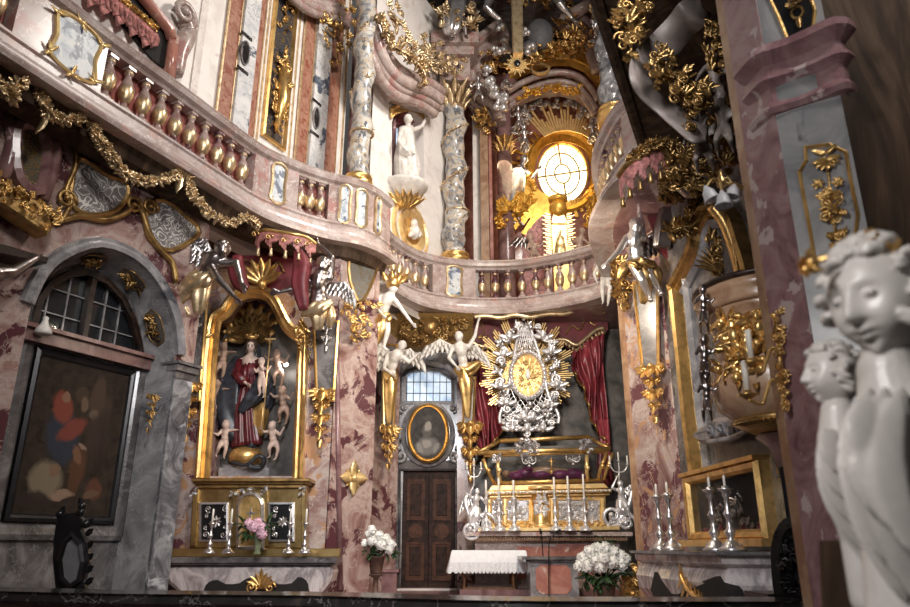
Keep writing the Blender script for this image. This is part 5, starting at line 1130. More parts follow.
# gilded vault relief over the window
Pg = front(15.0); m = MB(); cluster(m, Pg, lop(Pg, ((396, 320), (414, 312), (440, 314), (470, 318), (466, 330), (446, 340), (426, 342), (404, 340)), .1), 120, .17, .0, .12, 12); o = m.build('gilt_relief', 'dark_gold'); tag(o, 'gilded foliage relief filling the cove above the barred window', 'relief')
m = MB(); m.ball(P.pt(430, 326, .7), (.18, .12, .18), 12, 8); x = m.build('central_boss', 'dark_gold', o)
m = MB(); m.sweep([(-1.95, 15.2), (-1.3, 15.35), (0.4, 15.35)], [(-.3, 5.75), (.0, 5.8), (.3, 6.2), (.55, LIP), (-.3, LIP)]); tag(m.build('cove', 'gilt_field'), 'gilded curved cove under the balcony above the door', 'cove')
# side herms with white angels
PX = Plane((-1.75, 14.6), (-1.1, 15.1)); PY_ = front(15.2)
herm('slim grey herm shaft with gilded drop left of the brown door', PX, (383, 345), (397, 345), (384, 432), (393, 432), .12, pend=(388, 428, 470, 16))
herm('slim grey herm shaft with gilded drop right of the brown door', PY_, (462, 378), (475, 378), (464, 428), (473, 428), .12, pend=(470, 425, 482, 22))
m = MB(); P_ = Plane((-1.95, 14.7), (-1.2, 15.3)); m.pbox(P_, 0, P_.len, FL, LIP, -.25, 0); struct(m.build('wall_door_left', 'rose_marble'))
m = MB(); m.pbox(PD, PD.az(457, 500)[0], PD.az(472, 500)[0], FL, 5.6, 0, .2); tag(m.build('pilaster', 'rose_marble'), 'rose marble pilaster strip right of the brown door', 'pilaster')
m = MB(); m.pbox(PD, PD.az(372, 560)[0]-.1, PD.az(399, 560)[0], FL, PD.az(385, 572, .4)[1], 0, .5); m.pbox(PD, PD.az(372, 560)[0]-.1, PD.az(399, 560)[0]+.04, PD.az(385, 572, .4)[1], PD.az(385, 569, .4)[1], 0, .55); tag(m.build('plinth', 'wine_marble'), 'red marble plinth left of the brown door', 'plinth')
PQ = front(14.4)
angel('white winged angel in gilded helmet leaning out under the balcony corner', front(12.3), dict(head=(393, 289, .3), neck=(390, 295, .26), chest=(387, 301, .24), pelvis=(382, 315, .15), lsh=(380, 297, .2), rsh=(395, 300, .28), lel=(374, 306, .3), lha=(382, 314, .36), rel=(403, 311, .34), rha=(412, 323, .36), lkn=(376, 330, .2), lft=(372, 344, .1), rkn=(388, 330, .25), rft=(384, 346, .15)), 1.45, (.4, -1, -.1), 'white_stucco', 'gold',
      [(((376, 316, .2), (383, 318, .24), (389, 316, .2)), [.09, .15, .10], 5), (((380, 318, .2), (378, 330, .2), (374, 345, .14)), [.15, .14, .05], 6)],
      (((380, 299, .05), (372, 288, .05), (376, 282, .08), (-.3, 0, -1), .38, 7),),
      extra=lambda r: [(lambda m: (m.ball(front(12.3).pt(393, 284, .28), (.13, .14, .12), 12, 8), [m.leaf(front(12.3).pt(388+k*4, 283, .24), (.5*(k-1), 0, 1), GT, .22, .12, .4, .3, 5) for k in range(4)], m.build('helmet', 'gold', r)))(MB())])
angel('white angel herm bowing its head left of the door window', PQ, dict(head=(402, 346, .35), neck=(398, 352, .3), chest=(395, 358, .26), pelvis=(390, 374, .15), lsh=(388, 354, .2), rsh=(402, 357, .28), lel=(384, 368, .28), lha=(392, 374, .34), rel=(409, 362, .32), rha=(416, 356, .34)), 1.55, (.6, -1, -.5), 'white_stucco', 'gold',
      [(((386, 372, .2), (390, 378, .24), (396, 376, .2)), [.07, .13, .06], 5), (((391, 374, .2), (390, 392, .2), (389, 410, .14), (389, 424, .1)), [.14, .12, .08, .03], 5)],
      (((388, 352, .05), (380, 346, .05), (376, 352, .05), (-.1, 0, -1), .7, 7), ((402, 352, 0), (410, 350, 0), (418, 356, 0), (-.1, 0, -1), .4, 6)))
angel('white winged angel herm raising an arm to the balcony right of the door window', PQ, dict(head=(459, 337, .35), neck=(460, 344, .3), chest=(461, 351, .28), pelvis=(464, 368, .18), lsh=(453, 347, .25), rsh=(469, 347, .28), lel=(449, 358, .34), lha=(456, 366, .38), rel=(475, 336, .3), rha=(478, 322, .3)), 1.55, (-.4, -1, -.2), 'white_stucco', 'gold',
      [(((455, 368, .2), (463, 372, .26), (472, 368, .22), (480, 362, .18)), [.05, .14, .13, .04], 5), (((464, 368, .2), (466, 384, .2), (467, 404, .14), (468, 418, .1)), [.15, .13, .08, .03], 5)],
      (((456, 348, .05), (440, 340, .05), (428, 346, .05), (.15, 0, -1), .34, 8), ((468, 348, 0), (476, 346, 0), (482, 352, 0), (.1, 0, -1), .4, 6)))
# ------------------------------------------------------------------ high altar shrine
PS = front(15.0); PB2 = front(15.55); PT = front(14.6)
# canopy back, valance, curtains
c = thing('altar_canopy', 'dark crimson canopy with gilded wavy hem above the silver shrine', 'canopy', PB2.pt(530, 340))
m = MB(); m.prism(PB2, lop(PB2, ((466, 312), (606, 302), (608, 330), (590, 344), (576, 352), (561, 344), (530, 350), (500, 352), (488, 350), (474, 348), (466, 346)), 0, 0), -.1, .0); m.build('cloth', 'canopy_cloth', c)
m = MB(); m.tube(smoothpath([PB2.pt(x, y+3, .72) for x, y in ((474, 314), (486, 313), (500, 315), (515, 312), (530, 314), (548, 311), (565, 311), (580, 306), (596, 305), (606, 309))], 5), .05, 6); m.tube(smoothpath([PB2.pt(x, y, .12) for x, y in ((468, 340), (478, 345), (492, 348), (506, 343), (530, 346), (556, 340), (566, 340), (576, 345), (584, 340), (596, 330), (604, 328))], 5), .05, 6)
q_ = smoothpath([PB2.pt(x, y, .14) for x, y in ((468, 342), (478, 347), (492, 350), (506, 345), (530, 348), (556, 342), (566, 342), (576, 348), (584, 343), (596, 333), (604, 330))], 3)
for i, p in enumerate(q_): m.leaf(p, (.05, 0, -1), GT, .10, .08, .1, .3, 3)
m.build('gilt_hem', 'pale_gold', c)
m = MB()
for pts in (((480, 320), (484, 332), (478, 338), (488, 336)), ((566, 334), (572, 325), (580, 330), (586, 318), (594, 316)), ((586, 312), (590, 322), (596, 326))): m.tube(smoothpath([PB2.pt(x, y, .04) for x, y in pts]), .018, 5)
m.build('embroidery', 'dark_gold', c)
def curtain(label, P, top, bot, d, n=7, seed=0):
    """draped cloth between two top and two bottom pixel edges"""
    cu = thing('curtain', label, 'curtain', P.pt(*bot[0], d)); m = MB(); NU, NV = 46, 16; vs = []; fs = []
    T = smoothpath([P.pt(x, y, d) for x, y in top], 8); B = smoothpath([P.pt(x, y, d) for x, y in bot], 8); ph = seed
    for j in range(NV+1):
        v = j/NV
        for i in range(NU+1):
            u = i/NU; a = T[int(u*(len(T)-1))]; b = B[int(u*(len(B)-1))]; p = a.lerp(b, v); am = .06+.07*v
            off = am*math.sin(u*n*2*PI+ph+1.5*math.sin(v*3+seed))+.03*math.sin(u*n*4.3*PI+v*5); vs.append(p+P.n*off+P.u*.04*math.sin(v*6+u*9))
    K = len(vs); vs += [v-P.n*.03 for v in vs]; w = NU+1
    for j in range(NV):
        for i in range(NU): q = (j*w+i, j*w+i+1, (j+1)*w+i+1, (j+1)*w+i); fs.append(q); fs.append(tuple(K+x for x in q[::-1]))
    for i in range(NU): fs.append((i+1, i, K+i, K+i+1)); fs.append((NV*w+i, NV*w+i+1, K+NV*w+i+1, K+NV*w+i))
    for j in range(NV): fs.append((j*w, (j+1)*w, K+(j+1)*w, K+j*w)); fs.append(((j+1)*w+NU, j*w+NU, K+j*w+NU, K+(j+1)*w+NU))
    m.add(vs, fs); m.build('cloth', 'crimson_cloth', cu)
    m = MB(); m.tube([v+P.n*.03 for v in [vs[NV*w+i] for i in range(NU+1)]], .025, 5); m.build('gilt_fringe', 'gold', cu); return cu
curtain('crimson curtain hanging to the left of the silver shrine', PB2, ((472, 346), (480, 350), (490, 352), (500, 352)), ((478, 450), (486, 455), (496, 440), (504, 425)), .12, 5, 1)
curtain('crimson curtain swept back to the right of the silver shrine', PB2, ((570, 352), (580, 348), (594, 338), (604, 332)), ((574, 374), (586, 400), (598, 432), (606, 445)), .15, 5, 2)
m = MB(); robe(m, [PB2.pt(602, 420, .1), PB2.pt(605, 440, .1), PB2.pt(604, 462, .1), PB2.pt(607, 485, .1)], [.16, .10, .13, .16], 7, .2, 36, .3, .8); tag(m.build('curtain_tail', 'crimson_cloth'), 'crimson curtain end hanging beside the right silver angel', 'curtain')
# halo of gilded rays
P = PS; ra, rz = P.az(527, 374)
gs = thing('glory', 'sunburst of gilded rays behind the silver shrine', 'sunburst', P.pt(527, 400, -.1))
k_ = P.az(528, 374)[0]-ra   # metres per pixel
for i in range(20):
    an = math.radians(-38+i*(256/19)); L = (46+19*max(0, math.sin(an))**1.5)*k_*(1.05 if i % 2 else .96); m = MB(); c_, s_ = math.cos(an), math.sin(an)
    for j, dl in zip((-1.5, -.5, .5, 1.5), (.93, 1, .98, .9)):
        w = .028; px, pz = -s_, c_; o_ = j*.05; r0 = .30; r1 = L*dl; m.prism(P, [(ra+c_*r0+px*(o_*.4-w*.3), rz+s_*r0+pz*(o_*.4-w*.3)), (ra+c_*r1+px*(o_-w*.5), rz+s_*r1+pz*(o_-w*.5)), (ra+c_*r1+px*(o_+w*.5), rz+s_*r1+pz*(o_+w*.5)), (ra+c_*r0+px*(o_*.4+w*.3), rz+s_*r0+pz*(o_*.4+w*.3))], -.22, -.19, .004)
    m.build('ray_bundle', 'bright_gold', gs)
m = MB()
# silver shrine
sh = thing('silver_shrine', 'silver latticed obelisk shrine with oval sunburst window and cherub clouds', 'shrine', P.pt(527, 436))
left = [P.az(x, y, .05) for x, y in ((520, 322), (516, 345), (511, 372), (507, 395), (500, 414), (500, 424))]; right = [P.az(x, y, .05) for x, y in ((528, 322), (536, 345), (544, 372), (548, 395), (558, 414), (558, 424))]
m = MB(); L_ = smoothpath(left, 4); R_ = smoothpath(right, 4)
for E_ in (L_, R_): m.tube([P.w(p[0], p[1], .08) for p in E_], .035, 6)
m.build('edge', 'bright_silver', sh)
m = MB(); N = 14
def side(E, t): i = min(int(t*(len(E)-1)), len(E)-2); return E[i].lerp(E[i+1], t*(len(E)-1)-i)
oc = P.az(527.5, 375, .05); orx, orz = 16.5*k_, 23*k_
def inov(p): return ((p[0]-oc[0])/orx)**2+((p[1]-oc[1])/orz)**2 < 1
for i in range(-10, N+10):
    for sg in (-1, 1):
        pts = []
        for j in range(13):
            t = (i+j*.75)/N; u = j/12 if sg > 0 else 1-j/12
            if 0 <= t <= 1: p = side(L_, t).lerp(side(R_, t), u); pts.append(p)
        seg_ = []
        for p in pts:
            if inov(p):
                if len(seg_) > 1: m.tube([P.w(q[0], q[1], .05) for q in seg_], .011, 4)
                seg_ = []
            else: seg_.append(p)
        if len(seg_) > 1: m.tube([P.w(q[0], q[1], .05) for q in seg_], .011, 4)
m.build('lattice', 'bright_silver', sh)
ov = [(oc[0]+orx*math.cos(t*PI/18), oc[1]+orz*math.sin(t*PI/18)) for t in range(36)]
m = MB(); m.frame(P, ov, [(-.05, .0), (-.05, .1), (-.02, .13), (.0, .10), (.02, .12), (.045, .08), (.045, 0)])
for t in range(36): m.ball(P.w(ov[t][0], ov[t][1], .13), .028, 6, 4)
m.build('oval_frame', 'bright_silver', sh)
m = MB(); m.prism(P, ov, -.02, .02); m.build('oval_ground', 'dark_gold', sh)
m = MB(); rays(m, P, oc[0], oc[1], .05, (.30, .42, .26, .38), 34, .012, .045, .03); cluster(m, P, [(oc[0]+.24*math.cos(t*PI/6), oc[1]+.30*math.sin(t*PI/6)) for t in range(12)], 34, .12, .04, .05, 8); m.build('inner_sunburst', 'bright_gold', sh)
m = MB(); m.ball(P.w(oc[0], oc[1], .12), (.045, .03, .11), 10, 8); m.build('relic_capsule', 'opal_white', sh)
# back plate and clouds
m = MB(); rr = random.Random(4)
cl = ((503, 352, 7), (500, 344, 5), (506, 340, 6), (511, 333, 5), (517, 327, 5), (531, 326, 5), (537, 328, 5), (541, 334, 5), (546, 340, 6), (550, 350, 8), (551, 344, 6), (553, 362, 7), (501, 362, 7), (498, 372, 6), (500, 383, 7), (503, 394, 6), (501, 402, 5), (552, 372, 6), (556, 380, 8), (560, 386, 6), (555, 396, 6), (552, 404, 6), (556, 366, 5), (547, 358, 5), (507, 410, 6), (549, 412, 6), (510, 418, 6), (545, 418, 6), (519, 410, 5), (527, 406, 6), (536, 410, 5), (522, 416, 6), (532, 416, 6), (527, 424, 6), (515, 424, 6), (540, 424, 6), (527, 434, 5), (505, 425, 5), (551, 424, 5))
for x, y, s_ in cl:
    a, z = P.az(x, y, .1); s2 = s_*k_
    for q in range(5): an = rr.uniform(0, 6.28); m.ball(P.w(a+math.cos(an)*s2*.5, z+math.sin(an)*s2*.5, .08+rr.uniform(0, .08)), s2*rr.uniform(.28, .48), 8, 6)
m.build('clouds', 'silver', sh)
m = MB()
for x, y, s_ in cl[::2]: a, z = P.az(x, y, .1); m.spiral(P, a, z, s_*k_*.7, 1.5, rr.uniform(0, 6), rr.choice((-1, 1)), s_*k_*.17, .2, .25, 18)
for x, y, s_ in cl[1::3]:
    a, z = P.az(x, y, .1)
    for q in range(3): m.leaf(P.w(a, z, .2), P.u*rr.uniform(-1, 1)+Vector((0, 0, rr.uniform(-1, 1))), P.n, s_*k_*1.3, s_*k_*.6, .3, .3, 4)
m.build('scrolls', 'bright_silver', sh)
for i, (x, y) in enumerate(((503, 353), (551, 351), (500, 385), (557, 384), (509, 336), (543, 336), (523, 416), (533, 417), (548, 404), (506, 402), (527, 428), (512, 428), (543, 428))):
    m = MB(); a, z = P.az(x, y, .2); c_ = P.w(a, z, .22); fx = 1 if x < 527 else -1; head_mesh(m, c_, frame_from((fx*.4, -1, -.2)), .085, 1, 20, 14, hair=.05, curls=3, hseed=i)
    for s_ in (-1, 1): m.leaf(c_+P.u*s_*.05+Vector((0, 0, -.05)), P.u*s_+Vector((0, 0, .35)), P.n, .19, .10, .2, .2, 5)
    m.build('cherub_head', 'bright_silver', sh)
m = MB(); m.ball(P.pt(523.5, 319, .05), .04, 8, 6); m.ball(P.pt(523.5, 314, .05), (.02, .02, .06), 6, 6); m.build('finial', 'bright_silver', sh)
# glass coffin
P = PT
cf = thing('reliquary_coffin', 'gilded glass coffin with purple vestments between shrine and altar base', 'reliquary', P.pt(545, 484))
def bar(pts, r_, mb, d=(0, 0)): mb.tube([P.pt(x, y, dd) for x, y, dd in pts], r_, 6)
m = MB()
for pts, r_ in ((((478, 453, .35), (610, 449, .35)), .05), (((484, 456, .33), (604, 452, .33)), .03), (((494, 483, .25), (602, 480, .25)), .04), (((500, 441, -.25), (588, 437, -.25)), .05), (((478, 453, .35), (500, 441, -.25)), .045), (((610, 449, .35), (588, 437, -.25)), .045)): bar(pts, r_, m)
m.build('rail', 'gold', cf)
for i, (x0, y0, x1, y1) in enumerate(((483, 459, 494, 483), (607, 452, 598, 480), (613, 453, 604, 480), (498, 458, 500, 483), (587, 455, 588, 481))): m = MB(); bar(((x0, y0, .33), ((x0+x1)/2-1, (y0+y1)/2, .35), (x1, y1, .27)), .04, m); a = P.pt((x0+x1)/2, (y0+y1)/2, .36); m.ball(a, .055, 8, 6); m.build('post', 'gold' if i < 3 else 'bright_gold', cf)
m = MB(); m.prism(P, [P.az(x, y, .3) for x, y in ((496, 481), (599, 478), (606, 454), (486, 457))], .27, .28); m.build('pane', 'case_glass', cf)
m = MB(); m.prism(P, [P.az(x, y) for x, y in ((496, 484), (600, 481), (590, 442), (498, 445))], -.45, -.40); m.build('back', 'niche_dark', cf)
m = MB(); a0, z0 = P.az(498, 482); a1, z1 = P.az(598, 478)
rr = random.Random(2)
for (x, y, rx, rz_) in ((525, 474, 10, 5), (516, 476, 8, 4), (541, 475, 10, 4), (560, 475, 12, 5), (574, 474, 10, 5), (528, 470, 6, 3), (583, 477, 6, 3)): m.ball(P.pt(x, y, -.1), (rx*.02, .15, rz_*.022), 14, 8)
m.build('vestment', 'purple_cloth', cf)
m = MB(); m.ball(P.pt(506, 474, -.1), (.09, .08, .08), 10, 8); m.tube([P.pt(508, 474, -.1), P.pt(545, 471, -.1), P.pt(592, 475, -.1)], [.05, .10, .05], 8); m.build('skeleton', 'tan_marble', cf)
m = MB(); cluster(m, P, lop(P, ((520, 438), (534, 438), (540, 450), (532, 458), (522, 458), (514, 450)), .4), 46, .10, .38, .1, 4); m.build('silver_cartouche', 'silver', cf)
m = MB(); cluster(m, P, lop(P, ((578, 440), (592, 440), (592, 452), (580, 452)), .4), 20, .09, .38, .06, 5); cluster(m, P, lop(P, ((492, 452), (500, 452), (500, 462), (492, 462)), .4), 12, .09, .36, .06, 6); m.build('silver_mount', 'silver', cf)
for i, (x, y, lab) in enumerate(((529, 462, 'small silver candelabrum hanging in the left of the glass coffin'), (573, 460, 'small silver candelabrum hanging in the right of the glass coffin'))):
    m = MB(); a, z = P.az(x, y, .45)
    for s_ in (-1, 1): m.tube(smoothpath([P.w(a, z, .45), P.w(a+s_*.07, z-.04, .47), P.w(a+s_*.13, z+.01, .47), P.w(a+s_*.13, z+.05, .47)]), .010, 6); m.lathe(P.w(a+s_*.13, z+.05, .47), [(.02, 0), (.028, .01), (.012, .02), (.012, .05)], 8); m.spiral(P, a+s_*.06, z+.02, .035, 1.3, 0, s_, .008, .46)
    m.tube([P.w(a, z-.08, .45), P.w(a, z+.09, .45)], .012, 6); m.lathe(P.w(a, z-.09, .45), [(.035, 0), (.03, .02), (.012, .04)], 8); tag(m.build('candelabrum', 'silver'), lab, 'candelabrum')
m = MB(); m.tube([P.pt(551.5, 457, .5), P.pt(551.5, 471, .5)], .014, 6); m.tube([P.pt(548, 461, .5), P.pt(555, 461, .5)], .014, 6); m.ball(P.pt(551.5, 472, .5), .035, 8, 6); tag(m.build('crucifix', 'gold'), 'small gilded crucifix standing before the glass coffin', 'crucifix')
# gilded base
P = PT; ab = thing('reliquary_altar', 'gilded altar base with silver relief panels and central curved tabernacle', 'altar', P.pt(548, 531, .0))
def T4(pts, d0, d1, mb, bev=.012): mb.prism(P, [P.az(x, y, d1) for x, y in pts], d0, d1, bev)
m = MB(); T4(((486, 530), (606, 528), (606, 492), (489, 494)), -.3, .12, m); m.build('body', 'gold', ab)
m = MB(); T4(((485, 495), (612, 492), (612, 489), (485, 491)), -.3, .32, m); T4(((488, 491), (609, 488), (604, 483), (492, 485)), -.35, .22, m); T4(((486, 498), (610, 495), (610, 493), (486, 495)), -.3, .22, m); m.build('cornice', 'bright_gold', ab)
m = MB()
for i in range(44): m.ball(P.pt(486+i*2.88, 493-i*.06, .34), .026, 6, 4)
m.build('bead_row', 'bright_silver', ab)
m = MB(); T4(((477, 532), (620, 530), (620, 526), (477, 528)), -.3, .42, m); m.build('plinth', 'bright_gold', ab)
for i, (x0, x1) in enumerate(((491.5, 503), (507, 529), (558, 584), (587, 600))):
    pts = rect(P, x0, 500, x1, 521, .15); m = MB(); m.prism(P, pts, .1, .15); o = m.build('panel', 'silver', ab); m = MB(); cluster(m, P, pts, int(50*(x1-x0)/20), .09, .15, .04, i+20); m.build('relief', 'bright_silver', o); m = MB(); m.frame(P, pts, [(-.03, .1), (-.03, .18), (0, .2), (.015, .15), (.015, .1)]); m.build('gilt_border', 'bright_gold', o)
m = MB(); a, z0 = P.az(541, 528, .2); a1 = P.az(551, 528, .2)[0]; R_ = (a1-a); zt = P.az(541, 488, .2)[1]
for k in range(12):
    t0, t1 = PI*k/12, PI*(k+1)/12
m.add([P.w(a-R_*math.cos(PI*k/12), z, .10+.22*math.sin(PI*k/12)) for z in (z0, zt) for k in range(13)], [(k, k+1, 14+k, 13+k) for k in range(12)]+[tuple(range(13, 26))]); m.build('tabernacle', 'gold', ab)
m = MB(); m.tube([P.w(a-R_*1.15*math.cos(PI*k/12), zt, .10+.26*math.sin(PI*k/12)) for k in range(13)], .035, 6); m.tube([P.w(a-R_*1.15*math.cos(PI*k/12), z0+.04, .10+.26*math.sin(PI*k/12)) for k in range(13)], .035, 6); m.build('tabernacle_rim', 'bright_gold', ab)
m = MB(); cluster(m, P, [(a-.13, z0+.2), (a+.13, z0+.2), (a+.13, zt-.15), (a-.13, zt-.15)], 44, .09, .30, .04, 31); m.build('tabernacle_relief', 'bright_silver', ab)
for x in (489, 505, 532, 552, 585.5, 603): m = MB(); T4(((x-1.6, 526), (x+1.6, 526), (x+1.6, 498), (x-1.6, 498)), .1, .20, m); m.build('pilaster', 'bright_gold', ab)
m = MB(); cluster(m, P, rect(P, 486, 522, 606, 529, .25), 90, .07, .2, .12, 41); m.build('base_ornament', 'bright_gold', ab)
for i, (x, yt) in enumerate(((486.5, 480), (499.5, 478), (514.5, 480), (556, 477), (570, 476), (586, 474))):
    stick_at(('leftmost tall silver candlestick on the high altar', 'second tall silver candlestick from the left on the high altar', 'tall silver candlestick just left of the altar tabernacle', 'tall silver candlestick just right of the altar tabernacle', 'second tall silver candlestick from the right on the high altar', 'rightmost tall silver candlestick on the high altar')[i], x, 531, 497, yt, 14.05, mat='bright_silver', group='tall candlesticks on the high altar', cr=.02)
# silver angel candelabra
def sil_angel(label, x, y, fx, h=.95, top=None):
    Pq = front(14.3); J = dict(head=(x, y, .1), neck=(x+fx*.5, y+4.5, .08), chest=(x+fx*1, y+8, .08), pelvis=(x+fx*1, y+18, .04), lsh=(x-3.6, y+6, .06), rsh=(x+4.4, y+6, .06), lel=(x-8, y+4, .1), lha=(x-4, y-5, .12), rel=(x+8, y+11, .1), rha=(x+10, y+4, .12), lkn=(x+fx*5-2, y+26, .14), lft=(x+fx*6, y+36, .05), rkn=(x+fx*6+2, y+25, .12), rft=(x+fx*10, y+34, .05))
    def ex(r):
        m = MB(); Pq2 = Pq
        m.spiral(Pq2, *Pq2.az(x-fx*8, y+32, .05), .22, 1.6, 0, -fx, .045, .05); m.spiral(Pq2, *Pq2.az(x+fx*6, y+38, .05), .18, 1.6, 0, fx, .04, .05); m.tube(smoothpath([Pq2.pt(x+fx*12, y+6, .05), Pq2.pt(x+fx*9, y+20, .08), Pq2.pt(x+fx*1, y+34, .06), Pq2.pt(x-fx*10, y+40, .05)]), .05, 6); cluster(m, Pq2, lop(Pq2, ((x-10, y+30), (x+10, y+26), (x+14, y+42), (x-12, y+42)), .1), 26, .10, .03, .1, int(x)); m.build('scroll_foot', 'bright_silver', r)
    return angel(label, Pq, J, h, (-fx*.5, -1, 0), 'bright_silver', None, [(((x+fx*1, y+15, .06), (x+fx*3, y+24, .08), (x+fx*6, y+32, .05)), [.09, .12, .06], 6)], (((x+fx*3, y+7, 0), (x+fx*10, y+2, 0), (x+fx*14, y+8, 0), (-fx*.1, 0, -1), .28, 6),), voxel=.012, extra=ex)
sil_angel('silver angel seated on scrolls at the left end of the high altar', 477, 492, -1); sil_angel('silver angel seated on scrolls at the right end of the high altar', 620, 484, 1, 1.0)
P = front(14.3)
for x, y, lab, s_ in ((619, 482, 'three-armed silver candelabrum held above the right silver angel', 1), (474, 484, 'small silver candelabrum held above the left silver angel', .8)):
    r = thing('candelabrum', lab, 'candelabrum', P.pt(x, y, .12)); m = MB(); t = P.pt(x, y, .12); T_ = P.pt(x, y-14*s_, .12); m.tube([t, T_], .018, 6); ar = []
    for k in (-1, 0, 1): e = T_+P.u*k*.17*s_+Vector((0, 0, .05 if k else .12)); m.tube(smoothpath([T_-Vector((0, 0, .08)), T_+P.u*k*.10*s_-Vector((0, 0, .06)), e]), .013, 6); m.lathe(e, [(.015, 0), (.035, .02), (.04, .03), (.015, .035)], 8); ar.append(e)
    m.build('arms', 'bright_silver', r)
    for e in ar: m = MB(); m.lathe(e+Vector((0, 0, .03)), [(.016, 0), (.016, .15*s_), (.006, .16*s_)], 8); m.build('candle', 'wax', r)
# marble table of the high altar
P = front(14.5); r = thing('altar_table', 'pink marble high altar table with a carved egg-and-dart edge', 'altar', P.pt(548, 594, -.2))
m = MB(); a0, zt = P.az(465, 532, .3); a1, _ = P.az(632, 532, .3); zs_ = P.az(548, 536, .3)[1]; zb = P.az(548, 541, .2)[1]; m.pbox(P, a0, a1, zs_, zt, -.6, .34); m.build('slab', 'pink_stone', r); m = MB(); m.pbox(P, a0+.08, a1-.08, zb, zs_, -.6, .22)
for i in range(58): m.ball(P.w(a0+.1+i*(a1-a0-.2)/57, (zb+zs_)/2, .24), (.02, .03, .045), 6, 4)
m.build('carved_edge', 'tan_marble', r)
m = MB(); m.pbox(P, a0+.2, a1-.2, FL+.12, zb, -.6, .05); m.build('body', 'pink_stone', r); m = MB(); m.pbox(P, a0+.05, a1-.05, FL, FL+.16, -.6, .2); m.build('plinth', 'pink_stone', r); m = MB(); m.pbox(P, a0+1.0, a1-1.2, FL+.25, zb-.1, .04, .07); m.build('front_panel', 'red_marble', r)
m = MB(); m.pbox(P, P.az(556, 540, .1)[0], P.az(600, 540, .1)[0], FL+.3, zb-.06, .05, .1); m.build('red_inlay', 'red_marble', r)
m = MB(); m.pbox(P, P.az(460, 560, .8)[0], P.az(640, 560, .8)[0], FL, FL+.10, -.5, .8); struct(m.build('trim_8', 'wine_marble'))
# white covered table
YT = 13.6; Pt = front(YT); a0, zt = Pt.az(452, 562); a1, _ = Pt.az(526, 562); zl = FL
t = thing('side_table', 'wooden cabriole-legged table under the white lace cloth before the high altar', 'table', (0, 0, 0)); t.location = ((a0+a1)/2-10, YT+.5, FL); t['_w'] = tuple(t.location)
xx0, xx1 = Pt.w(a0, 0).x, Pt.w(a1, 0).x; zt = Pt.az(490, 550.5)[1]
m = MB(); m.box(xx0+.12, xx1-.12, YT+.1, YT+.95, zt-.04, zt-.005); m.box(xx0+.18, xx1-.18, YT+.15, YT+.9, zt-.12, zt-.04); m.build('tabletop', 'table_wood', t)
for sx in (0, 1):
    for sy in (0, 1):
        x = xx0+.2 if sx == 0 else xx1-.2; y = YT+.17 if sy == 0 else YT+.86; s_ = -1 if sx == 0 else 1; m = MB(); m.tube(smoothpath([(x-s_*.0, y, zt-.06), (x+s_*.05, y, zt-.2), (x-s_*.02, y, FL+.3), (x-s_*.01, y, FL+.1), (x+s_*.04, y, FL+.01)]), [.045]*5+[.04]*4+[.03]*8, 8); m.build('leg', 'table_wood', t)
m = MB(); m.box(xx0+.2, xx1-.2, YT+.15, YT+.18, FL+.1, FL+.14); m.build('stretcher', 'table_wood', t)
def tablecloth():
    root = thing('tablecloth', 'white linen cloth with lace hem draped over the side table', 'tablecloth', (t.location.x, t.location.y, zt-.3)); m = MB(); N = 60; x0, x1, y0, y1 = xx0, xx1, YT-.02, YT+1.05; H = .12
    per = [(x0+(x1-x0)*i/N, y0) for i in range(N)]+[(x1, y0+(y1-y0)*i/24) for i in range(24)]+[(x1-(x1-x0)*i/N, y1) for i in range(N)]+[(x0, y1-(y1-y0)*i/24) for i in range(24)]
    cx, cy = (x0+x1)/2, (y0+y1)/2
    def ring(z, out, amp): return [(x+(out+amp*math.sin(i*.9))*(1 if x > cx else -1)*(abs(x-cx)/(x1-cx))**6, y+(out+amp*math.sin(i*.9))*(1 if y > cy else -1)*(abs(y-cy)/(y1-cy))**6, z) for i, (x, y) in enumerate(per)]
    def rings(rs): n = len(per); vs = [p for r_ in rs for p in r_]; m.add(vs, [(k*n+i, k*n+(i+1) % n, (k+1)*n+(i+1) % n, (k+1)*n+i) for k in range(len(rs)-1) for i in range(n)])
    rings([ring(zt+.004, -.01, 0), ring(zt, .0, 0), ring(zt-.02, .012, .002), ring(zt-.20, .05, .016)]); n = len(per); m.add([(x, y, zt+.004) for x, y in per], [tuple(range(n))]); m.build('linen', 'linen', root)
    m2 = MB(); m = m2
    def rr2(z, out, amp, sc=0): return [(x+(out+amp*math.sin(i*.9))*(1 if x > cx else -1)*(abs(x-cx)/(x1-cx))**6, y+(out+amp*math.sin(i*.9))*(1 if y > cy else -1)*(abs(y-cy)/(y1-cy))**6, z-(sc*abs(math.sin(i*PI/3)))) for i, (x, y) in enumerate(per)]
    rs = [rr2(zt-.20, .05, .016), rr2(zt-.30, .075, .02), rr2(zt-.35, .085, .022, .04)]; n = len(per); vs = [p for r_ in rs for p in r_]; m2.add(vs, [(k*n+i, k*n+(i+1) % n, (k+1)*n+(i+1) % n, (k+1)*n+i) for k in range(2) for i in range(n)]); m2.build('lace_hem', 'lace', root)
tablecloth()
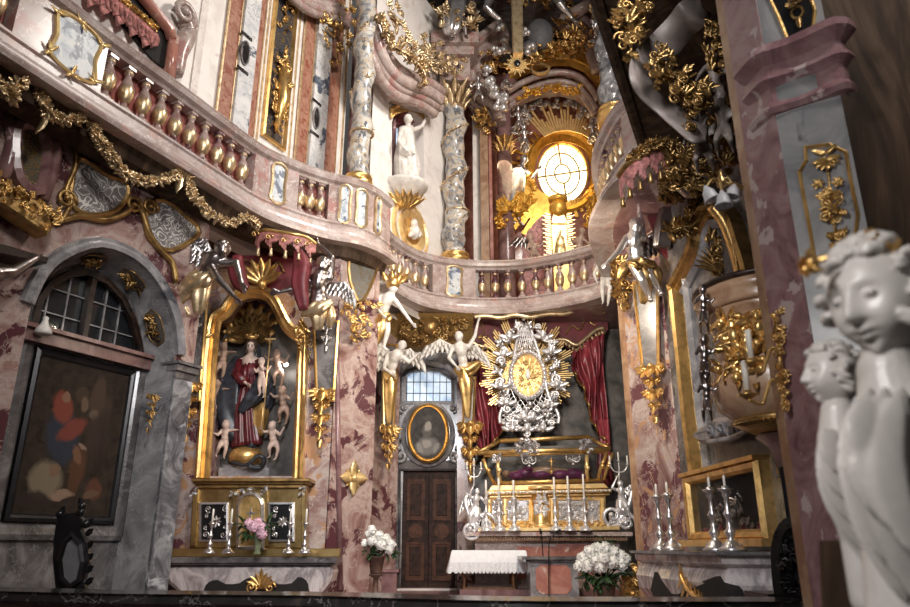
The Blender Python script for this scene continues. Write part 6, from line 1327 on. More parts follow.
# free-standing altar block
Ya = 12.7; Pa = front(Ya); r = thing('lectern', 'grey marble pedestal with pink panel in front of the high altar', 'pedestal', (Pa.pt(553, 601).x, Ya+.4, FL)); m = MB(); a0, _ = Pa.az(530, 570); a1, _ = Pa.az(578, 570); zt = Pa.az(553, 556.5)[1]; zs_ = Pa.az(553, 559.5)[1]
m.pbox(Pa, a0, a1, FL, zs_, -.7, 0); m.build('body', 'light_grey_marble', r); m = MB(); m.pbox(Pa, a0-.14, a1+.10, zs_, zt, -.8, .1); m.pbox(Pa, a0-.07, a1+.05, zs_-.04, zs_, -.75, .05); m.build('top_slab', 'grey_marble', r)
m = MB(); hh = (zs_-FL); aa, bb = a0+.09, a1-.12; m.prism(Pa, [(aa+.08, FL+.08), (bb-.08, FL+.08), (bb, FL+.16), (bb, zs_-.16), (bb-.08, zs_-.08), (aa+.08, zs_-.08), (aa, zs_-.16), (aa, FL+.16)], -.01, .015, .005); m.build('panel', 'red_marble', r)
for x, lab, pts in ((549, 'thin dark microphone stand in front of the marble pedestal', ((549, 604), (549, 545), (553, 536), (556, 533))), (543, 'slim gooseneck microphone rising from the marble pedestal', ((543, 556), (542, 542), (541, 534)))):
    Pm = front(Ya-.3 if x == 549 else Ya+.1); m = MB(); q_ = smoothpath([Pm.pt(*p) for p in pts], 4)
    if x == 549: q_[0].z = FL
    m.tube(q_, .010, 6); o = m.build('microphone_stand', 'dark_metal'); tag(o, lab, 'microphone'); m = MB(); m.tube([q_[-1], q_[-1]+(q_[-1]-q_[-2]).normalized()*.09], [.022, .018], 8); m.build('microphone', 'dark_metal', o)
    if x == 549: m = MB(); m.lathe((q_[0].x, q_[0].y, FL), [(.12, 0), (.12, .012), (.02, .03)], 14); m.build('base', 'dark_metal', o)
# hydrangeas
def flowers(label, P, pot, cs, rad, lv, stand=None):
    x, yt, yb, w = pot; b = P.pt(x, yb); r = thing('potted_hydrangea', label, 'potted plant', tuple(b)); a0 = P.az(x-w/2, yt)[0]; a1 = P.az(x+w/2, yt)[0]; R_ = (a1-a0)/2; H = P.az(x, yt)[1]-b.z
    m = MB(); m.lathe(b, [(R_*.62, 0), (R_*.66, .02), (R_*.95, H*.9), (R_*1.06, H*.92), (R_*1.06, H), (R_*.9, H), (R_*.6, H*.5)], 20); m.build('pot', 'terracotta', r)
    m = MB(); blooms(m, [P.pt(*c) for c in cs], rad, int(x)); m.build('flower_heads', 'petal_white', r); m = MB(); leaves(m, [P.pt(*c) for c in lv], rad*1.35, 12, int(x), .15)
    for c in cs: m.tube([P.pt(*c), b+Vector((0, 0, H*.9))], .01, 4)
    m.build('foliage', 'leaf_green', r); return r
Pf = front(12.3); flowers('large pot of white hydrangeas to the right of the marble pedestal', Pf, (606, 578, 600, 24), [(583, 558, .1), (589, 552, .15), (597, 549, .1), (605, 548, .15), (613, 552, .1), (620, 556, .05), (587, 566, .2), (595, 560, .25), (604, 558, .3), (612, 562, .25), (621, 565, .1), (580, 566, .1), (600, 567, .25), (625, 560, 0)], .105, [(590, 574, .1), (597, 578, .15), (606, 576, .2), (615, 574, .1), (622, 572, 0), (586, 580, .05), (612, 582, .1), (606, 541, 0), (598, 584, .1)])
Pf = front(12.1); fl = flowers('pot of white hydrangeas on a stand by the rose pilaster', Pf, (376, 556, 574, 17), [(358, 537, .1), (366, 534, .1), (371, 530, .1), (379, 536, .15), (372, 541, .2), (363, 543, .15), (386, 539, .1), (391, 545, .1), (381, 545, .2), (389, 549, .1)], .085, [(361, 548, .05), (368, 550, .1), (377, 551, .1), (385, 552, .05), (372, 554, .1), (392, 552, .0)])
m = MB(); b = Vector(fl['_w']); m.lathe((b.x, b.y, FL), [(.16, 0), (.17, .03), (.05, .08), (.04, b.z-FL-.06), (.11, b.z-FL-.02), (.12, b.z-FL)], 14); tag(m.build('plant_stand', 'terracotta'), 'slender dark stand carrying the left hydrangea pot', 'stand')
# cushioned gilt stool beside flowers
Pf = front(12.5); r = thing('gilt_bracket', 'gilded carved console foot standing behind the right hydrangea pot', 'console', Pf.pt(628, 600)); m = MB(); cluster(m, Pf, lop(Pf, ((618, 602), (640, 602), (640, 575), (632, 566), (622, 575))), 50, .13, .0, .15, 50); m.build('carving', 'gold', r); m = MB(); m.prism(Pf, lop(Pf, ((620, 602), (638, 602), (636, 576), (624, 576))), -.2, .05, .02); m.build('core', 'dark_gold', r)
# communion rail
RP = [tuple(v) for v in smoothpath([(-5.4, 7.1), (-4.0, 6.6), (-2.6, 6.15), (-1.0, 5.9), (-.2, 5.55), (.6, 5.35), (2.4, 5.3)], 5)]
cr = thing('communion_rail', 'dark marble communion rail running along the bottom of the view', 'rail', (-.8, 5.9, 0)); m = MB(); m.sweep(RP, [(-.22, 1.16), (.18, 1.16), (.22, 1.19), (.20, 1.24), (.22, 1.26), (-.26, 1.26), (-.24, 1.2)]); m.build('coping', 'black_marble', cr); m = MB(); m.sweep(RP, [(-.1, 0), (.1, 0), (.1, .2), (.06, .2), (.06, 1.16), (-.06, 1.16), (-.06, .2), (-.1, .2)]); m.build('panel', 'wine_marble', cr)
# ------------------------------------------------------------------ upper storey, centre: columns, niche, window glory
def twisted(label, px, yb, Y, wpx, ztop, group=None, fluted=1.1, mat='column_marble'):
    b = atY(px, yb, Y); wx = (atY(px+wpx/2, yb, Y)-atY(px-wpx/2, yb, Y)).x/2; H = ztop-b.z; r = thing('twisted_column', label, 'column', tuple(b), group); R0 = wx*.86
    m = MB(); m.lathe(b, [(R0*1.25, -.35), (R0*1.3, 0), (R0*1.32, .04), (R0*1.05, .07), (R0*1.02, .10), (R0*1.2, .13), (R0*1.18, .18), (R0*.95, .20)], 20); m.build('base', 'gold', r)
    m = MB(); vs = []; fs = []; seg = 28; n = 90
    for i in range(n+1):
        z = .18+(H-.18)*i/n; ph = z*2*PI/1.25; ox = math.cos(ph)*R0*.14; oy = math.sin(ph)*R0*.14; bu = 1+.09*math.cos(z*2*PI/.62)
        for k in range(seg):
            a = 2*PI*k/seg; q = 1.0
            if z < fluted: q += .07*math.cos(7*(a-z*3.2))
            vs.append(b+Vector((ox+math.cos(a)*R0*q*.9*bu, oy+math.sin(a)*R0*q*.9*bu, z)))
    for i in range(n):
        for k in range(seg): k2 = (k+1) % seg; fs.append((i*seg+k, i*seg+k2, (i+1)*seg+k2, (i+1)*seg+k))
    m.add(vs, fs); m.build('shaft', mat, r)
    m = MB(); m.tube([b+Vector((math.cos(t*PI/8)*R0*1.0+math.cos(fluted*2*PI/1.25)*R0*.2, math.sin(t*PI/8)*R0+math.sin(fluted*2*PI/1.25)*R0*.2, fluted)) for t in range(17)], .025, 6)
    gp = []
    for i in range(60): z = fluted+.1+(H-fluted-.3)*i/59; a = z*5.0; ph = z*2*PI/1.25; gp.append(b+Vector((math.cos(ph)*R0*.20+math.cos(a)*R0*.92, math.sin(ph)*R0*.2+math.sin(a)*R0*.92, z)))
    garland(m, gp[::4], .11, 2, int(px), .4); m.build('gilt_garland', 'pale_gold', r)
    return r, b, R0
def capital(m, c, R0, h, seed=0):
    rr = random.Random(seed)
    for row, (z, n, L) in enumerate(((0, 10, h*.5), (h*.3, 10, h*.5), (h*.6, 8, h*.45))):
        for k in range(n):
            a = 2*PI*(k+.5*row)/n; d = Vector((math.cos(a), math.sin(a), 0)); m.leaf(Vector(c)+d*R0*(.9+.1*row)+Vector((0, 0, z)), Vector((0, 0, 1))+d*.3, d*-1, L, R0*.62, -.5, .2, 5)
    for k in range(4):
        a = PI/4+k*PI/2; d = Vector((math.cos(a), math.sin(a), 0)); P = Plane((c[0], c[1]), (c[0]+d.x, c[1]+d.y)); m.spiral(P, R0*1.35, c[2]+h*.85, R0*.36, 1.4, PI/2, -1, R0*.09, 0, .1, 14)
    m.lathe(c, [(R0*.95, 0), (R0*.85, h*.3), (R0*.95, h*.7), (R0*1.2, h)], 16)
t1, b1, r1 = twisted('twisted grey marble column standing behind the left balcony', 358, 186, 11.95, 27, 15)
t2, b2, r2 = twisted('slimmer twisted marble column behind the centre of the balcony, with gilded capital', 455, 262, 15.7, 28, atY(452, 108, 15.7).z, fluted=1.3)
m = MB(); cz = atY(452, 110, 15.7).z; capital(m, (b2.x, b2.y, cz), r2*.95, atY(452, 80, 15.7).z-cz, 3); tag(m.build('corinthian_capital', 'pale_gold'), 'gilded leafy capital on the central twisted column', 'capital')
P = front(15.3); m = MB(); a0 = P.az(436, 60)[0]; a1 = P.az(474, 60)[0]; m.pbox(P, a0+.1, a1-.1, atY(452, 80, 15.3).z, atY(452, 58, 15.3).z, -.8, 0); m.pbox(P, a0, a1, atY(452, 58, 15.3).z, atY(452, 50, 15.3).z, -.9, .15); m.pbox(P, a0-.12, a1+.12, atY(452, 50, 15.3).z, atY(452, 38, 15.3).z, -1.0, .3); o = m.build('entablature_block', 'pink_stone'); tag(o, 'pink stone entablature block above the gilded capital', 'entablature')
m = MB(); cluster(m, front(15.2), lop(front(15.2), ((440, 78), (466, 78), (468, 60), (440, 60))), 40, .16, .15, .06, 4); o2 = m.build('gilt_frieze', 'pale_gold', o)
t3, b3, r3 = twisted('dark grey spiral column at the upper right beside the near dark soffit', 614, 116, 14.2, 30, 15.5, fluted=2.4, mat='mottled_marble')
# statue niche
P = PN; r = thing('statue_niche', 'red-lined niche with gilded canopy fringe behind the white statue', 'niche', P.pt(408, 190, -.4))
m = MB(); m.prism(P, lop(P, ((395, 122), (400, 112), (408, 110), (418, 114), (422, 124), (420, 128), (410, 122), (400, 124)), -.3, 2), -.4, -.25); m.build('hanging_cloth', 'crimson_cloth', r)
m = MB(); qv = smoothpath([P.pt(x, y, .05) for x, y in ((391, 110), (397, 106), (406, 104), (416, 106), (424, 114))], 5); m.tube(qv, .05, 6); [m.leaf(p, (0, 0, -1), P.n, .22, .12, .1, .3, 4) for p in qv]; m.build('gilt_fringe', 'gold', r)
m = MB(); m.prism(P, lop(P, ((393, 150), (399, 150), (399, 128), (395, 128)), -.35), -.42, -.38); m.build('bright_pane', 'blue_daylight', r)
m = MB(); m.tube([P.pt(394, 120, -.1), P.pt(394, 188, -.1)], .05, 6); m.tube([P.pt(423, 120, -.1), P.pt(423, 188, -.1)], .05, 6); m.build('jamb', 'wine_marble', r)
PSn = Plane(PN.w(0, 0, .15).to_2d(), PN.w(1, 0, .15).to_2d())
st = angel('white marble saint statue with one raised arm in the upper niche', PSn, dict(head=(408, 120, .1), neck=(408, 127, .08), chest=(408, 134, .08), pelvis=(406, 151, .04), lsh=(402, 130, .08), rsh=(414, 130, .08), lel=(399, 141, .14), lha=(404, 148, .2), rel=(422, 126, .12), rha=(428, 114, .12), lkn=(404, 166, .12), lft=(404, 182, .04), rkn=(410, 166, .14), rft=(411, 182, .08)), 1.75, (.2, -1, -.1), 'white_stucco', 'white_stucco',
    [(((406, 128, .06), (406, 144, .06), (406, 160, .08), (407, 183, .04)), [.16, .19, .24, .27], 9), (((402, 148, .12), (408, 154, .18), (414, 150, .14)), [.10, .13, .08], 5), (((412, 150, .1), (414, 168, .1), (415, 180, .06)), [.10, .13, .05], 4)], (), hair=.06)
m = MB(); P = PSn; a, z = P.az(407, 184, .05); c_ = P.w(a, z, 0); m.lathe(c_-Vector((0, 0, .55)), [(.03, 0), (.09, .05), (.20, .2), (.38, .36), (.50, .46), (.52, .52), (.46, .55)], 20); o = m.build('bracket', 'white_stucco'); tag(o, 'white corbel with gilded shell carrying the niche statue', 'bracket')
m = MB()
for k in range(9): an = PI+(k+.5)*PI/9; d = Vector((math.cos(an), math.sin(an)*.8, .9)); m.leaf(c_-Vector((0, 0, .62))+Vector((math.cos(an), math.sin(an), 0))*.08, d, Vector((math.cos(an), math.sin(an), 0)), .46, .16, .2, .2, 5)
m.build('gilt_shell', 'gold', o)
# medallion
P = PN; a, z = P.az(411, 231, .05); R_ = .50; rx_ = abs(P.az(427, 231, .05)[0]-a); rz_ = abs(P.az(411, 205, .05)[1]-z)
r = thing('medallion', 'round stucco medallion with white figure in a broad gilt rim behind the balcony', 'medallion', P.w(a, z-rz_, .05)); E_ = lambda f: [(a+rx_*f*math.cos(t*PI/18), z+rz_*f*math.sin(t*PI/18)) for t in range(36)]
m = MB(); m.prism(P, E_(1.0), -.1, .05, .02); m.build('stone_rim', 'pale_stone', r); m = MB(); m.frame(P, E_(1.0), [(-.03, 0), (-.03, .08), (.02, .1), (.05, .05)]); m.frame(P, E_(.72), [(-.02, .0), (-.02, .12), (.04, .10), (.16, .06), (.16, 0)]); m.build('gilt_rim', 'bright_gold', r)
m = MB(); m.prism(P, E_(.52), .03, .065); m.build('field', 'gold', r); m = MB(); q = rx_; m.ball(P.w(a-.02, z+rz_*.25, .14), (.09, .09, .11), 10, 8); m.ball(P.w(a+.02, z-.02, .12), (.13, .09, .2), 10, 8); m.tube([P.w(a+.08, z+.1, .14), P.w(a+q*.35, z-.02, .16), P.w(a+.1, z-.15, .16)], [.05, .05, .03], 8); m.tube([P.w(a-.05, z-.1, .12), P.w(a-q*.3, z-rz_*.35, .14)], [.09, .04], 8); bake(m, 'figure_relief', 'white_stucco', r, .025)
# swooping cornice above the niche
m = MB(); cp = [(368, 18), (374, 34), (380, 52), (388, 68), (400, 80), (414, 86), (428, 92), (440, 100)]; Pc = Plane((-1.75, 12.4), (-.1, 15.2))
for off, rr_ in ((0, .16), (7, .10), (-8, .12), (14, .12)): m.tube(smoothpath([Pc.pt(x-off*.4, y+off, .2-abs(off)*.01) for x, y in cp], 4), rr_, 6)
m.prism(Pc, lop(Pc, ((366, 22), (374, 48), (384, 78), (398, 98), (418, 106), (440, 112), (440, 92), (414, 80), (396, 72), (382, 44), (374, 20))), -.3, .1); o = m.build('cornice', 'pink_stone'); tag(o, 'sweeping pink stone cornice curving down over the statue niche', 'cornice')
m = MB(); cluster(m, Pc, lop(Pc, ((370, 10), (378, 30), (386, 52), (400, 68), (420, 76), (424, 66), (404, 54), (392, 34), (386, 8))), 70, .20, .3, .15, 7); garland(m, [Pc.pt(x, y, .5) for x, y in ((378, 14), (386, 30), (394, 44), (408, 56), (420, 66), (424, 84))], .30, 4, 9); tag(m.build('gilt_foliage', 'pale_gold'), 'gilded foliage spilling over the sweeping pink cornice', 'ornament')
Pd = front(15.2); m = MB(); cluster(m, Pd, lop(Pd, ((408, 44), (440, 50), (442, 76), (426, 88), (412, 76))), 50, .26, .3, .25, 17); garland(m, [Pd.pt(x, y, .5) for x, y in ((400, 30), (414, 52), (424, 66), (418, 84))], .28, 4, 5); tag(m.build('gilt_foliage', 'pale_gold'), 'gilded branch cluster left of the central capital', 'ornament')
# grey vault shell behind and dark opening
Pv = front(16.2); m = MB(); m.prism(Pv, lop(Pv, ((384, -10), (396, 30), (412, 56), (432, 66), (440, 50), (430, 10), (424, -20))), -.1, .0); tag(m.build('vault_shell', 'grey_marble'), 'grey marble vault surface left of the top statue', 'vault')
m = MB(); m.tube(smoothpath([Pv.pt(x, y, .2) for x, y in ((412, -20), (420, 14), (434, 36), (452, 46))], 4), .16, 6); tag(m.build('vault_rib', 'red_marble'), 'curved dark red rib at the top left of the vault', 'rib')
m = MB(); m.tube(smoothpath([Pv.pt(x, y, .0) for x, y in ((402, -20), (404, 6), (410, 22))], 4), .09, 6); tag(m.build('vault_fillet', 'gold'), 'thin gilded fillet on the grey vault surface', 'fillet')
Pv2 = front(17.2)
m = MB(); m.prism(Pv2, lop(Pv2, ((418, -30), (438, 40), (500, 64), (600, 50), (632, 20), (632, -40))), -.1, .0); tag(m.build('vault_shell', 'dark_gold_inlay'), 'dark vault panel with gold inlay at the top centre', 'vault')
# statue on the entablature at top
Pz = front(15.0)
angel('silvered seated figure at the very top above the central column', Pz, dict(head=(458, -30, .1), neck=(458, -20, .1), chest=(458, -12, .1), pelvis=(457, 8, .05), lsh=(450, -16, .1), rsh=(466, -16, .1), lel=(446, -4, .2), lha=(450, 8, .3), rel=(471, -4, .2), rha=(476, 10, .3), lkn=(450, 22, .3), lft=(451, 38, .15), rkn=(464, 20, .3), rft=(466, 36, .2)), 1.9, (.2, -1, -.4), 'bronze_silver', 'silver', [(((457, -8, .1), (456, 10, .15), (452, 26, .25), (450, 36, .15)), [.20, .26, .22, .12], 7)], ())
m = MB(); cluster(m, Pz, lop(Pz, ((440, 14), (476, 14), (480, 34), (440, 38))), 50, .24, .1, .3, 31); tag(m.build('gilt_trophy', 'pale_gold'), 'gilded foliage heap under the silvered top figure', 'ornament')
# pink pilasters right of the column
P = front(16.3); m = MB(); a0 = P.az(473, 180)[0]; a1 = P.az(480, 180)[0]; m.pbox(P, a0, a1, 6.6, P.az(478, 110)[1], -.3, 0); tag(m.build('pilaster', 'pale_stone'), 'pale stone strip right of the central twisted column', 'pilaster')
for x0, x1, d, mat, lab in ((480, 488, .2, 'tan_marble', 'salmon marble pilaster with gilded capital right of the central column'), (489, 492, .05, 'red_marble', 'thin red marble pilaster edge in shadow')):
    m = MB(); a0 = P.az(x0, 180)[0]; a1 = P.az(x1, 180)[0]; m.pbox(P, a0, a1, 6.6, P.az(484, 130)[1], -.3, d); tag(m.build('pilaster', mat), lab, 'pilaster')
m = MB(); cluster(m, P, lop(P, ((476, 136), (494, 136), (496, 120), (474, 118))), 34, .22, .2, .2, 3); tag(m.build('gilt_capital', 'gold'), 'gilded capital on the salmon marble pilaster', 'capital')
m = MB()
for k, (dx, dy) in enumerate(((0, 0), (6, -7), (-6, 8))): m.tube(smoothpath([P.pt(x+dx, y+dy, .4-.1*k) for x, y in ((472, 70), (474, 90), (482, 100), (494, 106), (498, 118))], 4), .14, 6)
m.prism(P, lop(P, ((466, 64), (478, 64), (500, 96), (506, 124), (474, 122), (468, 100))), -.2, .15); tag(m.build('cornice', 'pink_stone'), 'curved pink cornice right of the gilded column capital', 'cornice')
m = MB(); m.prism(P, lop(P, ((474, 60), (505, 36), (508, 46), (478, 72))), .0, .5, .05); m.prism(P, lop(P, ((476, 50), (500, 32), (504, 38), (478, 60))), .0, .7, .05); tag(m.build('pediment', 'pink_stone'), 'broken pink pediment piece beside the hanging gilded beam', 'pediment')
for px, yb, yt, Y, lab in ((507, 262, 150, 16.6, 'dark brown marble column with gilded capital left of the round window'),):
    b = atY(px, yb, Y); zt = atY(px, yt, Y).z; r = thing('column', lab, 'column', (b.x, b.y, 6.6)); m = MB(); m.lathe((b.x, b.y, 6.6), [(.24, 0), (.21, .2), (.21, (zt-6.6)*.4), (.19, zt-6.6)], 20); m.build('shaft', 'brown_column', r); m = MB(); capital(m, (b.x, b.y, zt-.2), .17, .55, 5); m.build('capital', 'gold', r); m = MB(); m.lathe((b.x, b.y, zt+.35), [(.24, 0), (.20, .05), (.20, 1.2), (.30, 1.35), (.42, 1.6), (.42, 1.75)], 16); m.build('upper_block', 'wine_marble', r)
# arched pediment
P = front(16.8); r = thing('arched_pediment', 'glowing gilded arched pediment over the round window', 'pediment', P.pt(550, 92)); arcs = ((508, 92), (520, 84), (536, 77), (552, 73), (568, 73), (582, 79), (592, 90), (598, 100))
m = MB(); 
for off, d, rad in ((0, .5, .09), (9, .35, .08), (14, .2, .12)): m.tube(smoothpath([P.pt(x-(off*.2 if x > 560 else 0), y+off, d) for x, y in arcs], 4), rad, 6)
m.prism(P, lop(P, arcs+((590, 106), (576, 96), (560, 92), (540, 94), (524, 100), (512, 108))), -.2, .15); m.build('pink_band', 'pink_stone', r)
m = MB(); top_ = [(x, y-9-(3 if 520 < x < 580 else 0)) for x, y in arcs]; m.prism(P, lop(P, tuple(top_)+arcs[::-1]), .3, .62, .02); m.prism(P, lop(P, ((584, 76), (592, 74), (600, 92), (602, 106), (596, 102), (592, 88))), .4, .8, .03); m.build('gilt_arch', 'amber_glow_gold', r)
m = MB(); cluster(m, P, lop(P, tuple(top_)+arcs[::-1]), 40, .16, .62, .05, 8); m.frame(P, ell(P, 540, 69, 9, 5, 20, .66), [(-.03, .62), (-.03, .70), (.03, .70), (.03, .62)]); m.build('gilt_carving', 'bright_gold', r)
m = MB(); cluster(m, P, lop(P, ((516, 90), (536, 82), (556, 79), (572, 81), (572, 88), (556, 87), (536, 90), (518, 98))), 40, .14, .2, .1, 9); m.build('pale_carving', 'tan_marble', r)
m = MB(); cluster(m, P, lop(P, ((518, 98), (540, 93), (562, 92), (580, 98), (580, 104), (560, 99), (540, 100), (520, 106))), 50, .20, .3, .1, 10); m.build('lower_carving', 'amber_glow_gold', r)
# round window with glory
P = PW; ca_, cz_ = P.az(563, 172); px_ = P.az(564, 172)[0]-ca_
wr = struct((lambda m: (m.frame(P, rw, [(-.34, -.1), (-.34, .10), (-.28, .16), (-.18, .10), (-.04, -.02), (.04, -.05), (.04, -.2)]), m.build('window_4', 'amber_glow_gold'))[1])(MB()))  # frame widened in amber to carry the glow ring around the pane
m = MB(); m.prism(P, rw, -.2, -.16); m.build('pane', 'amber_window_glow', wr)
m = MB(); rwx = 26*px_; rwz = abs(P.az(563, 141)[1]-cz_)
for f in (.30, .66): m.tube([P.w(ca_+rwx*f*math.cos(t*PI/16), cz_+rwz*f*math.sin(t*PI/16), -.1) for t in range(33)], .022, 5)
for k in range(4): an = k*PI/2+.12; m.tube([P.w(ca_+rwx*(.3 if k % 2 else 0)*math.cos(an), cz_+rwz*(.3 if k % 2 else 0)*math.sin(an), -.1), P.w(ca_+rwx*math.cos(an), cz_+rwz*math.sin(an), -.1)], .024, 5)
for k in range(12): an = k*PI/6+.3; m.tube([P.w(ca_+rwx*.66*math.cos(an), cz_+rwz*.66*math.sin(an), -.1), P.w(ca_+rwx*math.cos(an), cz_+rwz*math.sin(an), -.1)], .012, 5)
m.build('glazing_bar', 'dark_gold', wr)
l = bpy.data.lights.new('round_window_light', 'AREA'); l.energy = 26; l.color = (1, .62, .22); l.size = 1.3; o = bpy.data.objects.new('round_window_light', l); COL.objects.link(o); o.location = P.w(ca_, cz_, .3); o.rotation_euler = Vector((.15, -1, -.35)).to_track_quat('-Z', 'Y').to_euler()
r = thing('window_glory', 'fan of gilded rays surrounding the bright round amber window', 'sunburst', P.w(ca_, cz_-2, .1))
m = MB(); rays(m, P, ca_, cz_, 33*px_, (48*px_, 42*px_, 52*px_, 44*px_), 90, .05, .10, .06); m.build('short_rays', 'amber_glow_gold', r)
m = MB(); rays(m, P, ca_, cz_-.1, 34*px_, (52*px_, 70*px_, 58*px_, 66*px_, 48*px_), 24, .05, .07, .75, math.radians(48), math.radians(128)); m.build('upper_rays', 'bright_gold', r)
m = MB(); rays(m, P, ca_, cz_, 36*px_, (76*px_, 66*px_, 84*px_), 16, .05, .13, .25, math.radians(212), math.radians(250)); m.build('lower_rays', 'amber_glow_gold', r)
m = MB(); rng = random.Random(8)
for (x, y, s_) in ((500, 118, 5), (508, 112, 5), (516, 110, 5), (524, 112, 6), (532, 108, 5), (540, 104, 5), (548, 103, 4), (556, 106, 5), (566, 104, 5), (574, 106, 5), (582, 108, 5), (590, 112, 6), (596, 122, 6), (600, 132, 6), (594, 140, 5), (520, 122, 5), (514, 130, 6), (520, 140, 5), (498, 130, 5), (524, 150, 5), (580, 116, 5), (596, 150, 5), (528, 118, 4)):
    for q in range(4): a, z = P.az(x+rng.uniform(-3, 3), y+rng.uniform(-3, 3), .6); m.ball(P.w(a, z, .5+rng.uniform(0, .3)), s_*px_*rng.uniform(.4, .7), 7, 5)
    a, z = P.az(x, y, .8); m.spiral(P, a, z, s_*px_*.8, 1.4, rng.uniform(0, 6), rng.choice((-1, 1)), s_*px_*.15, .8, .2, 12)
tag(m.build('silver_clouds', 'silver_leaf'), 'silvered cloud scrolls arching over the round amber window', 'clouds', kind='stuff')
for i, (x, y, lab) in enumerate(((506, 128, 'small silver cherub left of the fan of rays'), (524, 134, 'small silver cherub just left of the round window'), (592, 128, 'small silver cherub right of the fan of rays'), (518, 116, 'small silver cherub under the left end of the arched pediment'), (478, 86, 'silver cherub on clouds beside the gilded capital'), (600, 100, 'small silver cherub under the right end of the arched pediment'))):
    Pq = front(16.9 if x > 490 else 15.6); J = dict(head=(x, y-7, .1), neck=(x, y-3.5, .1), chest=(x, y-1, .1), pelvis=(x+1, y+6, .05), lsh=(x-3, y-2.5, .1), rsh=(x+3, y-2.5, .1), lel=(x-6, y+1, .15), lha=(x-9, y-2, .2), rel=(x+6, y, .15), rha=(x+9, y-3, .2), lkn=(x-3, y+10, .15), lft=(x-4, y+15, .05), rkn=(x+4, y+10, .15), rft=(x+5, y+15, .1)); m = MB(); body(m, PJ(Pq, .7, **J), .75, (0, -1, -.3), True, hseed=i, hands=False); tag(bake(m, 'cherub_statue', 'silver', None, .025), lab, 'statue', 'silver cherubs around the round window')
# hanging beam with sunburst foot
P = front(14.6); m = MB(); m.prism(P, lop(P, ((510, -30), (522, -30), (523, 55), (513, 56))), -.1, .12, .02); o = m.build('hanging_beam', 'pale_gold'); tag(o, 'long gilded beam descending from the vault to a small sunburst', 'beam')
m = MB(); a, z = P.az(517, 65, .2); rays(m, P, a, z, .08, (.32, .24, .28, .20), 26, .05, .02, .18); m.ball(P.w(a, z, .2), (.13, .08, .13), 12, 8); m.build('sunburst', 'bright_gold', o)
m = MB(); m.ball(P.w(a, z, .27), (.08, .04, .10), 10, 8); m.build('dark_boss', 'ebony', o)
m = MB(); rng = random.Random(3)
for (x, y, s_) in ((490, 84, 7), (494, 92, 6), (502, 96, 6), (488, 72, 5), (500, 104, 5), (506, 86, 5), (504, 40, 6), (500, 30, 6), (506, 52, 6), (526, 30, 5), (496, 50, 5), (530, 50, 5)):
    for q in range(5): m.ball(front(15.4).pt(x+rng.uniform(-4, 4), y+rng.uniform(-4, 4), rng.uniform(0, .3)), s_*.022*rng.uniform(.5, .9), 8, 6)
tag(m.build('silver_clouds', 'silver_leaf'), 'silver clouds clustered around the foot of the hanging gilded beam', 'clouds', kind='stuff')
m = MB(); Pq = front(15.6); m.ball(Pq.pt(540, 34, 0), (.36, .25, .46), 16, 12); m.ball(Pq.pt(530, 48, 0), (.22, .2, .2), 12, 8); tag(m.build('dark_drapery', 'lead_grey'), 'dark grey cloud mass right of the hanging beam', 'clouds')
for (pts, lab, n, s_) in ((((480, 60), (508, 56), (512, 76), (498, 84), (482, 78)), 'gilded foliage left of the beam sunburst', 34, .18), (((550, 30), (578, 20), (590, 40), (584, 58), (560, 62), (548, 56)), 'gilded scroll foliage above the arched pediment', 70, .24), (((526, 56), (548, 50), (552, 62), (530, 70)), 'gilded foliage right of the beam sunburst', 22, .18), (((424, 14), (440, 10), (442, 40), (428, 48)), 'gilded foliage against the grey vault', 22, .22), (((592, 20), (604, 14), (608, 60), (600, 84), (594, 60)), 'silvered ornament climbing beside the dark grey column', 44, .22), (((500, -14), (580, -14), (570, 14), (505, 10)), 'gilded foliage at the top edge of the vault', 60, .26)):
    Pq = front(15.9 if 'silvered' not in lab else 14.6); m = MB(); cluster(m, Pq, lop(Pq, pts), n, s_, .1, .3, n); tag(m.build('foliage_relief', 'silver' if 'silvered' in lab else 'gold'), lab, 'ornament')
for i, (x0, y0, x1, y1, x2, y2) in enumerate(((493, -10, 486, 8, 500, 20), (546, -14, 560, 4, 572, 18))):
    Pq = front(15.0); m = MB(); limb(m, [Pq.pt(x0, y0), Pq.pt(x1, y1, .2), Pq.pt(x2, y2)], [.13, .10, .06]); foot(m, Pq.pt(x2, y2), 1.9, (.3 if i else -.3, -.5, -.6)); tag(bake(m, 'partial_statue', 'silver', None, .02), ('silvered bent leg of a figure left of the hanging beam, cut by the top edge', 'silvered leg of a figure right of the hanging beam, cut by the top edge')[i], 'statue')
m = MB(); P = front(16.2); 
for k, (dx, dy) in enumerate(((0, 0), (4, -6), (-3, 6))): m.tube(smoothpath([P.pt(x+dx, y+dy, .3) for x, y in ((560, 18), (576, 24), (588, 34), (594, 50), (600, 66))], 4), .15, 6)
m.tube([P.pt(572, 14, .6), P.pt(598, -2, .6)], .2, 4); tag(m.build('cornice', 'pink_stone'), 'pink stone cornice curl above the right of the arched pediment', 'cornice')
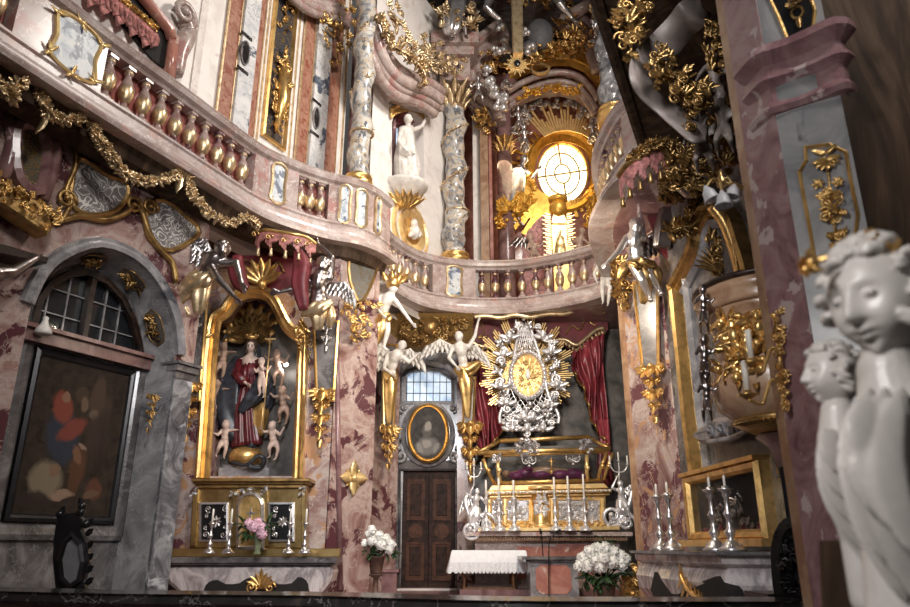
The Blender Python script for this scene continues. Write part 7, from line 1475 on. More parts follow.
# gilt drapery and silver figure at left of the window
P = front(16.9)
angel('silver robed figure leaning beside the left of the round window', P, dict(head=(524, 160, .2), neck=(521, 166, .2), chest=(519, 173, .2), pelvis=(514, 190, .15), lsh=(513, 170, .15), rsh=(526, 171, .2), lel=(508, 182, .25), lha=(514, 192, .35), rel=(532, 178, .3), rha=(538, 170, .35), lkn=(508, 206, .3), lft=(512, 220, .15), rkn=(516, 208, .3), rft=(520, 222, .2)), 1.9, (.4, -1, -.2), 'silver', 'silver', [(((519, 170, .2), (514, 186, .2), (508, 204, .3), (510, 216, .2)), [.18, .26, .30, .22], 9), (((514, 192, .3), (508, 210, .3), (504, 218, .2)), [.18, .22, .10], 6)], ())
m = MB(); cluster(m, P, lop(P, ((500, 212), (528, 202), (530, 214), (516, 222), (504, 230), (498, 222))), 60, .24, .3, .3, 21); garland(m, [P.pt(x, y, .5) for x, y in ((502, 228), (498, 218), (508, 208), (524, 208), (532, 190), (530, 176))], .22, 4, 4); tag(m.build('gilt_clouds', 'amber_glow_gold'), 'gilded cloud foliage under the silver robed figure', 'ornament')
m = MB(); cluster(m, P, lop(P, ((592, 196), (604, 170), (608, 150), (600, 190), (590, 232), (580, 236))), 60, .2, .3, .3, 22); tag(m.build('gilt_foliage', 'amber_glow_gold'), 'gilded foliage down the right side of the round window', 'ornament')
m = MB(); m.prism(P, lop(P, ((522, 240), (536, 222), (546, 214), (546, 300), (524, 300))), 0, .1); tag(m.build('red_drape', 'rosy_cloth'), 'dull red cloth behind the rays at lower left of the round window', 'drape')
# gold tabernacle figure in front of the window
Pg = front(16.0); r = thing('tabernacle', 'small gilded tabernacle with crown and ray fringe standing on the balcony', 'tabernacle', (Pg.pt(560, 256).x, 16.0, LIP+.14)); b = Pg.pt(560, 252)
m = MB(); a0, z0 = Pg.az(553, 254); a1, _ = Pg.az(568, 254); zt = Pg.az(560, 224)[1]; m.pbox(Pg, a0, a1, LIP+.14, zt, -.3, .0); am = (a0+a1)/2; m.prism(Pg, [(a0, zt)]+[(am+(a1-a0)/2*math.cos(t*PI/8), zt+.30*math.sin(t*PI/8)) for t in range(8, -1, -1)]+[(a1, zt)], -.3, .05); m.build('body', 'gold', r)
m = MB(); m.ball(Pg.w(am, zt+.42, 0), (.22, .2, .24), 14, 10); m.lathe(Pg.w(am, zt+.58, 0), [(.16, 0), (.22, .03), (.25, .12), (.18, .10), (.1, .03)], 12); m.ball(Pg.w(am, zt+.78, 0), .05, 8, 6); m.build('crown', 'amber_glow_gold', r)
m = MB(); J = dict(head=(560.5, 232, .1), neck=(560.5, 236, .1), chest=(560.5, 239, .1), pelvis=(560.5, 247, .1), lsh=(557.5, 237.5, .1), rsh=(563.5, 237.5, .1), lel=(556.5, 243, .15), lha=(559, 246, .2), rel=(564.5, 243, .15), rha=(562, 246, .2)); body(m, PJ(Pg, 1, **J), .7, (0, -1, 0), hands=False); robe(m, [Pg.pt(560.5, 238, .1), Pg.pt(560.5, 246, .1), Pg.pt(560.5, 255, .1)], [.07, .12, .16], 6, .1, 24); bake(m, 'figurine', 'bright_gold', r, .02)
m = MB()
for k in range(20):
    for s_ in (-1, 1): z = zt+.25-k*.045*1.3; a = am+s_*.2; m.prism(Pg, [(a, z), (a+s_*.2*(1 if k % 2 else .7), z+.05), (a+s_*.2*(1 if k % 2 else .7), z+.065), (a, z+.03)], -.05, -.02)
m.build('ray_fringe', 'bright_gold', r)
angel('dark winged cherub seated left of the small gilded tabernacle', front(15.8), dict(head=(530, 238, .1), neck=(531, 242, .1), chest=(532, 245, .1), pelvis=(534, 252, .1), lsh=(529, 244, .1), rsh=(535, 244, .1), lel=(527, 250, .2), lha=(531, 254, .3), rel=(539, 247, .2), rha=(543, 243, .2), lkn=(531, 259, .3), rkn=(540, 258, .3)), .85, (.4, -1, 0), 'dark_skin_paint', None, None, (((531, 244, 0), (524, 238, 0), (519, 238, 0), (.1, 0, -1), .34, 6),), putto=True, voxel=.02, wmat='bronze_silver')
angel('dark cherub seated right of the small gilded tabernacle', front(15.8), dict(head=(582, 232, .1), neck=(581, 236, .1), chest=(580, 240, .1), pelvis=(579, 248, .1), lsh=(577, 239, .1), rsh=(584, 239, .1), lel=(573, 243, .2), lha=(571, 238, .3), rel=(588, 244, .2), rha=(592, 240, .2), lkn=(576, 254, .3), rkn=(584, 254, .3)), .85, (-.4, -1, 0), 'dark_skin_paint', None, None, (), putto=True, voxel=.02)
# ------------------------------------------------------------------ right corner altar and pulpit
P = PF
herm('grey herm shaft with gilded drop on the right marble pilaster', Plane((2.62, 10.9), (3.15, 10.5)), (634, 283), (657, 283), (643, 372), (658, 372), .12, pend=(652, 368, 425, 24))
m = MB(); m.pbox(PF, -.12, .0, .0, LIP, -.3, .04); tag(m.build('corner_bead', 'tan_marble'), 'tan stone corner edge of the right marble pilaster', 'moulding')
PR = front(10.2)
angel('polished silver angel at the right pilaster with arm raised to the canopy', PR, dict(head=(636, 226, .40), neck=(636, 232, .35), chest=(634, 241, .34), pelvis=(638, 262, .25), lsh=(627, 238, .30), rsh=(643, 238, .34), lel=(618, 252, .44), lha=(608, 262, .5), rel=(640, 216, .30), rha=(636, 198, .25), lkn=(642, 280, .34), lft=(650, 298, .2), rkn=(650, 276, .3), rft=(660, 292, .2)), 1.85, (-.2, -1, .2), 'silver', 'dark_gold',
      [(((628, 262, .3), (640, 264, .38), (654, 264, .3)), [.05, .12, .06], 5), (((640, 262, .26), (644, 274, .28), (645, 290, .2), (643, 304, .14)), [.10, .12, .10, .03], 5), (((650, 262, .2), (656, 274, .22), (658, 290, .16)), [.06, .09, .02], 4), (((630, 262, .2), (624, 270, .2), (618, 280, .15)), [.06, .08, .02], 4)],
      (((642, 242, .1), (656, 232, .1), (666, 240, .1), (.1, 0, -1), .5, 8),), wmat='bronze_silver')
Pq = front(12.9); angel('white putto sitting on the balcony cornice at the right end', Pq, dict(head=(601, 258, .3), neck=(602, 263, .26), chest=(603, 268, .24), pelvis=(606, 278, .15), lsh=(598, 266, .24), rsh=(608, 266, .22), lel=(594, 274, .3), lha=(597, 282, .36), rel=(613, 272, .3), rha=(611, 280, .34), lkn=(602, 288, .3), lft=(603, 302, .2), rkn=(610, 288, .28), rft=(608, 304, .15)), .95, (-.5, -1, -.1), 'white_stucco', None, None, (((606, 267, .1), (612, 260, .1), (617, 264, .1), (.1, 0, -1), .35, 6),), putto=True, voxel=.02, name='putto_statue')
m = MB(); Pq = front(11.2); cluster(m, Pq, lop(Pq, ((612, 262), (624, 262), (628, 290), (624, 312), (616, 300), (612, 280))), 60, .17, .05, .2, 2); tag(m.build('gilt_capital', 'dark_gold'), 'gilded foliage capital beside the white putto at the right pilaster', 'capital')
Pq = front(15.0); m = MB(); m.ball(Pq.pt(618, 356, .2), .09, 8, 6)
# canopy right
P = front(7.85); r = thing('canopy', 'dark crimson canopy with coral valance over the right niche', 'canopy', P.pt(650, 190)); vq = smoothpath([P.pt(x, y, d) for x, y, d in ((619, 178, .2), (626, 168, .35), (638, 158, .5), (650, 150, .5), (662, 148, .4), (676, 150, .2))], 6); m = MB()
for i in range(len(vq)-1):
    L = (.34 if (i//3) % 2 == 0 else .22)*(1-.3*abs((i % 6)-2.5)/2.5); a, b = vq[i], vq[i+1]; m.add([a, b, b-Vector((0, 0, L)), a-Vector((0, 0, L))]+[p+Vector((0, .03, 0)) for p in (a, b, b-Vector((0, 0, L)), a-Vector((0, 0, L)))], [(0, 1, 2, 3), (7, 6, 5, 4), (0, 4, 5, 1), (1, 5, 6, 2), (2, 6, 7, 3), (3, 7, 4, 0)], False)
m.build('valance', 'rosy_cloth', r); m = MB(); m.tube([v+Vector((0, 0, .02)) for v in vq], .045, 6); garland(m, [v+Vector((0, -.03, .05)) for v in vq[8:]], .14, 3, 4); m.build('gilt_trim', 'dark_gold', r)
for i in range(2, len(vq)-1, 5): m = MB(); m.lathe(vq[i]-Vector((0, 0, .42)), [(.02, 0), (.035, .01), (.02, .09), (.028, .11), (.01, .13)], 8); m.build('tassel', 'dark_gold', r)
m = MB(); Pb = front(10.0); m.prism(Pb, lop(Pb, ((640, 176), (664, 162), (684, 176), (688, 230), (672, 262), (660, 250), (646, 210))), -.05, .0); m.build('cloth_back', 'canopy_cloth', r)
m = MB(); robe(m, [Pb.pt(666, 190, .2), Pb.pt(667, 210, .25), Pb.pt(664, 230, .25), Pb.pt(662, 248, .2)], [.08, .10, .13, .12], 6, .22, 30, .1, .7); m.build('side_drape', 'bronze_silver', r)
# gilded niche frame on the right wall
P = PG; r = thing('niche_surround', 'gilded moulded frame of the right niche rising beside the pilaster', 'frame', P.pt(692, 470, .1)); pts = [P.az(x, y, .15) for x, y in ((692, 474), (685, 420), (678, 350), (672, 290), (669, 284), (680, 262), (688, 244), (691, 226), (700, 206), (716, 204), (728, 216), (736, 240), (745, 270), (756, 330), (770, 400), (782, 474))]; q = pts[:4]+[tuple(v) for v in smoothpath(pts[4:], 3)]
PRO = [(-.02, 0), (-.02, .16), (.03, .19), (.08, .16), (.10, .10), (.14, .11), (.18, .06), (.20, .03), (.20, 0)]
m = MB(); m.frame(P, q[:5], PRO, closed=False); m.build('jamb', 'gold', r)
m = MB(); m.frame(P, q[4:], [(a*-1+.3, b) for a, b in PRO[::-1]] if 0 else PRO, closed=False); m.build('moulding', 'dark_gold', r)
m = MB(); m.frame(P, q, [(.20, 0), (.20, .08), (.25, .10), (.31, .04), (.31, 0)], closed=False); m.build('inner_moulding', 'light_grey_marble', r)
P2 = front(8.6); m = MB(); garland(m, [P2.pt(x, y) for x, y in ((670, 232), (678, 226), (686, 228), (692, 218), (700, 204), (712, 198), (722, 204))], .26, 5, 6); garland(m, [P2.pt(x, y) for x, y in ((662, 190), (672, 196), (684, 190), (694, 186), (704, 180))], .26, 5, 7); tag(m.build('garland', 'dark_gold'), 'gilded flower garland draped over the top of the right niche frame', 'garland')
m = MB(); P2 = front(8.4); cluster(m, P2, lop(P2, ((708, 238), (722, 236), (730, 256), (724, 276), (712, 272))), 30, .18, .0, .2, 9)
for k in range(7): an = PI*.55+k*.2; m.leaf(P2.pt(724, 272, .1), P2.u*math.cos(an)+Vector((0, 0, math.sin(an))), P2.n, .4, .06, .1, .1, 4)
tag(m.build('gilt_foliage', 'dark_gold'), 'gilded palm spray behind the rim of the tan pulpit', 'ornament')
m = MB(); P2 = front(7.7); m.tube(smoothpath([P2.pt(x, y) for x, y in ((712, 206), (724, 222), (734, 248), (740, 270))], 4), .07, 6); m.tube([P2.pt(733, 238, .1), P2.pt(738, 276, .1)], .02, 6); tag(m.build('gilt_palm', 'gold'), 'curved gilded stem rising behind the tan pulpit', 'ornament')
# glass case and altar table at right
case = [P.az(x, y, .12) for x, y in ((691, 538), (768, 541), (765, 453), (685, 474))]; ca0 = case[0][0]; ca1 = case[1][0]; zb = (case[0][1]+case[1][1])/2; zt_ = P.az(688, 477, .12)[1]
r = thing('display_case', 'gilded glass-fronted case with dim silver relics on the right altar', 'case', P.w((ca0+ca1)/2, zb, .15)); R4 = [(ca0, zb), (ca1, zb), (ca1, zt_), (ca0, zt_)]
m = MB(); m.frame(P, R4, [(-.02, 0), (-.02, .12), (.02, .17), (.07, .15), (.10, .10), (.10, 0)]); m.pbox(P, ca0-.05, ca1+.05, zt_, zt_+.05, 0, .2); m.pbox(P, ca0-.15, ca1+.1, zb-.08, zb, 0, .24); m.build('frame', 'gold', r)
m = MB(); m.prism(P, R4, .0, .012); m.build('back', 'dark_void', r); m = MB(); m.prism(P, R4, .085, .095); m.build('pane', 'case_glass', r)
m = MB(); cm = (ca0+ca1)/2; cluster(m, P, [(cm-.5, zb+.05), (cm+.7, zb+.05), (cm+.5, zb+.35), (cm, zb+.6), (cm-.4, zb+.3)], 40, .13, .02, .02, 6); m.build('silver_relics', 'bronze_silver', r)
m = MB(); cluster(m, P, [(cm-.8, zb+.02), (cm+.8, zb+.02), (cm+.8, zb+.12), (cm-.8, zb+.12)], 24, .12, .02, .03, 16); m.build('red_cloth', 'crimson_cloth', r)
# pale scallop stucco above case
m = MB(); Pz = Plane(P.w(0, 0, .1).to_2d(), P.w(1, 0, .1).to_2d()); cl_ = [(706, 434), (716, 426), (728, 418), (742, 418), (752, 424), (746, 434), (730, 442), (714, 444)]; m.prism(Pz, lop(Pz, cl_, 0, 3), 0, .2, .05); m.tube(smoothpath([Pz.pt(x, y, .25) for x, y in ((708, 442), (722, 440), (736, 436), (748, 430))]), .03, 6)
for x in (712, 722, 732, 742): m.spiral(Pz, *Pz.az(x, 430, .2), .10, 1.3, x, 1, .03, .2)
tag(m.build('stucco_cartouche', 'light_grey_marble'), 'small grey carved cartouche above the right glass case', 'ornament')
PMr = Plane((2.55, 10.62), (2.74, 7.75)); root = thing('altar_table', 'right altar table of veined grey and mauve marble with a gilded acanthus', 'altar', PMr.w(1.4, FL, -.3)); L = PMr.len
ztop = 1.555
m = MB(); plan = [PMr.w(0, 0).to_2d(), PMr.w(L*.3, 0).to_2d(), PMr.w(L*.5, 0, .05).to_2d(), PMr.w(L*.8, 0, .02).to_2d(), PMr.w(L, 0).to_2d(), (3.5, 7.45)]; plan = [tuple(p) for p in plan]
m.sweep(plan, [(-.5, ztop-.05), (.06, ztop-.05), (.10, ztop-.03), (.10, ztop), (-.5, ztop)]); m.add([(x, y, ztop-.002) for x, y in plan]+[(3.45, 10.6, ztop-.002)], [tuple(range(7))], False); m.build('slab', 'grey_marble', root)
m = MB(); m.sweep(plan, [(-.4, ztop-.05), (.03, ztop-.05), (.02, ztop-.12), (-.05, ztop-.16), (-.01, ztop-.22), (.03, ztop-.32), (.0, ztop-.48), (-.10, ztop-.62), (-.16, FL+.02), (-.4, FL+.02)]); m.build('body', 'striped_marble', root)
q = [PMr.az(x, y, .05) for x, y in ((654, 572), (664, 580), (690, 586), (716, 576), (728, 590), (736, 612), (660, 612), (650, 590))]; m = MB(); m.prism(PMr, q, -.1, .045); m.build('recess_shade', 'dark_void', root)  # near-black plate proud of the body, painted shade instead of a hollow
m = MB(); A = PMr.pt(680, 574, .09); B_ = PMr.pt(702, 604, .12); qs = smoothpath([A, A.lerp(B_, .3)+Vector((0, 0, -.06)), A.lerp(B_, .7)+Vector((0, 0, -.02)), B_], 4); m.tube(qs, .03, 6)
for i, p in enumerate(qs): m.leaf(p, PMr.u*(-.4 if i % 2 else .6)+Vector((0, 0, -.9 if i % 2 else .8)), PMr.n, .15, .07, .3, .2, 4)
m.build('gilt_acanthus', 'gold', root)
for x, yb, ys, yc, Y, lab in ((661, 546, 494, 484, 9.9, 'leftmost silver candlestick on the right altar'), (672, 546, 492, 482, 9.6, 'silver candlestick second from the left on the right altar'), (716, 548, 487, 477, 8.3, 'silver candlestick before the left half of the gilded glass case'), (732, 548, 486, 475, 8.0, 'silver candlestick before the middle of the gilded glass case')):
    b = atY(x, yb, Y); b.z = ztop; s = atY(x, ys, Y); c = atY(x, yc, Y); candlestick(lab, tuple(b), s.z-b.z, c.z-s.z, group='silver candlesticks on the right altar')
# black carved chair end
P2 = Plane((2.9, 6.0), (3.3, 5.6)); r = thing('choir_chair', 'black carved oval chair back at the right beside the near pillar', 'chair', tuple(P2.pt(793, 607).xy)+(FL,)); m = MB(); o = lop(P2, ((780, 560), (782, 540), (790, 526), (802, 530), (808, 560), (806, 590), (796, 604), (784, 596)), 0, 3); m.frame(P2, o, [(-.06, -.03), (-.06, .04), (.02, .07), (.06, .03), (.06, -.03)]); m.build('rim', 'ebony', r); m = MB(); m.prism(P2, o, -.03, .01); m.build('back_panel', 'ebony', r); m = MB(); cluster(m, P2, o, 40, .10, .02, .05, 3); m.build('carving', 'ebony', r)
m = MB(); c = P2.pt(795, 600); m.box(c.x-.25, c.x+.3, c.y-.1, c.y+.4, FL, c.z+.05); m.build('seat', 'ebony', r); m = MB(); m.pbox(P2, P2.az(782, 500)[0], P2.az(791, 500)[0], FL, P2.az(786, 466)[1], -.1, -.04); m.build('post', 'ebony', r)
# pulpit
Yp = 7.0; c = atY(772, 340, Yp); zr = atY(772, 276, Yp).z; R_ = (c.x-atY(706, 330, Yp).x)*.98; f = lambda y: atY(740, y, Yp-.4).z
r = thing('pulpit', 'bulging tan marble pulpit with gilded relief band on the right wall', 'pulpit', (c.x, c.y, f(418)))
m = MB(); m.lathe((c.x, c.y, 0), [(R_*.30, f(424)), (R_*.62, f(416)), (R_*.92, f(400)), (R_*1.0, f(380)), (R_*.96, f(365)), (R_*.86, f(350)), (R_*.86, f(325)), (R_*.92, f(306)), (R_*.98, f(300))], 48); m.build('body', 'tan_marble', r)
m = MB(); m.lathe((c.x, c.y, 0), [(R_*.97, f(302)), (R_*1.05, f(299)), (R_*1.02, f(296)), (R_*1.10, f(290)), (R_*1.12, f(284)), (R_*1.06, f(280)), (R_*.3, f(280))], 48); m.build('rim', 'tan_marble', r)
m = MB(); m.lathe((c.x, c.y, 0), [(R_*1.08, f(281)), (R_*1.13, f(279)), (R_*1.12, f(276)), (R_*.2, f(275))], 48); m.build('dark_cushion', 'dark_wood', r)
m = MB(); rng = random.Random(12)
for k in range(110):
    an = math.radians(rng.uniform(190, 262)); z = rng.uniform(f(378), f(312)); q = R_*(.90+.06*rng.random()); p = Vector((c.x+math.cos(an)*q, c.y+math.sin(an)*q, z)); n_ = Vector((math.cos(an), math.sin(an), 0)); t_ = Vector((-n_.y, n_.x, 0)); w = rng.uniform(0, 6.28); m.leaf(p, t_*math.cos(w)+Vector((0, 0, math.sin(w)))+n_*.3, n_, rng.uniform(.10, .2), .07, .3, .2, 4)
    if k % 4 == 0: m.ball(p+n_*.03, rng.uniform(.03, .055), 6, 5)
m.build('gilt_relief', 'gold', r)
for k, (an, y) in enumerate(((214, 334), (236, 330), (225, 352))):
    m = MB(); a = math.radians(an); n_ = Vector((math.cos(a), math.sin(a), 0)); p = Vector((c.x, c.y, 0))+n_*R_*.98; p.z = f(y); head_mesh(m, p+Vector((0, 0, .10)), frame_from(n_), .06, 1, 16, 12, hair=.05); m.ball(p, (.06, .06, .09), 8, 6); t_ = Vector((-n_.y, n_.x, 0)); m.tube([p+t_*.05, p+t_*.14+Vector((0, 0, .06))], [.03, .02], 6); m.tube([p-t_*.05, p-t_*.13-Vector((0, 0, .05))], [.03, .02], 6); m.tube([p-Vector((0, 0, .06)), p-Vector((0, 0, .16))+t_*.05], [.045, .025], 6); m.build('relief_figure', 'gold', r)
m = MB(); m.lathe((c.x, c.y, 0), [(R_*.45, f(426)), (R_*.75, f(415)), (R_*.70, f(411)), (R_*.40, f(422))], 40)
for k in range(18): an = math.radians(185+k*6); d = Vector((math.cos(an), math.sin(an), 0)); m.leaf(Vector((c.x, c.y, f(421)))+d*R_*.5, d+Vector((0, 0, .3)), Vector((0, 0, -1)), .2, .09, .2, .2, 4)
m.build('gilt_base', 'dark_gold', r)
m = MB(); m.lathe((c.x+.1, c.y+.1, 0), [(.16, f(470)), (.22, f(440)), (.34, f(428)), (R_*.4, f(421))], 20); m.build('corbel', 'brown_column', r)
P2 = front(6.75)
for i, (x, y, lab) in enumerate(((704, 350, 'silvered cherub clinging to the left side of the tan pulpit'), (703, 300, 'silvered cherub at the left end of the pulpit rim'), (706, 388, 'small silvered cherub low on the left side of the pulpit'))):
    J = dict(head=(x, y-10, .1), neck=(x, y-4, .08), chest=(x, y, .08), pelvis=(x+1, y+13, .05), lsh=(x-4, y-2, .08), rsh=(x+4, y-2, .08), lel=(x-8, y+4, .12), lha=(x-6, y-4, .16), rel=(x+8, y+3, .12), rha=(x+12, y-2, .14), lkn=(x-3, y+22, .14), lft=(x-2, y+34, .04), rkn=(x+4, y+22, .14), rft=(x+6, y+33, .05)); m = MB(); body(m, PJ(P2, .6, **J), .42 if i else .5, (-.6, -1, 0), True, hseed=i, hands=False); tag(bake(m, 'cherub_statue', 'bronze_silver', None, .012), lab, 'statue', 'silvered cherubs on the pulpit')
# scroll banner under the loft
P2 = front(5.15); r = thing('scroll_banner', 'large carved stone ribbon curling beneath the dark loft', 'banner', P2.pt(660, 120)); LE = ((698, -8, .35), (680, 2, .45), (669, 16, .3), (652, 34, .2), (636, 50, .25), (630, 66, .35), (632, 82, .35), (642, 98, .25), (658, 112, .2), (676, 128, .3), (694, 142, .4), (708, 142, .3))
RE = ((712, 14, .2), (706, 24, .3), (694, 34, .15), (680, 52, .05), (664, 62, .1), (656, 72, .15), (654, 82, .2), (660, 92, .1), (670, 100, .05), (684, 110, .1), (698, 122, .2), (708, 128, .15))
LE = smoothpath([P2.pt(*p) for p in LE], 6); RE = smoothpath([P2.pt(*p) for p in RE], 6); n = len(LE); vs = []; fs = []
for p, q in zip(LE, RE): nn = Vector((0, .035, .01)); mid = p.lerp(q, .5)+Vector((0, .05, 0)); vs += [p, mid, q, q+nn, mid+nn, p+nn]
for i in range(n-1):
    for j in range(6): j2 = (j+1) % 6; fs.append((i*6+j, i*6+j2, (i+1)*6+j2, (i+1)*6+j))
fs += [tuple(range(6))[::-1], tuple(range(6*n-6, 6*n))]; m = MB(); m.add(vs, fs); m.build('ribbon', 'banner_stone', r)
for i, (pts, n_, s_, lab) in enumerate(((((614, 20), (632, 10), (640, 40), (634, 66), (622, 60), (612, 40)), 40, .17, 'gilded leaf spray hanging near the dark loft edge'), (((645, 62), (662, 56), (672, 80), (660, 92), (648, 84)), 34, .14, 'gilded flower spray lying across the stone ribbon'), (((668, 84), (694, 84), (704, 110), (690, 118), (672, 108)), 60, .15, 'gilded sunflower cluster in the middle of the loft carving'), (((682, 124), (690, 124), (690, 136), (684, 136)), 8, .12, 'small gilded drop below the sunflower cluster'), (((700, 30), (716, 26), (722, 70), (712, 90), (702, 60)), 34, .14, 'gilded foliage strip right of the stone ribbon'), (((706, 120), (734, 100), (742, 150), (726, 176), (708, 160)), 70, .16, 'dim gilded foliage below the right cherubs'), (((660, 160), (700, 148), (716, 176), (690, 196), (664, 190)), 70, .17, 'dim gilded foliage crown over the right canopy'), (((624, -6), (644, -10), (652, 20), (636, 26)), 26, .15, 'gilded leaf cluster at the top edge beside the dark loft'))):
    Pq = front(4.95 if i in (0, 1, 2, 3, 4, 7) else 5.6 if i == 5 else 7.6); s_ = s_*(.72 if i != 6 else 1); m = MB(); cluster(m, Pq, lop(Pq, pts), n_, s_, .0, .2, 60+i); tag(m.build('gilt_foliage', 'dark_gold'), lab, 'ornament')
for i, (x, y, lab) in enumerate(((712, 70, 'stone putto among gilded foliage, upper right of the ribbon'), (720, 112, 'stone putto crouching below the upper one beside the near pillar'), (700, 130, 'stone putto leaning over the end of the stone ribbon'))):
    Pq = front(5.2); J = dict(head=(x, y-14, .2), neck=(x, y-7, .16), chest=(x+1, y, .15), pelvis=(x+4, y+17, .1), lsh=(x-6, y-3, .15), rsh=(x+7, y-3, .15), lel=(x-13, y+5, .22), lha=(x-17, y+14, .28), rel=(x+13, y+3, .2), rha=(x+15, y-8, .2), lkn=(x-4, y+28, .28), lft=(x-2, y+42, .12), rkn=(x+10, y+27, .25), rft=(x+14, y+40, .1)); m = MB(); body(m, PJ(Pq, .7, **J), .56, (-.4, -1, -.4), True, hseed=i, hands=False); tag(bake(m, 'putto_statue', 'banner_stone', None, .02), lab, 'statue', 'stone putti under the loft')
P2 = front(8.3); m = MB(); limb(m, [P2.pt(690, 192), P2.pt(676, 180, .1), P2.pt(664, 162, .15)], [.10, .08, .05]); hand(m, P2.pt(664, 162, .15), P2.pt(676, 180, .1), 1.7); tag(bake(m, 'raised_statue_arm', 'bronze_silver', None, .014), 'dark silver statue arm reaching up left toward the right canopy', 'statue')
# ------------------------------------------------------------------ near pillar
PH = Plane((1.82, 3.5), (2.09, 3.3)); PHs = Plane((1.75, 3.77), (1.82, 3.5)); z1 = PH.az(760, 118)[1]; z2 = PH.az(750, 66)[1]
r = thing('pillar', 'tall near pillar of grey marble with mauve edge and moulded band, right foreground', 'pillar', (1.95, 3.55, 0))
m = MB(); m.add([(x, y, z) for z in (0, 9) for x, y in ((1.82, 3.5), (2.09, 3.3), (2.11, 3.5), (1.95, 3.9))], [(0, 1, 2, 3), (7, 6, 5, 4), (0, 4, 5, 1), (1, 5, 6, 2), (2, 6, 7, 3), (3, 7, 4, 0)], False); m.build('shaft', 'pillar_marble', r)
m = MB(); m.add([(x, y, z) for z in (0, 9) for x, y in ((1.745, 3.77), (1.815, 3.49), (1.85, 3.52), (1.90, 3.95))], [(0, 1, 2, 3), (7, 6, 5, 4), (0, 4, 5, 1), (1, 5, 6, 2), (2, 6, 7, 3), (3, 7, 4, 0)], False); m.build('mauve_edge', 'mauve_marble', r)
m = MB(); m.add([(x, y, z) for z in (0, 9) for x, y in ((1.735, 3.85), (1.745, 3.77), (1.80, 3.80), (1.80, 3.88))], [(0, 1, 2, 3), (7, 6, 5, 4), (0, 4, 5, 1), (1, 5, 6, 2), (2, 6, 7, 3), (3, 7, 4, 0)], False); m.build('tan_edge', 'tan_marble', r)
m = MB(); pl_ = [tuple(v) for v in smoothpath([(1.775, 3.68), (1.80, 3.52), (1.84, 3.485), (1.93, 3.43), (2.02, 3.35), (2.10, 3.27), (2.16, 3.3)], 4)]; H = z2-z1; m.sweep(pl_, [(-.02, z1-.02), (.02, z1-.01), (.035, z1+.02), (.015, z1+.05), (.0, z1+H*.2), (.0, z1+H*.45), (.02, z1+H*.5), (.05, z1+H*.55), (.045, z1+H*.62), (.02, z1+H*.66), (.015, z1+H*.85), (.05, z1+H*.92), (.085, z1+H), (.08, z1+H+.05), (-.02, z1+H+.06)]); m.build('moulded_band', 'mauve_marble', r)
for pts, fl_, lab in ((((805, 147), (829, 144), (846, 152), (850, 176), (858, 215), (852, 262), (815, 266), (811, 238), (799, 172), (806, 160)), 0, 1), (((766, -10), (778, 16), (789, 43), (800, 40), (812, 36), (815, 10), (808, -10)), 1, 2)):
    q = lop(PH, pts, .01); m = MB(); m.frame(PH, q, [(-.008, 0), (-.008, .012), (0, .018), (.010, .01), (.010, 0)]); m.build('gilt_border', 'gold', r)
    if fl_: m = MB(); m.prism(PH, q, 0, .006); m.build('dark_panel', 'dark_metal', r)
m = MB(); a, z = PH.az(826, 158, .03)
for k in range(7): an = PI*1.5+(k-3)*.45; m.leaf(PH.w(a, z, .02), PH.u*math.cos(an)+Vector((0, 0, math.sin(an))), PH.n, .075, .035, .3, .3, 4)
for s_ in (-1, 1): m.leaf(PH.w(a, z+.03, .02), PH.u*s_+Vector((0, 0, .5)), PH.n, .07, .03, .3, .3, 4)
for (x, y) in ((818, 184), (838, 182)): aa, zz = PH.az(x, y, .02); [m.leaf(PH.w(aa, zz, .02), PH.u*math.cos(k*1.05)+Vector((0, 0, math.sin(k*1.05))), PH.n, .035, .02, .3, .3, 3) for k in range(6)]
cluster(m, PH, lop(PH, ((820, 192), (840, 190), (846, 212), (838, 226), (826, 224)), .02), 40, .05, .02, .03, 4); m.tube([PH.pt(827, 165, .02), PH.pt(832, 210, .02), PH.pt(838, 250, .02)], .006, 6); cluster(m, PH, lop(PH, ((826, 232), (846, 232), (850, 256), (836, 262)), .02), 22, .045, .02, .02, 5); m.build('gilt_bouquet', 'gold', r)
m = MB(); a, z = PH.az(797, 12, .02); m.frame(PH, [(a+.03*math.cos(t*PI/8), z+.04*math.sin(t*PI/8)) for t in range(16)], [(-.006, 0), (-.006, .02), (.006, .02), (.006, 0)]); m.leaf(PH.w(a, z-.04, .02), (0, 0, -1), PH.n, .08, .03, .1, .2, 4); cluster(m, PH, [(a-.04, z+.04), (a+.04, z+.04), (a+.04, z+.12), (a-.04, z+.12)], 14, .04, .02, .02, 6); m.build('gilt_ring', 'dark_gold', r)
wallbox('wall_near_right', Plane((2.04, 3.62), (4.0, 3.45)), 0, 12, .2, 'brown_marble')
m = MB(); m.add([(x, y, z) for z in (0, 6.4) for x, y in ((3.45, 6.5), (3.6, 6.5), (3.6, 3.6), (3.4, 3.6))], [(0, 1, 2, 3), (7, 6, 5, 4), (0, 4, 5, 1), (1, 5, 6, 2), (2, 6, 7, 3), (3, 7, 4, 0)], False); struct(m.build('wall_right', 'grey_marble'))
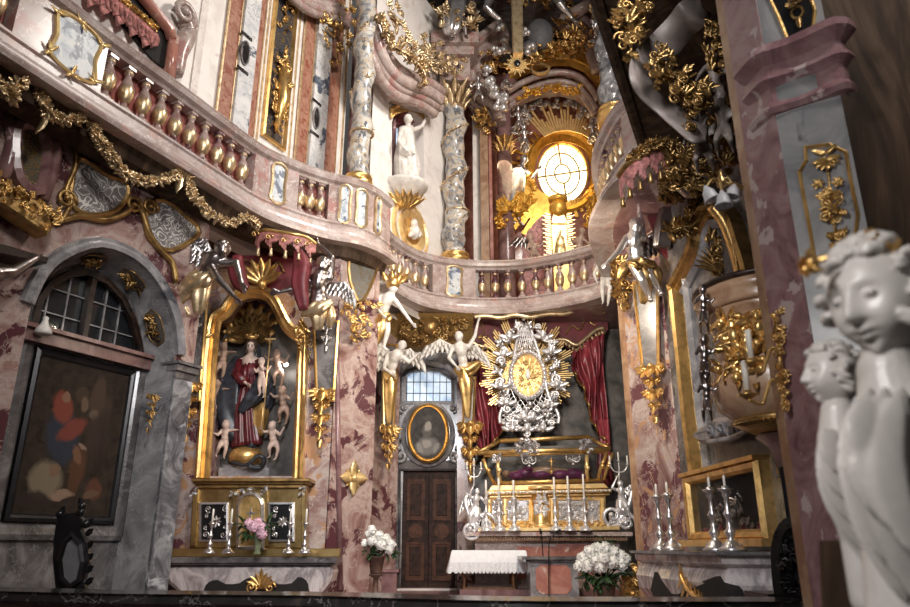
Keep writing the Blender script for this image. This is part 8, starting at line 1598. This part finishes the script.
# sconces and tulip lamp
P2 = front(3.68); r = thing('wall_sconce', 'gilded two-candle sconce on the edge of the near pillar', 'sconce', P2.pt(782, 390)); m = MB(); m.tube([P2.pt(775, 318), P2.pt(779, 350), P2.pt(785, 410)], .012, 6); cluster(m, P2, lop(P2, ((770, 312), (778, 312), (788, 410), (782, 412))), 44, .05, .0, .02, 5); m.build('backplate', 'gold', r)
for (x, y, dx) in ((752, 364, 0), (748, 396, 0)):
    m = MB(); m.tube(smoothpath([P2.pt(782, y-10), P2.pt(772, y-16), P2.pt(766, y-2), P2.pt(762, y+8), P2.pt(x, y+4)], 5), .009, 6); a = P2.pt(x, y); m.lathe(a, [(.01, -.02), (.04, 0), (.055, .008), (.02, .012), (.02, .03)], 14); m.build('arm', 'gold', r)
    m = MB(); m.lathe(a+Vector((0, 0, .02)), [(.016, 0), (.016, .165), (.006, .17)], 10); m.build('candle', 'wax', r)
P2 = front(3.85); r = thing('wall_lamp', 'brass wall lamp with three frosted tulip shades by the near pillar', 'lamp', P2.pt(757, 187)); m = MB(); hub = P2.pt(722, 184); m.tube(smoothpath([P2.pt(757, 186), P2.pt(745, 188), P2.pt(734, 184), hub], 5), .012, 6); m.lathe(hub-Vector((0, 0, .03)), [(.01, 0), (.03, .02), (.03, .05), (.008, .1), (.012, .12)], 10)
tips = [P2.pt(706, 188, .05), P2.pt(722, 193, .1), P2.pt(734, 186, .0)]
for t_ in tips: m.tube(smoothpath([hub, hub.lerp(t_, .5)+Vector((0, 0, .05)), t_], 4), .008, 6)
m.build('arm', 'brass', r)
for k, t_ in enumerate(tips): m = MB(); R = Matrix.Rotation((-.35, 0, .3)[k], 3, 'Y'); m.lathe(t_, [(.009, .015), (.018, -.004), (.036, -.03), (.039, -.052), (.045, -.075), (.054, -.088), (.045, -.075), (.03, -.03), (.006, -.008)], 18, twist=lambda a, z: 1+.06*math.cos(6*a) if z < -.07 else 1, tilt=R); m.build('lamp_shade', 'frosted_glass', r)
# ------------------------------------------------------------------ foreground putti
def fore(label, P, head, s, face, parts, feathers, seed, hairgold=False):
    r = thing('putto_statue', label, 'statue', P.pt(parts[-1][0], parts[-1][1])); c = P.pt(*head); R = frame_from(face, (0.05, 0, 1)); m = MB(); head_mesh(m, c, R, s, 1, 110, 84, hair=0)
    rr = random.Random(seed)
    for sx in (-1, 1):   # eyelids
        e = c+R @ Vector((sx*.29*s, .76*s, .03*s)); m.ball(e, (.115*s, .07*s, .062*s), 16, 10, R)
    for q in range(64):   # thick wavy locks swept back
        az = rr.uniform(-165, 165); el = rr.uniform(36, 82) if abs(az) < 58 else rr.uniform(-30, 76); a = math.radians(az); e = math.radians(el); d = Vector((math.sin(a)*math.cos(e)*.84, math.cos(a)*math.cos(e)*.9, math.sin(e)*1.02)); t = Vector((math.cos(a)*(1 if az > 0 else -1), -abs(math.sin(a))-.2, -.25)).normalized(); pts = []
        for k in range(9): u = k/8; v = (d+t*.55*(u-.4)).normalized(); pts.append(c+R @ (Vector((v.x*.86, v.y*.93, v.z*1.04))*s*(1.03+.05*math.sin(u*6+q))))
        m.tube(pts, [s*.05+s*.07*math.sin(PI*(k+.6)/9.5) for k in range(9)], 8)
    for (az, el, rr_) in ((-8, 52, .17), (20, 50, .13), (-34, 46, .13), (60, 28, .15), (-62, 26, .14), (86, 4, .16), (-86, 4, .14)):
        a = math.radians(az); e = math.radians(el); d = Vector((math.sin(a)*math.cos(e)*.84, math.cos(a)*math.cos(e)*.92, math.sin(e)*1.0))*s; o = c+R @ (d*1.05); n_ = (R @ d).normalized(); u = n_.orthogonal().normalized(); v = n_.cross(u)
        pts = [o+(u*math.cos(t*.6)+v*math.sin(t*.6))*s*rr_*(1-t/19)+n_*s*.012*t*.5 for t in range(17)]; m.tube(pts, [s*.055]*13+[s*.05, s*.05, s*.045, s*.04], 8)
    m.tube([c-R @ Vector((0, .1*s, .5*s)), P.pt(*parts[0][:3])], [s*.38, s*.46], 20)
    for i in range(len(parts)-1):
        a, b = parts[i], parts[i+1]; m.tube([P.pt(*a[:3]).lerp(P.pt(*b[:3]), t/4) for t in range(5)], [a[3]*(1-t/4)+b[3]*t/4 for t in range(5)], 20)
    for p in parts: m.ball(P.pt(*p[:3]), p[3], 18, 12)
    bake(m, 'body', 'putto_stucco', r, s*.028, 3)
    for fs_ in feathers:
        m = MB()
        for (x0, y0, d0, x1, y1, d1, w) in fs_:
            A = P.pt(x0, y0, d0); B = P.pt(x1, y1, d1); L = (B-A).length; d = (B-A).normalized(); nn = (Vector((0, -1, 0))-d*Vector((0, -1, 0)).dot(d)).normalized(); t = d.cross(nn); vs = []; fcs = []; N = 16; K = 14; w = w*1.12; tl = t if t.x < 0 else -t
            for i in range(N+1):
                u = i/N; ww = w*(.55+.45*math.sin(PI*min(u*1.15, 1)*.8))*math.sqrt(max(0.0, 1-max(0, (u-.72)/.28)**2))*math.sqrt(max(.02, 1-max(0, (.22-u)/.22)**2)) if u < 1 else w*.05; p = A+d*L*u+nn*w*.35*math.sin(PI*u)+tl*L*.15*math.sin(PI*u)
                for k in range(K): a = 2*PI*k/K; q = (1+.05*math.cos(6*a)); vs.append(p+t*math.cos(a)*ww*q+nn*math.sin(a)*ww*.26*q)
            for i in range(N):
                for k in range(K): k2 = (k+1) % K; fcs.append((i*K+k, i*K+k2, (i+1)*K+k2, (i+1)*K+k))
            fcs.append(tuple(range(K))[::-1]); fcs.append(tuple(N*K+k for k in range(K))); m.add(vs, fcs)
        bake(m, 'wing', 'putto_stucco', r, s*.035, 3)
    if hairgold:
        m = MB()
        for (x, y, d) in hairgold:
            for k in range(7): an = rr.uniform(0, 6.28); m.leaf(P.pt(x, y, d), Vector((math.cos(an), -.3, math.sin(an))), (0, -1, 0), s*.26, s*.14, .4, .3, 5)
            m.ball(P.pt(x, y, d), s*.10, 8, 6)
        m.build('gilt_wreath', 'gold', r)
    return r
Pf = front(1.50)
fore('large white stucco putto with curled hair in the right foreground, looking down left', Pf, (880, 298, .0), .127, (-1, -.50, -.20), [(888, 372, -.03, .062), (900, 410, -.03, .085), (908, 470, -.03, .090), (905, 540, -.03, .080), (905, 620, -.03, .07)],
     [[(872, 384, .02, 908, 604, .04, .034), (870, 388, .04, 888, 566, .07, .032), (870, 392, .06, 876, 518, .10, .032), (886, 382, .06, 930, 612, .06, .036), (902, 382, .06, 950, 600, .06, .036), (884, 390, .09, 896, 536, .12, .034), (874, 396, .09, 868, 468, .12, .030), (900, 392, .10, 918, 560, .13, .036)]], 3, [(806, 270, .03), (812, 262, .05), (868, 243, .05), (880, 246, .07), (892, 252, .07)])
Pf = front(1.85)
fore('smaller white stucco putto in profile facing left beside the large foreground putto', Pf, (833, 375, .0), .080, (-1, .02, .12), [(838, 412, .0, .042), (842, 440, .0, .058), (850, 490, .0, .055), (860, 540, -.02, .045), (868, 600, -.02, .04)],
     [[(828, 424, .02, 896, 586, .04, .028), (824, 426, .04, 880, 562, .06, .028), (824, 428, .055, 866, 532, .08, .026), (826, 430, .075, 852, 502, .10, .026), (840, 424, .06, 890, 576, .05, .026), (850, 424, .05, 902, 592, .03, .026), (832, 428, .09, 840, 474, .115, .024), (844, 428, .08, 870, 540, .07, .026)]], 9)
m = MB(); Pf = front(1.95); m.prism(Pf, lop(Pf, ((856, 540), (900, 540), (904, 640), (862, 640))), -.2, .0, .01); tag(m.build('pedestal', 'brown_marble'), 'dark brown support below the foreground putti', 'pedestal')
